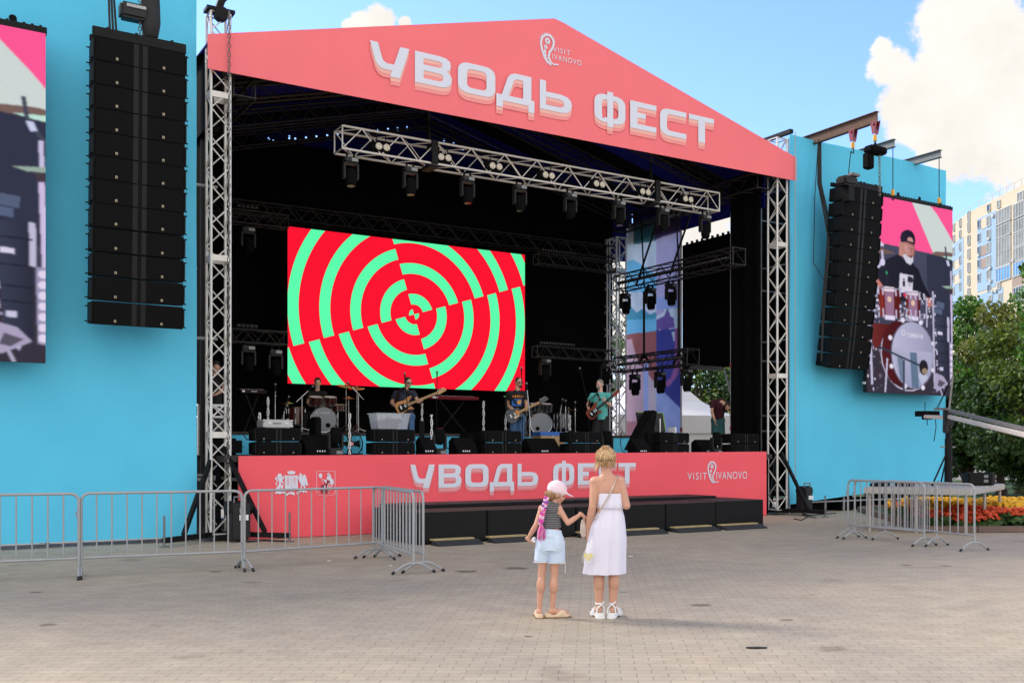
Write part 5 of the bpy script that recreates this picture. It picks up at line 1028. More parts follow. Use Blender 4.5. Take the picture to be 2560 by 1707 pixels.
# ---- drum kits
M['shell'] = mat('dark_red_drum_shell', (.05, .008, .005), .25, 0, .2, 5, coat=.4); M['shellb'] = mat('black_drum_shell', (.012, .012, .013), .25, 0, .2, 5, coat=.5)
M['skinw'] = mat('drum_head_white', (.62, .62, .64), .5, 0, .05, 4); M['fronthead'] = mat('smoky_front_head', (.2, .22, .25), .25, 0, .25, 2); M['cymbal'] = mat('cymbal_bronze', (.36, .2, .07), .3, .9, .15, 4)
def drum(o, name, c, r, h, ax, shell, top='skinw', lugs=8):
    c = Vector(c); ax = Vector(ax).normalized(); b = MB(); b.cyl(c, c+ax*h, r, n=28); d = b.obj(name, M[shell], o, smooth=False)
    for k in (0, 1):
        b = MB(); B = basis(ax); e = c+ax*h*k; b.tube([e+B @ Vector((math.cos(t)*(r+.008), math.sin(t)*(r+.008), 0)) for t in [i*.2244 for i in range(28)]], .011, 5, closed=True); b.obj('hoop', M['chrome'], d)
    b = MB(); b.lathe([(.001, .004), (r*.99, .002), (r*.99, 0)], c+ax*h, ax, 28); b.obj('drum_head', M[top], d)
    for i in range(lugs): t = i*2*math.pi/lugs; e = basis(ax) @ Vector((math.cos(t)*(r+.014), math.sin(t)*(r+.014), 0)); b = MB(); b.cyl(c+e+ax*.02, c+e+ax*(h*.34), .012, n=6); b.cyl(c+e+ax*(h*.34), c+e+ax*(h*.66), .005, n=5); b.cyl(c+e+ax*(h*.66), c+e+ax*(h-.02), .012, n=6); b.obj('lug', M['chrome'], d)
    return d
def cymbal(o, c, r, tilt):
    b = MB(); b.lathe([(.002, .035), (.04, .03), (.055, .012), (r*.6, 0), (r, -.012), (r, -.016), (.05, .004)], c, (tilt[0], tilt[1], 1), 30); b.obj('cymbal', M['cymbal'], o, smooth=True)
def drum_kit(label, px, v, shell, lab=True, mirror=1):
    c = sp(px, 1060, v); o = thing('drum_kit', label, 'drum kit', Vector((c.x, c.y, RZ)), R(12)); s = mirror
    bd = drum(o, 'bass_drum', (0, .45, .31), .29, .45, (0, -1, 0), shell, 'fronthead', 10)
    if lab:
        b = MB(); put_text(b, 'YAMAHA', -.1, .13, .44, .495, .012, spacing=1.15); b.flat([[(-.15+math.cos(t)*.022, .468+math.sin(t)*.022) for t in [i*.5236 for i in range(12)]], [(-.15+math.cos(t)*.013, .468+math.sin(t)*.013) for t in [i*.5236 for i in range(12)]]], .012); b.obj('maker_lettering', M['white'], bd, fix=False)
    b = MB(); b.lathe([(.001, .008), (.055, .008), (.055, .002)], (.1*s, 0, .18), (0, -1, 0), 16); b.obj('sound_hole', M['blackm'], bd)
    b = MB(); 
    for x in (-.3, .3): b.cyl((x*.9, .3, .25), (x*1.25, .12, .01), .012, n=6)
    b.obj('spur', M['chrome'], bd)
    for (x, y, z, r, h) in ((-.2*s, .42, .66, .14, .2), (.13*s, .42, .68, .13, .18)): drum(o, 'rack_tom', (x, y, z), r, h, (.05, -.25, 1), shell)
    drum(o, 'floor_tom', (-.66*s, .55, .2), .2, .4, (0, 0, 1), shell); drum(o, 'snare_drum', (.3*s, .8, .55), .17, .14, (0, -.1, 1), shell)
    b = MB(); b.cyl((0, .45, .58), (0, .45, .84), .02, n=8); b.cyl((-.25*s, .5, .78), (.2*s, .5, .8), .014, n=6)
    for x in (-.84, -.5): b.cyl((x*s, .45, .35), (x*s, .45, .0), .01, n=6)
    b.cyl((.3*s, .8, .0), (.3*s, .8, .55), .015, n=6); b.obj('tom_mount', M['chrome'], o)
    for (x, y, z, r, tl_) in ((.5*s, .5, 1.13, .22, (.15, -.2)), (.75*s, .6, 1.08, .19, (-.05, -.2)), (-.85*s, .55, .72, .16, (.0, -.1)), (.55*s, .9, .86, .17, (0, 0))):
        cymbal(o, (x, y, z), r, tl_); b = MB(); b.cyl((x, y, 0), (x, y, z+.06), .009, n=8)
        for t in (.5, 2.6, 4.7): b.cyl((x, y, .22), (x+math.cos(t)*.22, y+math.sin(t)*.22, .01), .009, n=5)
        b.ell((x, y, z*.6), .022); b.ell((x, y, z*.85), .02); b.obj('cymbal_stand', M['chrome'], o)
    return o
dk = drum_kit('red shelled drum kit with lettered bass drum under the video wall', 809, 4.0, 'shell'); drum_kit('black drum kit with plain front head behind the singer', 1353, 4.3, 'shellb', False, -1)
# keyboards
def keyboard(label, x0, x1, y, v, m, zf, word=None):
    a, c = sp(x0, y, v), sp(x1, y, v); d = c-a; d.z = 0; L_ = d.length; o = thing('keyboard', label, 'keyboard', Vector(((a.x+c.x)/2, (a.y+c.y)/2, zf)), math.atan2(d.y, d.x)); zk = a.z*.5+c.z*.5-zf
    b = MB(); b.box((0, 0, zk), (L_, .34, .09)); b.obj('case', M[m], o, bevel=.01); b = MB(); b.box((0, .06, zk+.05), (L_*.9, .15, .012)); b.obj('keys', M['white'], o); b = MB(); b.cyl((-L_*.3, -.1, zk-.05), (L_*.25, -.1, .02), .018, n=6); b.cyl((L_*.3, .1, zk-.05), (-L_*.25, .1, .02), .018, n=6); b.obj('x_stand', M['black'], o)
    b = MB(); b.box((-L_*.4, -.172, zk), (L_*.1, .004, .04)); 
    if word: put_text(b, word, -L_*.12, L_*.12, zk-.018, zk+.018, .174)
    b.obj('white_marking', M['white'], o, fix=False)
M['brownkb'] = mat('dark_brown_panel', (.02, .011, .008), .6, 0, .1, 4, spec=.1); M['redkb'] = mat('glossy_red_panel', (.14, .004, .010), .5, 0, .1, 4, spec=.15)
keyboard('dark brown keyboard left of the tall light stick', 597, 662, 979, 4.0, 'brownkb', RZ, 'YAMAHA'); keyboard('bright red keyboard between bassist and singer', 1068, 1190, 995, 4.6, 'redkb', RZ, 'NORD'[:0] or None)
o = thing('equipment_rack', 'white framed equipment cart behind the left tower', 'rack', sp(530, 1090, 1.6)*1.0, TH); o.location.z = DK; b = MB()
for z in (.75, .98): b.box((0, 0, z), (.62, .4, .04))
for x in (-.29, .29): b.box((x, -.18, .5), (.04, .04, 1.0)); b.box((x, .18, .5), (.04, .04, 1.0))
b.bar((-.28, -.2, .77), (0, -.2, .96), .03, .03); b.bar((.28, -.2, .77), (0, -.2, .96), .03, .03); b.bar((-.28, -.2, .96), (0, -.2, .77), .03, .03); b.obj('cart_frame', M['white'], o); b = MB(); b.box((0, 0, .37), (.58, .38, .7)); b.obj('rack_case', M['greyp'], o)

# ================================================================ people
def orient(fwd, upv=(0, 0, 1)):
    f = Vector(fwd).normalized(); u = Vector(upv); u = (u-f*u.dot(f)).normalized(); r = f.cross(u); return Matrix((r, f, u)).transposed()      # columns right, forward, up
def add_head(b, c, fwd, s, jaw=1.0, tilt=(0, 0, 1)):
    B = orient(fwd, tilt); P = lambda x, y, z: c+B @ (Vector((x, y, z))*s)
    b.ell(P(0, -.008, .03), (.074*s, .092*s, .09*s), B); b.ell(P(0, .018, -.03), (.06*s*jaw, .07*s, .082*s), B); b.ell(P(0, .052, -.088), (.032*s*jaw, .03*s, .026*s), B)
    b.ell(P(0, .088, -.02), (.013*s, .02*s, .026*s), B); b.ell(P(0, .098, -.032), (.016*s, .014*s, .012*s), B); b.ell(P(0, .08, .012), (.048*s, .014*s, .01*s), B); b.ell(P(0, .084, -.062), (.024*s, .011*s, .009*s), B)
    for k in (-1, 1): b.ell(P(k*.076, -.008, -.012), (.01*s, .02*s, .032*s), B); b.ell(P(k*.042, .06, -.035), (.024*s, .024*s, .026*s), B)
    return B
def add_hand(b, w, d, n, s=1.0, curl=.6, thumb=1, spread=.5):
    """w wrist, d hand direction, n the way the palm faces, thumb = +1/-1 the side of the thumb along d x n"""
    d = Vector(d).normalized(); n = Vector(n); n = (n-d*n.dot(d)).normalized(); x = d.cross(n); w = Vector(w)
    B = Matrix((x, n, d)).transposed(); b.ell(w+d*.045*s, (.041*s, .016*s, .055*s), B); b.cap(w-d*.015*s, w+d*.02*s, .023*s, .026*s, 8)
    for i, ln in enumerate((.066, .076, .07, .054)):
        k = (i-1.5)*.021*s*-thumb; p = w+d*.085*s+x*k-d*abs(i-1.2)*.004*s; a0 = curl*.45; q = d*math.cos(a0)+n*math.sin(a0)+x*(i-1.5)*.08*spread*-thumb; p1 = p+q*ln*.48*s
        a1 = curl*1.25; q = d*math.cos(a1)+n*math.sin(a1); p2 = p1+q*ln*.34*s; a2 = curl*1.9; q = d*math.cos(a2)+n*math.sin(a2); p3 = p2+q*ln*.28*s
        b.cap(p, p1, .0095*s, .009*s, 6); b.cap(p1, p2, .009*s, .0082*s, 6); b.cap(p2, p3, .0082*s, .007*s, 6)
    t0 = w+d*.028*s+x*thumb*.032*s; t1 = t0+(d*.6+x*thumb*.75+n*.3).normalized()*.038*s; t2 = t1+(d*.9+x*thumb*.25+n*.45*curl).normalized()*.032*s; b.cap(t0, t1, .0125*s, .011*s, 6); b.cap(t1, t2, .0105*s, .008*s, 6)
def body_prims(b, J, H, fem=0):
    k = H; sx = (J['shL']-J['shR']).normalized(); hx = (J['hipL']-J['hipR']).normalized(); pel, ch, nk = J['pel'], J['chest'], J['neck']; wa = pel.lerp(ch, .5)
    b.cap(pel, wa, .082*k, .07*k, 16, e=(1, .72), x=hx); b.cap(wa, ch, .072*k, .088*k, 16, e=(1, .66), x=sx); mid = (J['shL']+J['shR'])/2; b.cap(ch, mid, .088*k, .06*k, 16, e=(1, .62), x=sx)
    b.cap(J['shR'], J['shL'], .034*k, .034*k, 10); b.cap(mid, nk+(J['head']-nk)*.5, .036*k, .031*k, 12)
    for s_ in 'LR':
        b.cap(J['sh'+s_], J['el'+s_], .031*k, .0235*k, 10); el, wr = J['el'+s_], J['wr'+s_]; b.cap(el, el.lerp(wr, .35), .0245*k, .025*k, 10); b.cap(el.lerp(wr, .35), wr, .0245*k, .0155*k, 10)
        hp, kn, an = J['hip'+s_], J['kn'+s_], J['an'+s_]; b.cap(hp, kn, .05*k, .034*k, 12); b.cap(kn, kn.lerp(an, .35), .034*k, .034*k, 12); b.cap(kn.lerp(an, .35), an, .034*k, .021*k, 12)
def shoe(o, an, d, m, H=1.75, zf=0):
    d = Vector((d[0], d[1], 0)).normalized(); b = MB(); a = Vector((an.x, an.y, zf)); B = orient(d); k = H/1.75
    b.ell(a-d*.03*k+Vector((0, 0, .05*k)), (.042*k, .06*k, .05*k), B); b.ell(a+d*.1*k+Vector((0, 0, .035*k)), (.046*k, .1*k, .035*k), B); b.cyl(a+Vector((0, 0, .045)), a+Vector((0, 0, .1*k)), .045*k, .042*k, 10); b.box(a+d*.06*k+Vector((0, 0, .016*k)), (.085*k, .25*k, .03*k), B)
    b.blob('shoe', M[m], o, .008, 2)
def performer(label, px, v, zf, H, pts, fwd, shirt, pants, shoes='black_sh', sleeve=.55, plen=1.0, skin='skin', seat=False, feet=((0, -1), (0, -1)), hands=None, vox=.010):
    Y = depth(px, v); base = Vector(((px-CX)/F*Y, Y, zf)); o = thing('person', label, 'person', base); J = {}
    for kx, t in pts.items(): q = pw(t[0], t[1], Y); J[kx] = q-base+Vector((0, (t[2] if len(t) > 2 else 0), 0))
    b = MB(); body_prims(b, J, H); hs = H/1.75; B = add_head(b, J['head'], fwd, hs*1.02)
    for s_ in 'LR': d, n, cu, th = (hands or {}).get(s_, ((0, 0, -1), (0, -1, 0), .5, 1)); add_hand(b, J['wr'+s_], d, n, hs, cu, th)
    b.blob('body', M[skin], o, vox, 3)
    k = H; sx = (J['shL']-J['shR']).normalized(); hx = (J['hipL']-J['hipR']).normalized(); b = MB(); hem = J['pel']+(J['pel']-J['chest']).normalized()*.06*k; wa = J['pel'].lerp(J['chest'], .5); mid = (J['shL']+J['shR'])/2
    b.cyl(hem, wa, .098*k, .09*k, 18, e=(1, .76), x=hx); b.cyl(hem.lerp(wa, .8), J['chest'], .09*k, .1*k, 18, e=(1, .72), x=sx); b.cap(J['chest'], mid-(mid-J['chest'])*.05, .1*k, .066*k, 18, e=(1, .68), x=sx); b.cap(J['shR'], J['shL'], .04*k, .04*k, 10); b.cyl(mid, mid+(J['head']-J['neck'])*.18, .055*k, .036*k, 12)
    for s_ in 'LR':
        sh, el = J['sh'+s_], J['el'+s_]; b.ell(sh, .043*k); b.cyl(sh, sh.lerp(el, sleeve), .041*k, .043*k, 12)
    b.blob('shirt', M[shirt], o, vox, 3)
    b = MB(); b.cap(J['hipR'], J['hipL'], .066*k, .066*k, 12); b.cyl(J['pel']+Vector((0, 0, -.02*k)), J['pel']+Vector((0, 0, .05*k)), .09*k, .086*k, 16, e=(1, .74), x=hx)
    for s_ in 'LR':
        hp, kn, an = J['hip'+s_], J['kn'+s_], J['an'+s_]; t = min(plen, 1)
        if plen <= .6: b.cyl(hp, hp.lerp(kn, plen/.6), .06*k, .062*k, 14)
        else: b.cap(hp, kn, .058*k, .044*k, 14); b.cyl(kn, kn.lerp(an, .95), .044*k, .036*k, 12)
    b.blob('trousers' if plen > .6 else 'shorts', M[pants], o, vox, 3)
    for s_, f_ in zip('LR', feet): shoe(o, J['an'+s_], f_, shoes, H, 0)
    b = MB()
    for kx in (-1, 1): b.ell(J['head']+B @ (Vector((kx*.031, .083, -.003))*hs), .0085*hs, None, 8, 6)
    b.obj('eyes', M['black'], o); return o, J, B, hs
M['black_sh'] = mat('black_shoes', (.015, .015, .016), .5); M['navy'] = mat('navy_polo', (.018, .022, .04), .85, 0, .15, 20, .2, 80); M['jeans'] = mat('blue_jeans', (.055, .13, .26), .85, 0, .35, 5, .3, 90); M['bstee'] = mat('black_tee', (.008, .008, .009), .9, 0, .2, 20); M['turq'] = mat('turquoise_tee', (.09, .42, .38), .85, 0, .08, 10, .2, 60); M['bshort'] = mat('black_shorts', (.008, .008, .01), .85); M['maroon'] = mat('maroon_tee', (.05, .004, .014), .9); M['teal'] = mat('teal_shorts', (.02, .09, .09), .85)
M['hairdk'] = mat('dark_short_hair', (.02, .014, .012), .8, 0, .3, 30, .5, 90); M['hairgrey'] = mat('grey_hair', (.2, .19, .18), .8, 0, .35, 30, .5, 90); M['beard'] = mat('grey_beard', (.4, .38, .38), .85, 0, .2, 30); M['lensdk'] = mat('dark_glasses', (.008, .008, .01), .1, spec=.8)
def hair_cap(o, c, B, s, m, back=1.0, name='hair'):
    b = MB(); P = lambda x, y, z: c+B @ (Vector((x, y, z))*s); b.ell(P(0, -.016, .042), (.08*s, .094*s, .088*s), B); b.ell(P(0, -.045, .0), (.077*s, .068*s, .07*s), B)
    me = b.blob(name, M[m], o, .008, 2); bm_ = bmesh.new(); bm_.from_mesh(me.data); Bi = B.inverted(); kill = [v_ for v_ in bm_.verts if (lambda q: q.y > .055 and q.z < .075 or (q.z < -.01 and q.y > -.03))((Bi @ (v_.co-c))/s)]; bmesh.ops.delete(bm_, geom=kill, context='VERTS'); bm_.to_mesh(me.data); bm_.free(); return me
def shades(o, c, B, s):
    b = MB(); P = lambda x, y, z: c+B @ (Vector((x, y, z))*s)
    for k in (-1, 1): b.ell(P(k*.033, .093, -.002), (.028*s, .012*s, .02*s), B); b.cyl(P(k*.06, .085, .003), P(k*.08, 0, .0), .004*s, n=5)
    b.cyl(P(-.02, .1, .004), P(.02, .1, .004), .004*s, n=5); b.obj('sunglasses', M['lensdk'], o)
def guitar(label, world_c, ang, yaw, m, L_, kind, m2='black', tiltb=0):
    o = thing('electric_guitar', label, 'guitar', world_c); o.rotation_euler = (R(tiltb), R(-ang), R(yaw)); s = L_
    if kind == 'lp': out = [(-.2, -.02), (-.19, -.1), (-.12, -.155), (-.02, -.16), (.05, -.115), (.1, -.1), (.17, -.12), (.2, -.08), (.17, -.05), (.15, .0), (.16, .06), (.13, .105), (.07, .11), (.02, .125), (-.06, .155), (-.14, .14), (-.19, .07)]
    else: out = [(-.2, 0), (-.19, -.09), (-.13, -.14), (-.05, -.13), (.02, -.1), (.09, -.115), (.17, -.14), (.17, -.11), (.11, -.045), (.11, .045), (.17, .1), (.23, .13), (.22, .16), (.13, .155), (.04, .12), (-.04, .135), (-.13, .14), (-.19, .09)]
    b = MB(); b.slab([(p[0]*s, p[1]*s) for p in out], .045, 0, (1, 0, 0), (0, 0, 1), (0, .02, 0)); b.obj('guitar_body', M[m], o, bevel=.006); ne = .78*s if kind == 'bass' else .62*s
    b = MB(); b.box(((.08*s+ne)/2, -.032, 0), (ne-.08*s, .02, .05*s)); b.obj('neck', M['maple' if kind != 'strat' else 'black'], o)
    b = MB(); b.slab([(ne, -.03*s), (ne+.04*s, -.05*s), (ne+.2*s, -.03*s), (ne+.22*s, .0), (ne+.19*s, .04*s), (ne+.02*s, .035*s)], .018, 0, (1, 0, 0), (0, 0, 1), (0, -.022, 0)); b.obj('headstock', M['maple' if kind == 'bass' else m], o)
    b = MB()
    for k in range(4): b.cyl((ne+.04*s+k*.04*s, -.03, .035*s), (ne+.04*s+k*.04*s, -.03, .065*s), .008, n=6)
    b.obj('tuning_pegs', M['chrome'], o); pg = [(-.15, -.1), (-.05, -.11), (.05, -.08), (.11, -.05), (.11, .03), (.0, .06), (-.1, .07), (-.15, .02)] if kind != 'lp' else [(-.02, -.1), (.09, -.07), (.11, -.04), (-.04, -.045)]
    b = MB(); b.slab([(p[0]*s, p[1]*s) for p in pg], .004, 0, (1, 0, 0), (0, 0, 1), (0, -.0262, 0)); b.obj('pickguard', M[m2], o); b = MB(); b.box((-.08*s, -.034, 0), (.03*s, .012, .08*s)); b.box((.02*s, -.034, 0), (.025*s, .012, .07*s)); b.box((.07*s, -.034, 0), (.025*s, .012, .07*s)); b.obj('pickups', M['chrome'], o)
    b = MB()
    for k in range(4): b.cyl((-.08*s, -.047, (k-1.5)*.012*s), (ne, -.045, (k-1.5)*.008*s), .0012, n=4)
    b.obj('strings', M['chrome'], o)
    return o
M['maple'] = mat('maple_neck', (.5, .3, .12), .4, 0, .12, 8); M['butter'] = mat('butterscotch_body', (.5, .2, .035), .4, 0, .15, 5, coat=.15); M['gbblk'] = mat('dark_sunburst_grey', (.02, .025, .035), .3, 0, .6, 5, coat=.3); M['amber'] = mat('amber_red_body', (.2, .032, .008), .45, 0, .35, 6, spec=.25); M['cream'] = mat('cream_plastic', (.6, .5, .32), .4)
def strap(o, pts, m='black', w=.045):
    b = MB(); P_ = [Vector(p) for p in pts]
    for i in range(len(P_)-1): b.bar(P_[i], P_[i+1], .008, w, upv=(1, 0, .3))
    b.obj('strap', M[m], o)
# bassist
o, J, B, hs = performer('bassist in navy polo and jeans with sunglasses playing a wooden bass', 1020, 2.5, DK, 1.76, {'head': (1020.5, 956), 'neck': (1015, 972), 'chest': (1012, 998), 'pel': (1016, 1035), 'shR': (991, 984, -.02), 'shL': (1031, 982, .06), 'elR': (979, 1006, .02), 'wrR': (1000, 1023, -.24), 'elL': (1046, 1004, -.02), 'wrL': (1051, 1006, -.24), 'hipR': (1007, 1042), 'hipL': (1026, 1042), 'knR': (1006, 1088, -.03), 'knL': (1028, 1088, -.03), 'anR': (1006, 1131), 'anL': (1029, 1131)}, (.6, -.75, -.12), 'navy', 'jeans', hands={'R': ((.8, 0, -.45), (.2, 1, 0), .5, 1), 'L': ((.6, .1, .3), (-.3, .5, .6), .9, 1)})
hair_cap(o, J['head'], B, hs, 'hairdk'); shades(o, J['head'], B, hs); b = MB(); b.slab([(-.05, 0), (.05, 0), (.0, -.1)], .006, 0, (1, 0, 0), (0, .2, 1), J['neck']+Vector((.02, -.1, -.03))); b.obj('collar', M['greyp'], o)
g = guitar('butterscotch bass guitar with black pickguard held by the bassist', pw(1016, 1016, depth(1020, 2.5))+Vector((0, -.24, 0)), 22.5, 6, 'butter', 1.02, 'bass'); strap(g, [(-.15, .02, .13), (-.02, .14, .36), (.12, .2, .42), (.19, .12, .2)], 'brownkb', .06)
# singer
M['orange'] = mat('printed_orange', (.8, .25, .03), .8, 0, .2, 20); M['picblue'] = mat('printed_blue_picture', (.02, .12, .4), .8, 0, .7, 9); M['picgold'] = mat('printed_gold_picture', (.75, .35, .08), .8, 0, .5, 12)
o, J, B, hs = performer('singer in black band shirt with sunglasses holding a dark guitar', 1296, 1.7, DK, 1.8, {'head': (1297, 956), 'neck': (1293, 972), 'chest': (1293, 999), 'pel': (1294, 1037), 'shR': (1273, 984), 'shL': (1312, 984), 'elR': (1269, 1013, .03), 'wrR': (1291, 1030, -.25), 'elL': (1316, 1012, .0), 'wrL': (1317, 1026, -.26), 'hipR': (1285, 1044), 'hipL': (1302, 1044), 'knR': (1284, 1088, -.03), 'knL': (1303, 1088, -.03), 'anR': (1283, 1131), 'anL': (1304, 1131)}, (.55, -.8, -.05), 'bstee', 'jeans', hands={'R': ((.75, 0, -.4), (.2, 1, 0), .55, 1), 'L': ((.4, .2, .5), (-.4, .5, .5), .9, 1)}, skin='skin')
hair_cap(o, J['head'], B, hs*.985, 'hairdk'); shades(o, J['head'], B, hs); b = MB(); P = lambda x, y, z: J['head']+B @ (Vector((x, y, z))*hs); b.ell(P(0, .08, -.095), (.03*hs, .022*hs, .03*hs), B); b.obj('goatee', M['hairdk'], o)
b = MB(); cx_ = J['chest']+Vector((.03, -.142, .045)); 
for k, lp in enumerate(([(-.14, 0), (-.115, .06), (-.095, .0), (-.115, .02)], [(-.085, .03), (-.065, .07), (-.045, .03), (-.065, -.015)], [(-.03, 0), (-.01, .07), (.01, .02), (.0, 0)], [(.015, 0), (.035, .07), (.055, 0), (.035, .02)], [(.065, .0), (.07, .06), (.09, .03), (.085, .0)], [(.11, 0), (.115, .065), (.13, .03)])): b.flat([lp], .0, 0, o=cx_, ax=(1, -.12, 0))
b.flat([[(-.15, -.2), (.1, -.2), (.1, -.03), (-.14, -.03)]], 0, 1, o=cx_, ax=(1, -.12, 0)); b.flat([[(-.03, -.15), (.06, -.16), (.08, -.06), (.02, -.045), (-.02, -.09)]], .003, 2, o=cx_, ax=(1, -.12, 0)); b.obj('shirt_print', [M['orange'], M['picblue'], M['picgold']], o, fix=False)
g = guitar('dark glossy single cutaway guitar held by the singer', pw(1288, 1037, depth(1296, 1.7))+Vector((0, -.27, 0)), 26, 2, 'gbblk', 1.05, 'lp', 'cream'); strap(g, [(-.14, .02, .1), (-.02, .12, .42), (.08, .2, .56), (.16, .1, .2)])
b = MB(); b.box((.085, -.05, .01), (.05, .012, .1)); b.obj('toggle_plate', M['orange'], g)
# guitarist
o, J, B, hs = performer('guitarist in turquoise tee and black shorts with grey hair', 1500, 1.7, DK, 1.8, {'head': (1499.5, 961), 'neck': (1502, 977), 'chest': (1501, 1003), 'pel': (1503, 1038), 'shR': (1481, 989), 'shL': (1521, 988), 'elR': (1470, 1011, .03), 'wrR': (1472, 1024, -.22), 'elL': (1525, 1014, -.03), 'wrL': (1513, 1006, -.25), 'hipR': (1494, 1046), 'hipL': (1511, 1046), 'knR': (1489, 1088, -.02), 'knL': (1512, 1088, -.03), 'anR': (1486, 1130), 'anL': (1515, 1131)}, (-.62, -.75, -.1), 'turq', 'bshort', sleeve=.6, plen=.56, skin='skin3', hands={'R': ((.5, -.1, -.8), (.6, .7, 0), .5, 1), 'L': ((-.3, .1, .6), (0, .6, .5), .9, 1)})
hair_cap(o, J['head'], B, hs, 'hairgrey'); P = lambda x, y, z: J['head']+B @ (Vector((x, y, z))*hs); b = MB(); b.ell(P(0, .055, -.075), (.05*hs, .045*hs, .042*hs), B); b.blob('beard', M['hairgrey'], o, .008, 2); b = MB(); b.box(J['chest']+Vector((-.03, -.14, .06)), (.05, .02, .1)); b.obj('hanging_sunglasses', M['lensdk'], o)
g = guitar('amber double cutaway guitar held by the turquoise guitarist', pw(1485, 1030, depth(1500, 1.7))+Vector((0, -.24, 0)), 40, -4, 'amber', .98, 'strat', 'black'); strap(g, [(-.16, .02, .05), (.1, .1, .3), (.35, .16, .32), (.3, .08, .12)])
# seated drummer
o, J, B, hs = performer('drummer in black tee and backwards cap seated behind the red kit', 794, 4.9, RZ, 1.76, {'head': (794, 957), 'neck': (793, 974), 'chest': (792, 998), 'pel': (792, 1034, .05), 'shR': (776, 985), 'shL': (811, 985), 'elR': (771, 1008, -.05), 'wrR': (781, 1012, -.3), 'elL': (816, 1008, -.05), 'wrL': (808, 1010, -.3), 'hipR': (784, 1037, 0), 'hipL': (800, 1037, 0), 'knR': (777, 1040, -.42), 'knL': (808, 1040, -.42), 'anR': (776, 1078, -.5), 'anL': (808, 1078, -.5)}, (.35, -.9, -.2), 'bstee', 'bshort', hands={'R': ((.4, -.8, -.1), (.6, .3, -.6), .9, 1), 'L': ((-.3, -.8, -.1), (-.6, .3, -.6), .9, -1)})
hair_cap(o, J['head'], B, hs*1.03, 'bstee', name='cap'); P = lambda x, y, z: J['head']+B @ (Vector((x, y, z))*hs); b = MB(); b.ell(P(0, .055, -.085), (.045*hs, .042*hs, .045*hs), B); b.blob('beard', M['beard'], o, .008, 2)
b = MB(); c_ = J['chest']+Vector((-.06, -.14, -.06)); b.flat([[(-.07, -.07), (.0, -.07), (.0, .08), (-.07, .08)], [(-.05, -.04), (-.02, -.04), (-.02, .03), (-.035, .05), (-.05, .03)]], 0, 0, o=c_); b.flat([[(.01, -.07), (.08, -.07), (.08, .08), (.01, .08)], [(.025, -.05), (.065, -.05), (.065, .06), (.025, .06)]], 0, 0, o=c_); b.flat([[(.035, -.04), (.055, -.04), (.058, .01), (.045, .04), (.032, .01)]], 0, 0, o=c_); b.obj('shirt_print', M['white'], o, fix=False)
for s_, wl_ in (('R', 'first'), ('L', 'second')):
    w_ = J['wr'+s_]+o.location; st = thing('drumstick', 'wooden drumstick in the %s hand of the drummer' % ('right' if s_ == 'R' else 'left'), 'drumstick', w_, 0, 'drumsticks'); b = MB(); b.cyl((0, -.02, -.02), (.06 if s_ == 'R' else -.06, -.34, .02), .008, .006, 6); b.obj('stick', M['maple'], st)
o = thing('drum_stool', 'round black stool under the drummer', 'stool', sp(793, 1078, 4.95), 0); o.location.z = RZ; b = MB(); b.lathe([(.001, .5), (.14, .5), (.16, .47), (.15, .43), (.001, .43)], n=18); b.obj('seat', M['blackm'], o); b = MB(); b.cyl((0, 0, .43), (0, 0, .15), .02, n=8)
for t in (0, 2.1, 4.2): b.cyl((0, 0, .25), (math.cos(t)*.22, math.sin(t)*.22, .01), .012, n=6)
b.obj('stool_leg', M['chrome'], o)
# bending technician
o, J, B, hs = performer('technician in maroon tee and teal shorts bending down backstage right', 1795, 2.2, DK, 1.78, {'head': (1817, 1016, -.3), 'neck': (1808, 1008, -.24), 'chest': (1800, 1012, -.14), 'pel': (1795, 1043, .06), 'shR': (1780, 1006, -.2), 'shL': (1817, 1009, -.1), 'elR': (1777, 1030, -.25), 'wrR': (1784, 1052, -.3), 'elL': (1826, 1034, -.2), 'wrL': (1824, 1058, -.3), 'hipR': (1788, 1050, .06), 'hipL': (1803, 1050, .06), 'knR': (1788, 1088, .02), 'knL': (1803, 1088, .02), 'anR': (1786, 1122, .06), 'anL': (1804, 1122, .06)}, (.7, -.3, -.8), 'maroon', 'teal', sleeve=.6, plen=.56, hands={'R': ((.2, -.2, -1), (1, 0, 0), .6, 1), 'L': ((0, -.2, -1), (-1, 0, 0), .6, -1)}, skin='skin')
hair_cap(o, J['head'], B, hs, 'hairdk')
# person working behind the left tower
o, J, B, hs = performer('person in black working a cart behind the left tower', 536, 2.3, DK, 1.78, {'head': (540, 918), 'neck': (537, 934), 'chest': (534, 962), 'pel': (534, 1008), 'shR': (511, 946), 'shL': (557, 946), 'elR': (509, 973), 'wrR': (530, 985, -.3), 'elL': (560, 972), 'wrL': (553, 988, -.3), 'hipR': (524, 1018), 'hipL': (545, 1018), 'knR': (523, 1075), 'knL': (546, 1075), 'anR': (522, 1130), 'anL': (547, 1130)}, (.3, -.8, -.4), 'bstee', 'bshort', plen=1.0, hands={'R': ((.9, -.3, -.25), (0, 0, -1), .3, 1), 'L': ((-.3, -.8, -.2), (0, 0, -1), .3, -1)}, skin='skin')
hair_cap(o, J['head'], B, hs, 'hairdk')
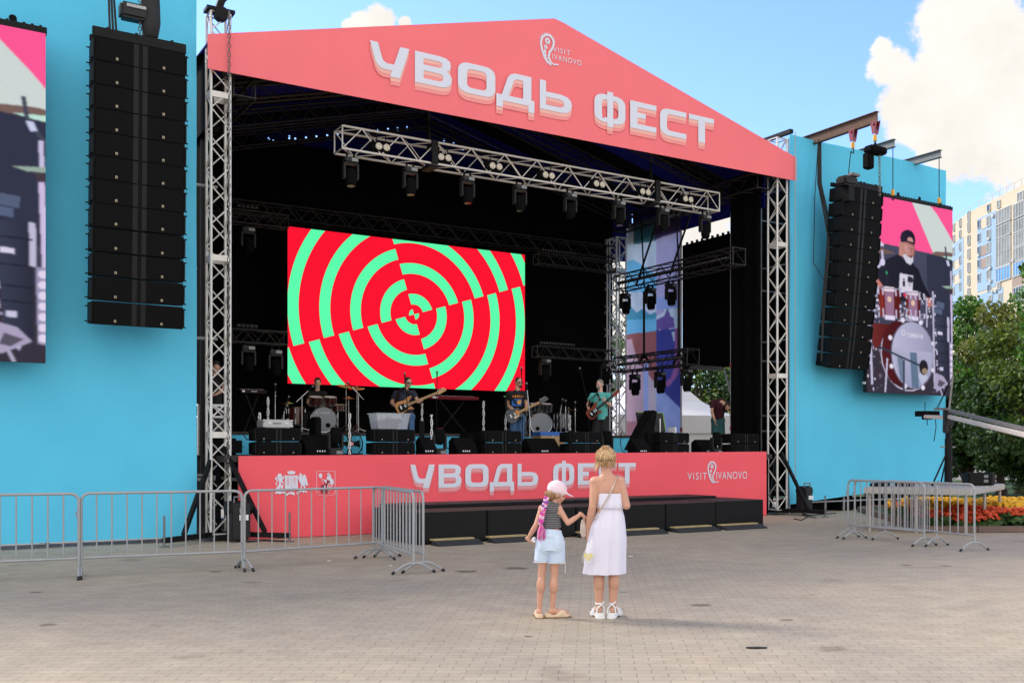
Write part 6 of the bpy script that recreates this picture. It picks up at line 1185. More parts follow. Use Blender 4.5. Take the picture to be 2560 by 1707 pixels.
# ================================================================ crowd barriers
def barrier(label, A, Bp, L=None, nb=11, group='grey crowd control barriers', foot=.3):
    A, Bp = Vector(A), Vector(Bp); d = Bp-A; L = L or d.length; o = thing('crowd_barrier', label, 'barrier', A, math.atan2(d.y, d.x), group); b = MB(); r = .1; H = 1.1
    P_ = [(0, 0, .12), (0, 0, H-r)]+[(r-r*math.cos(t), 0, H-r+r*math.sin(t)) for t in (.4, .8, 1.2)]+[(r, 0, H), (L-r, 0, H)]+[(L-r+r*math.sin(t), 0, H-r+r*math.cos(t)) for t in (.4, .8, 1.2)]+[(L, 0, H-r), (L, 0, .12)]
    b.tube(P_, .0185, 8); b.cyl((.015, 0, .255), (L-.015, 0, .255), .017, n=8); b.obj('frame', M['galv'], o, smooth=True)
    b = MB()
    for i in range(nb): x = L*(i+1)/(nb+1); b.cyl((x, 0, .255), (x, 0, H-.01), .0095, n=6, caps=False)
    b.obj('bars', M['galv'], o, smooth=True)
    for x in (0, L):
        b = MB(); b.tube([(x, -foot, .015), (x, -foot*.45, .12), (x, -foot*.2, .145), (x, foot*.2, .145), (x, foot*.45, .12), (x, foot, .015)], .0165, 7); q = b.obj('foot', M['galv'], o, smooth=True)
        b = MB()
        for s_ in (-1, 1): b.cyl((x, s_*foot, .014), (x, s_*foot*.86, .038), .0195, n=8)
        b.obj('rubber_tip', M['rubber'], q)
    b = MB()
    for z in (.36, .85): b.tube([(-.0, 0, z), (-.045, 0, z+.03), (-.06, 0, z), (-.055, 0, z-.06)], .008, 5)
    b.obj('hook', M['galv'], o); return o
def b2(label, a, c, nb=11): return barrier(label, gp(*a), gp(*c), None, nb)
b2('crowd barrier joined in a row, middle one before the left tower', (203, 1443), (605, 1424), 10)
b2('crowd barrier joined in a row, right one before the coral crests', (611, 1424), (961, 1396), 10)
A_ = gp(197, 1444); d_ = (gp(203, 1443)-gp(605, 1424)).normalized(); barrier('crowd barrier cut by the left photo edge', A_+d_*2.15, A_, None, 11)
b2('crowd barrier turned end on towards the camera, right one of two', (955, 1393), (1058, 1431), 12); b2('crowd barrier turned end on towards the camera, left one of two', (934, 1395), (1034, 1434), 12)
b2('crowd barrier at right, its far end nearest the blue wall', (2120, 1344), (2342, 1365), 12); b2('crowd barrier at right, middle one of three overlapping', (2137, 1347), (2311, 1365), 10); b2('crowd barrier at right, nearest the camera by the flower bed', (2213, 1349), (2436, 1377), 11)

# ================================================================ woman and girl in the foreground
YW = 10.35
def fig(px):
    return Vector(((px-CX)/F*YW, YW, 0))
M['dress'] = mat('white_cotton_dress', (.77, .745, .87), .85, 0, .03, 14, .12, 120); M['slide'] = mat('beige_foam', (.74, .56, .38), .7, 0, .05, 9); M['whitesh'] = mat('white_leather', (.8, .8, .8), .5, 0, .04, 9); M['beigebag'] = mat('beige_leather', (.52, .42, .36), .55, 0, .1, 12)
M['blond1'] = mat('blond_hair', (.60, .36, .17), .55, 0, .3, 25, .4, 140); M['blond2'] = mat('dark_blond_hair', (.27, .15, .06), .6, 0, .3, 25, .4, 140); M['blond3'] = mat('pale_blond_hair', (.78, .56, .33), .55, 0, .2, 25, .4, 140)
M['pinkcap'] = mat('pale_pink_cap', (.85, .68, .75), .85, 0, .06, 10, .25, 60); M['lightblue'] = mat('pale_blue_shorts', (.58, .70, .86), .9, 0, .06, 7, .12, 90); M['hotpink'] = mat('hot_pink_braid', (.70, .07, .36), .6, 0, .2, 30); M['purple'] = mat('purple_braid', (.25, .06, .45), .6, 0, .2, 30); M['whitebr'] = mat('pale_pink_braid', (.80, .50, .64), .6, 0, .1, 30); M['silverhair'] = mat('hair_tie_silver', (.6, .6, .62), .4, .3)
def stripes():
    m = mat('grey_striped_knit', (.06, .06, .065), .9, 0, .1, 20); b = m.node_tree.nodes['Principled BSDF']; L = m.node_tree.links; t = N(m, 'ShaderNodeTexCoord'); s = N(m, 'ShaderNodeSeparateXYZ'); L.new(t.outputs['Object'], s.inputs[0])
    nz = N(m, 'ShaderNodeTexNoise'); nz.inputs['Scale'].default_value = 14; L.new(t.outputs['Object'], nz.inputs['Vector']); a = N(m, 'ShaderNodeMath', operation='MULTIPLY_ADD'); L.new(nz.outputs['Fac'], a.inputs[0]); a.inputs[1].default_value = .012; L.new(s.outputs['Z'], a.inputs[2])
    f = N(m, 'ShaderNodeMath', operation='MULTIPLY'); L.new(a.outputs[0], f.inputs[0]); f.inputs[1].default_value = 1/.0175; g_ = N(m, 'ShaderNodeMath', operation='FRACT'); L.new(f.outputs[0], g_.inputs[0]); h = N(m, 'ShaderNodeMath', operation='LESS_THAN'); L.new(g_.outputs[0], h.inputs[0]); h.inputs[1].default_value = .3
    x = N(m, 'ShaderNodeMix', data_type='RGBA'); L.new(h.outputs[0], x.inputs[0]); x.inputs[6].default_value = (.055, .056, .062, 1); x.inputs[7].default_value = (.27, .27, .28, 1); L.new(x.outputs[2], b.inputs['Base Color']); return m
M['stripe'] = stripes()
def fits(base): return lambda px, py, dy=0: pw(px, py, YW)-base+Vector((0, dy, 0))
# ---- woman
wb = fig(1516); q = fits(wb); wo_ = thing('person', 'woman with blond hair in a white strapless dress seen from behind', 'person', wb)
J = {k: q(*p) for k, p in {'head': (1514, 1148, .02), 'neck': (1515, 1180, .0), 'chest': (1524, 1226, .01), 'pel': (1521, 1318, .01), 'shL': (1487, 1204), 'shR': (1550, 1202), 'elL': (1482, 1266, -.03), 'wrL': (1469, 1324, .02), 'elR': (1566, 1263, -.05), 'wrR': (1553, 1238, .2), 'hipL': (1506, 1334), 'hipR': (1538, 1334), 'knL': (1497, 1424, .0), 'knR': (1536, 1424, .0), 'anL': (1498, 1514, -.02), 'anR': (1532, 1512, -.02)}.items()}
b = MB(); JJ = dict(J); body_prims(b, JJ, 1.63); add_head(b, J['head'], (.12, 1, -.42), .93)
b.cap(q(1496, 1212, .0), q(1546, 1210, .0), .055, .055, 14); b.ell(q(1522, 1232, .0), (.13, .075, .1)); b.cap(q(1505, 1196, -.005), q(1530, 1195, -.005), .04, .04, 12)
for s_ in 'LR': b.ell(J['sh'+s_]+Vector((0, 0, -.012)), (.055, .052, .056)); b.ell(J['kn'+s_].lerp(J['an'+s_], .3)+Vector((0, -.02, 0)), (.056, .056, .11))
for s_, dr in (('L', (-.32, 1)), ('R', (.36, 1))):
    a = J['an'+s_]; dv = Vector((dr[0], dr[1], 0)).normalized(); b.cap(Vector((a.x, a.y, .085)), Vector((a.x, a.y, .085))+dv*.14-Vector((0, 0, .02)), .034, .026, 10); b.ell(Vector((a.x, a.y-.02, .085)), (.032, .036, .034))
add_hand(b, J['wrL'], (-.12, .05, -1), (.95, .25, 0), .95, .75, -1); add_hand(b, J['wrR'], (-.35, .9, .15), (0, -.2, 1), .95, .5, -1)
b.blob('body', M['skin2'], wo_, .006, 5)
def garment(o, name, m, rings, n=72, fold=(9, 0, 0), inner=.006, thick=True, seed=1):
    """rings: (centre, half width, half depth, fold amplitude)"""
    rn = random.Random(seed); ph = [rn.random()*6.28 for _ in range(6)]
    def ring(c, hw, hd, fa, off):
        out = []
        for i in range(n):
            t = 2*math.pi*i/n; w_ = 1+fa*(math.sin(fold[0]*t+ph[0])+.6*math.sin(fold[0]*1.7*t//1*0+ (fold[0]+4)*t+ph[1])+.4*math.sin(17*t+ph[2]+c.z*9)); out.append(c+Vector((math.cos(t)*(hw*w_-off), math.sin(t)*(hd*w_-off), 0)))
        return out
    R_ = [ring(*r, 0) for r in rings]
    if thick: R_ += [ring(*r, inner) for r in rings[::-1]]
    b = MB(); b.loft(R_, caps=False)
    if thick: n_ = n; K = len(R_); b.f += [((K-1)*n+i, (K-1)*n+(i+1) % n, (i+1) % n, i) for i in range(n)]; b.m += [0]*n
    return b.obj(name, m, o, smooth=True)
def interp(tab, k=4):
    out = []
    for i in range(len(tab)-1):
        for j in range(k): out.append(tuple(tab[i][c]+(tab[i+1][c]-tab[i][c])*j/k for c in range(len(tab[0]))))
    return out+[tab[-1]]
tab = [(1232.5, 1526, 32.2, .100, .010), (1236, 1526, 33, .104, .022), (1248, 1526, 33.8, .112, .026), (1260, 1526.5, 34.2, .120, .034), (1268, 1527, 33, .118, .036), (1273, 1526.5, 29, .096, .018), (1278, 1526, 30.2, .098, .026), (1292, 1523.5, 36.5, .118, .026), (1315, 1520.5, 42.5, .138, .022), (1345, 1518.5, 46.5, .148, .026), (1385, 1514, 48.5, .148, .038), (1420, 1511, 50, .152, .05), (1433, 1510, 50.5, .154, .054)]
rings = [(q(r[1], r[0], .005), r[2]/251, r[3], r[4]) for r in interp(tab, 4)]
garment(wo_, 'dress', M['dress'], rings, 96, (8, 0, 0), .005, True, 4)
b = MB()
for k in range(14): z_ = 1.0
rn = random.Random(8); hb = MB(); c = J['head']; P = lambda x, y, z: c+Vector((x, y, z))
hb.ell(P(0, -.004, .025), (.088, .096, .088)); hb.ell(P(.0, -.045, -.02), (.076, .052, .06)); hb.ell(P(.002, -.05, .088), (.04, .045, .03))
hair = hb.blob('hair', M['blond1'], wo_, .007, 3)
b = MB(); e_clip = Vector((.02, -.62, .78)).normalized()
def shell(d, rr_): return P(d.x*.094*rr_, d.y*.104*rr_-.004, d.z*.1*rr_+.022)
for i in range(900):             # swept up from the hairline to the clip, roots darker
    a = rn.uniform(-2.7, 2.7); el = R(rn.uniform(-42, -18)); d0 = Vector((math.sin(a)*math.cos(el), -math.cos(a)*math.cos(el), math.sin(el))); d1 = (e_clip+Vector((rn.uniform(-.1, .1), rn.uniform(-.1, .1), rn.uniform(-.1, .1)))).normalized(); rr_ = rn.uniform(.97, 1.05); pts = []
    for k in range(7): t = k/6; d = d0.lerp(d1, t); pts.append(shell(d.normalized(), rr_*(1+.07*math.sin(math.pi*t)+(.1*t**4))))
    c0 = rn.choice((0, 0, 2, 2, 2, 1)); b.tube(pts[:3], [.001, .0017, .0018], 4, 1 if rn.random() < .8 else c0); b.tube(pts[2:], [.0018, .0019, .0019, .0016, .001], 4, c0)
for i in range(190):             # loose ends hanging on the neck and wisps beside the face
    a = rn.uniform(-2.5, 2.5); el = R(rn.uniform(-38, -10)); d0 = Vector((math.sin(a)*math.cos(el), -math.cos(a)*math.cos(el), math.sin(el))); s0 = shell(d0, rn.uniform(.98, 1.06)); side = abs(a) > 1.0; ln = rn.uniform(.03, .07)+(.05 if a < -1.0 else 0)*rn.random(); sw = Vector((rn.uniform(-.012, .012)-(.012 if a < -1 else 0)+(.006 if a > 1 else 0), rn.uniform(-.014, .006), 0))
    b.tube([s0, s0+sw*.6+Vector((0, -.004, -ln*.35)), s0+sw*1.3+Vector((0, .004, -ln*.7)), s0+sw*1.6+Vector((0, .014, -ln))], [.0018, .0018, .0014, .0006], 4, rn.choice((0, 1, 0, 2, 2)))
for i in range(150):             # untidy tuft round the clip
    a = rn.uniform(0, 6.28); s0 = shell(e_clip, 1.12)+Vector((rn.uniform(-.02, .02), rn.uniform(-.012, .012), rn.uniform(-.012, .008))); o1 = Vector((math.cos(a)*.03, math.sin(a)*.02-.006, rn.uniform(.0, .03))); b.tube([s0, s0+o1*.6+Vector((0, 0, .008)), s0+o1+Vector((0, 0, -.012))], [.002, .0018, .0007], 4, rn.choice((0, 2, 2, 1)))
b.obj('hair_strands', [M['blond1'], M['blond2'], M['blond3']], hair, smooth=True)
b = MB(); b.box(P(.002, -.088, .108), (.01, .012, .05), Matrix.Rotation(.25, 3, 'Y')); b.obj('hair_clip', M['blond2'], hair)
b = MB(); b.tube([P(.078, .0, -.045)+Vector((math.cos(t)*.004, 0, math.sin(t)*.014)) for t in [i*.785 for i in range(8)]], .0016, 4, closed=True); b.obj('earring', M['chrome'], wo_)
for s_, dr in (('L', (-.32, 1)), ('R', (.36, 1))):
    a = J['an'+s_]; a0 = Vector((a.x, a.y, 0)); dv = Vector((dr[0], dr[1], 0)).normalized(); B = orient(dv); pt = lambda x, y, z: a0+B @ Vector((x, y, z)); b = MB()
    b.cyl(pt(0, -.045, .0), pt(0, -.045, .058), .046, .04, 18); b.cyl(pt(0, .13, .006), pt(0, .13, .04), .05, .046, 18, e=(1, 1.1)); b.box(pt(0, .04, .034), (.078, .17, .032), B); b.box(pt(0, .13, .03), (.09, .1, .03), B); b.box(pt(0, -.03, .012), (.084, .09, .022), B)
    sh = b.blob('sandal', M['whitesh'], wo_, .005, 3); b = MB(); hw = .04
    b.tube([pt(-hw, -.05, .055), pt(-.036, -.04, .1), pt(0, -.058, .135), pt(.036, -.03, .16), pt(.02, .02, .17), pt(-.03, .02, .155), pt(-.038, -.02, .14), pt(0, -.05, .15), pt(.035, -.04, .11), pt(hw, -.03, .055)], .0085, 6); b.tube([pt(-.044, .05, .045), pt(-.03, .06, .09), pt(.0, .07, .105), pt(.03, .06, .09), pt(.044, .05, .045)], .012, 6); b.tube([pt(-.044, .1, .045), pt(-.03, .105, .075), pt(.0, .11, .088), pt(.03, .105, .075), pt(.044, .1, .045)], .014, 6); b.obj('strap', M['whitesh'], sh, smooth=True)
# shoulder bag and clear bag with a yellow heart
bc = pw(1459, 1319, YW+.06); o = thing('handbag', 'beige shoulder bag at the left hip of the woman', 'handbag', bc); b = MB(); b.ell((0, 0, -.01), (.035, .085, .1)); b.box((0, 0, -.03), (.05, .15, .11)); b.ell((0.0, .0, .05), (.028, .07, .04)); b.blob('bag_body', M['beigebag'], o, .007, 3)
b = MB(); pts = [(1531, 1196, .1), (1541, 1187.5, .03), (1545, 1188.5, -.03), (1540, 1200, -.072), (1530, 1222, -.1), (1520, 1243, -.118), (1509, 1261, -.122), (1498, 1279, -.112), (1488, 1292, -.08), (1474, 1300, .0), (1462, 1305, .05)]; pp = [pw(x, y, YW+dy)-bc for (x, y, dy) in pts]
for i in range(len(pp)-1): b.bar(pp[i], pp[i+1], .005, .016, upv=(.6, 0, .8))
b.obj('shoulder_strap', M['beigebag'], o); b = MB(); b.tube([(.036, -.06, .05), (.04, 0, .02), (.038, .03, -.05)], .004, 5); b.obj('zip', M['chrome'], o)
film = bpy.data.materials.new('clear_film'); film.use_nodes = True; nt = film.node_tree; tr = N(film, 'ShaderNodeBsdfTransparent'); gl = film.node_tree.nodes['Principled BSDF']; gl.inputs['Base Color'].default_value = (.85, .86, .9, 1); gl.inputs['Roughness'].default_value = .2; mxs = N(film, 'ShaderNodeMixShader'); mxs.inputs[0].default_value = .22; nt.links.new(tr.outputs[0], mxs.inputs[1]); nt.links.new(gl.outputs[0], mxs.inputs[2]); nt.links.new(mxs.outputs[0], nt.nodes['Material Output'].inputs[0])
hc = pw(1470.5, 1391, YW-.16); o = thing('plastic_bag', 'clear plastic bag holding a yellow heart in the hand of the woman', 'bag', hc); hp_ = [(0, -.045)]+[(.038*math.sin(t)**3*1.05, (.0325*math.cos(t)-.0125*math.cos(2*t)-.005*math.cos(3*t)-.0025*math.cos(4*t))*1.15) for t in [i*.2618 for i in range(1, 24)]]
b = MB(); hp_[0] = (0, -.049); hp_ = [(.044*math.sin(t)**3, .04*math.cos(t)-.0155*math.cos(2*t)-.006*math.cos(3*t)-.003*math.cos(4*t)) for t in [i*.2618 for i in range(24)]]; b.slab(hp_, .016, 0, (1, 0, 0), (0, 0, 1), (0, 0, 0)); M['heart'] = mat('pale_yellow_sponge', (.76, .66, .3), .9, 0, .05, 20); b.obj('yellow_heart', M['heart'], o, smooth=False, bevel=.003)
b = MB(); b.loft([[Vector((cx_+math.cos(t)*rx, .01+math.sin(t)*ry, z)) for t in [i*.5236 for i in range(12)]] for (z, rx, ry, cx_) in ((.16, .012, .012, .02), (.12, .022, .015, .02), (.06, .05, .022, .012), (0, .062, .03, 0), (-.06, .056, .028, 0), (-.075, .03, .015, 0))]); b.obj('film', film, o, smooth=True)
# ---- girl
gb = fig(1376); q = fits(gb); go_ = thing('person', 'girl in pink cap, striped top and pale blue shorts with a pink braid', 'person', gb)
J = {k: q(*p) for k, p in {'head': (1391.5, 1233.5, .02), 'neck': (1384, 1258, .0), 'chest': (1377, 1284, .0), 'pel': (1377, 1340, .0), 'shL': (1355, 1271), 'shR': (1396, 1269), 'elL': (1341, 1311, -.04), 'wrL': (1319, 1347, .0), 'elR': (1420, 1306, -.04), 'wrR': (1453, 1285, .04), 'hipL': (1363, 1352), 'hipR': (1388, 1352), 'knL': (1354, 1434, .0), 'knR': (1386, 1436, .0), 'anL': (1348, 1524, -.01), 'anR': (1381, 1524, .0)}.items()}
b = MB(); body_prims(b, J, 1.13); B = add_head(b, J['head'], (.93, .3, -.32), .9, .95, (.25, 0, 1))
for s_ in 'LR': b.ell(J['sh'+s_], (.038, .036, .04)); b.ell(J['kn'+s_].lerp(J['an'+s_], .3)+Vector((0, -.014, 0)), (.045, .045, .09))
b.cap(J['neck'], J['head']+Vector((-.02, 0, -.03)), .037, .036, 12)
for s_, dr in (('L', (-.15, 1)), ('R', (1, .25))):
    a = J['an'+s_]; dv = Vector((dr[0], dr[1], 0)).normalized(); b.cap(Vector((a.x, a.y, .065)), Vector((a.x, a.y, .05))+dv*.13, .03, .024, 10); b.ell(Vector((a.x, a.y, .06))-dv*.015, (.03, .03, .03))
    for k in range(5): x_ = Vector((-dv.y, dv.x, 0)); b.cap(Vector((a.x, a.y, .044))+dv*.135+x_*(k-2)*.011, Vector((a.x, a.y, .042))+dv*(.165-abs(k-1)*.006)+x_*(k-2)*.012, .008, .008, 6)
add_hand(b, J['wrL'], (.62, .15, -.55), (.3, .3, .8), .78, .75, 1); add_hand(b, J['wrR'], (.75, .2, -.6), (-.5, .2, -.8), .78, .6, -1)
b.blob('body', M['skin2'], go_, .0055, 5)
b = MB(); sx = (1, 0, 0); b.cyl(q(1376, 1320), q(1375.5, 1300), .107, .104, 24, e=(1, .74), x=sx); b.cyl(q(1375.5, 1301), q(1375.5, 1283), .104, .1, 24, e=(1, .74), x=sx); b.cap(q(1375.5, 1284), q(1376.5, 1272), .1, .088, 22, e=(1, .68), x=sx); b.cap(q(1361, 1267.5), q(1391, 1266), .043, .043, 12); b.cap(q(1376, 1274), q(1381, 1262), .066, .05, 14); b.ell(q(1376, 1275, -.02), (.085, .06, .06))
top = b.blob('striped_top', M['stripe'], go_, .006, 3)
b = MB(); b.cyl(q(1380, 1321), q(1377, 1340), .092, .128, 26, e=(1, .84), x=sx); b.cyl(q(1377, 1339), q(1375, 1374), .128, .15, 26, e=(1, .78), x=sx); b.cyl(q(1361, 1352), q(1352.5, 1403), .088, .07, 20, e=(1, 1.1), x=sx); b.cyl(q(1390, 1352), q(1391.5, 1405), .09, .086, 20, e=(1, 1), x=sx); b.ell(q(1362, 1360, -.04), (.072, .075, .12)); b.ell(q(1390, 1360, -.04), (.072, .075, .12))
sh_ = b.blob('shorts', M['lightblue'], go_, .005, 7); b = MB()
for (cx0, cy0, r_, ey) in ((1352.5, 1403.5, .069, 1.1), (1391.5, 1405.5, .085, 1)):
    for i in range(34): t = i*.1848; b.ell(q(cx0, cy0)+Vector((math.cos(t)*r_, math.sin(t)*r_*ey, 0)), .0062, None, 6, 4)
b.obj('lace_trim', M['white'], sh_); b = MB(); b.tube([q(1412, 1400, 0), q(1413.5, 1415, 0), q(1412.5, 1433, 0)], .003, 4); b.obj('drawstring', M['white'], sh_)
hs = .9; P = lambda x, y, z: J['head']+B @ (Vector((x, y, z))*hs)
b = MB(); b.ell(P(0, -.012, .052), (.087, .102, .085), B); b.cyl(P(0, -.012, .015), P(0, -.012, .06), .088, .09, 20, e=(.97, 1.12), x=B @ Vector((1, 0, 0))); b.ell(P(0, .1, .032), (.066, .09, .010), orient((.93, .3, -.40), (.3, 0, 1))); b.ell(P(0, .06, .038), (.07, .06, .018), B); cap_ = b.blob('cap', M['pinkcap'], go_, .0055, 3)
b = MB(); b.ell(P(0, -.012, .137), (.012, .012, .006), B); b.obj('cap_button', M['pinkcap'], cap_)
b = MB(); b.ell(P(0, -.055, -.035), (.07, .055, .06), B); b.ell(P(0, -.1, -.035), (.035, .03, .035), B); b.ell(P(.06, -.02, -.02), (.02, .045, .03), B); hr_ = b.blob('hair', M['blond2'], go_, .006, 3)
b = MB(); rn = random.Random(4)
for i in range(60): a = rn.uniform(-1, 1); b.tube([P(.072+rn.uniform(0, .012), .03-rn.random()*.03, -.0+a*.02), P(.07, -.04, -.02+a*.03), P(.03, -.1, -.03+a*.02)], [.0012, .002, .0012], 4, i % 2)
b.tube([P(.078, .02, -.005), P(.076, -.02, -.02), P(.065, -.05, -.03)], .006, 6, 2); b.obj('hair_strands', [M['blond1'], M['blond2'], M['silverhair']], hr_, smooth=True)
b = MB(); path = [Vector(q(x, y, dy)) for (x, y, dy) in ((1368, 1243, -.08), (1365, 1254, -.1), (1361, 1268, -.1), (1357.5, 1283, -.1), (1355, 1296, -.1), (1354.5, 1306, -.1))]; K = 15
def along(t): i = min(int(t*(len(path)-1)), len(path)-2); return path[i].lerp(path[i+1], t*(len(path)-1)-i)
for k in range(K):
    c_ = along(k/(K-1)); s_ = 1 if k % 2 else -1; B2 = Matrix.Rotation(s_*.75, 3, 'Y'); 
    for j, off in enumerate((-.006, .006)): b.ell(c_+Vector((s_*.011+off*.3, -.004*j, off)), (.0125, .014, .021), B2, 10, 7, rn.choice((0, 1, 1, 2, 2)))
b.ell(along(1)+Vector((0, 0, -.008)), (.014, .014, .008), None, 10, 6, 0)
for i in range(110):
    a = rn.random()*6.28; r_ = rn.random()*.012; s0 = along(1)+Vector((math.cos(a)*r_, math.sin(a)*r_, -.012)); e = rn.uniform(.11, .16); b.tube([s0, s0+Vector((math.cos(a)*.024, math.sin(a)*.02, -e*.45)), s0+Vector((math.cos(a)*.026+rn.uniform(-.01, .01), math.sin(a)*.02, -e))], [.002, .0026, .0012], 4, rn.choice((0, 0, 1, 2, 2)))
b.tube([along(1)+Vector((0, 0, -.1)), along(1)+Vector((-.008, -.01, -.17)), along(1)+Vector((-.016, -.01, -.2))], [.003, .003, .001], 4, 0)
b.obj('braid', [M['hotpink'], M['purple'], M['whitebr']], hr_, smooth=True)
b = MB(); b.ell(P(.033, .078, .0), (.006, .008, .006), None, 8, 6); b.ell(P(-.033, .078, .0), (.006, .008, .006), None, 8, 6); b.obj('eyes', M['blond2'], go_); b = MB(); b.tube([P(.05, .064, .018), P(.034, .083, .024), P(.016, .086, .022)], .0022, 5); b.obj('eyebrow', M['blond2'], go_); b = MB(); b.ell(P(0, .087, -.062), (.015, .007, .006), B); M['lips'] = mat('lips', (.52, .25, .18), .5); b.obj('lips', M['lips'], go_)
for s_, dr in (('L', (-.15, 1)), ('R', (1, .25))):
    a = J['an'+s_]; a0 = Vector((a.x, a.y, 0)); dv = Vector((dr[0], dr[1], 0)).normalized(); Bs = orient(dv); pt = lambda x, y, z: a0+Bs @ Vector((x, y, z)); b = MB()
    b.box(pt(0, .05, .018), (.075, .2, .026), Bs); b.cyl(pt(0, .14, .006), pt(0, .14, .034), .041, .04, 16); b.cyl(pt(0, -.045, .006), pt(0, -.045, .045), .038, .035, 16); b.ell(pt(0, .09, .035), (.042, .06, .042), Bs); sl_ = b.blob('slide', M['slide'], go_, .005, 3)
    b = MB()
    for k in range(11): b.box(pt(0, -.06+k*.024, .006), (.078, .012, .011), Bs)
    b.obj('sole_tread', M['blond2'], sl_)
tc_ = pw(1333, 1350, YW-.03); o = thing('paper_napkin', 'crumpled white napkin in the left hand of the girl', 'napkin', tc_); b = MB()
for i in range(7): b.ell((rn.uniform(-.012, .012), rn.uniform(-.012, .012), rn.uniform(-.012, .03)), (rn.uniform(.01, .018), .012, rn.uniform(.012, .02)))
b.blob('paper', M['white'], o, .005, 1)
# bits of litter on the paving
for (x, y, w_, m_, lab) in ((1893, 1620, .11, 'rubber', 'dark flat scrap lying on the paving at right'), (1576, 1391, .05, 'white', 'small white paper scrap by the right ramps'), (822, 1402, .035, 'white', 'tiny white scrap behind the barriers'), (976, 1414, .03, 'white', 'tiny white scrap by the end on barriers')):
    o = thing('litter', lab, 'litter', gp(x, y)); rn = random.Random(x); pts = [(math.cos(t)*w_*(.4+.5*rn.random()), math.sin(t)*w_*.35*(.5+.5*rn.random())) for t in [i*.7 for i in range(9)]]; b = MB(); b.slab(pts, .008, 0, (1, 0, 0), (0, 1, 0), (0, 0, .004)); b.obj('scrap', M[m_], o)
# ================================================================ table, camera jib and cases at right
M['tabletop'] = mat('pale_worn_deck', (.42, .39, .36), .6, 0, .1, 5); M['tube_w'] = mat('pale_steel_leg', (.42, .39, .37), .5, .2, .1, 6); M['jib'] = mat('jib_aluminium', (.72, .67, .63), .45, .1, .15, 7); M['jibtop'] = mat('jib_grey', (.22, .21, .2), .5, .2, .2, 7)
nr = Vector((7.38, 20.3, 0)); e1 = Vector((.516, .857, 0)).normalized(); e2 = Vector((-e1.y, e1.x, 0)); o = thing('platform_table', 'long pale platform table on steel legs beside the flower bed', 'platform', nr, math.atan2(e1.y, e1.x)); b = MB(); b.box((1.95, 1.05, .84), (3.9, 2.1, .12)); b.obj('table_top', M['tabletop'], o, bevel=.012); b = MB(); b.box((1.95, 1.05, .905), (3.84, 2.04, .012)); b.obj('top_panel', M['tube_w'], o)
for (x, y) in ((.1, .1), (2.0, .1), (3.8, .1), (.1, 2.0), (2.0, 2.0), (3.8, 2.0), (.1, 1.05)): b = MB(); b.cyl((x, y, 0), (x, y, .78), .033, n=10); b.obj('leg', M['tube_w'], o, smooth=True)
TZ = .912
o = thing('hard_case', 'pair of rugged black hard cases on the platform table', 'case', pw(2432, 1213, 22.4), 0); o.location.z = TZ
for k, (x, w_) in enumerate(((.06, .46), (.37, .13))):
    b = MB(); b.box((x, 0, .14), (w_, .4, .27)); c_ = b.obj('case_shell', M['greyp' if k else 'black'], o, bevel=.035)
    for z in (.1, .2): b = MB(); b.box((x+w_*.32, -.205, z), (w_*.2, .02, .06)); b.obj('latch', M['greym'], c_)
for (x, lab, w_, h_) in ((2200, 'black case lying low at the left end of the platform table', .5, .07), (2262, 'flat black cable reel case in the middle of the platform table', .45, .08), (2345, 'small pale box beside the jib foot on the platform table', .25, .06)):
    o = thing('small_box', lab, 'box', pw(x, 1222, 21.9 if x < 2300 else 22.6), math.atan2(e1.y, e1.x)); o.location.z = TZ; b = MB(); b.box((0, 0, h_/2), (w_, .3, h_)); b.obj('box_body', M['tube_w' if x == 2345 else 'black'], o, bevel=.01); b = MB(); b.tube([(-.06, 0, h_), (-.06, 0, h_+.03), (.06, 0, h_+.03), (.06, 0, h_)], .008, 5); b.obj('handle', M['greym'], o)
YJ = 22.2; jb = pw(2371, 1213, YJ); jb.z = TZ; o = thing('camera_jib', 'camera jib arm on a black tripod column standing on the platform table', 'camera crane', jb); f = lambda x, y, Y: pw(x, y, Y)-jb
b = MB(); b.cyl((0, 0, .05), (0, 0, 1.0), .085, .075, 14); b.cyl((0, 0, 1.0), (0, 0, 1.5), .055, n=12); b.obj('column', M['black'], o, smooth=True)
for (x, dy) in ((2331, -.3), (2352, .6), (2412, .1)): e_ = f(x, 1215, YJ+dy); e_.z = .03; b = MB(); b.cyl((0, 0, .78), e_, .018, n=8); b.ell(e_, .03); b.obj('tripod_leg', M['black'], o)
b = MB(); b.box((0, 0, 1.45), (.2, .16, .36)); b.box((-.05, 0, 1.22), (.12, .14, .2)); b.obj('pivot_head', M['greyp'], o, bevel=.02)
pv = Vector((0, 0, 1.5)); e0 = f(2312, 1039, 23.3); e1_ = f(2660, 1110, 14.6); b = MB(); b.bar(e0-Vector((0, 0, .02)), pv-Vector((0, 0, .05)), .07, .08); b.bar(pv-Vector((0, 0, .03)), e1_, .075, .085); b.obj('lower_arm', M['jib'], o, bevel=.015)
b = MB(); e2_ = f(2640, 1090, 15.2); b.bar(pv+Vector((0, .12, .12)), e2_+Vector((0, .1, .0)), .05, .07); b.obj('upper_arm', M['jibtop'], o, bevel=.01)
b = MB(); b.cyl(pv, f(2382, 939, YJ), .022, n=8); b.bar(f(2337, 1022, 22.6), f(2372, 1022, 22.0), .04, .05); b.obj('cable_mast', M['jibtop'], o); b = MB()
for k in range(2): b.cyl(f(2382, 942, YJ), f(2340+k*4, 1022, 22.6), .008, n=5)
b.obj('stay_cable', M['black'], o); b = MB(); b.bar(f(2352, 1117, YJ), f(2388, 1117, YJ), .05, .03); b.obj('spreader', M['greym'], o)
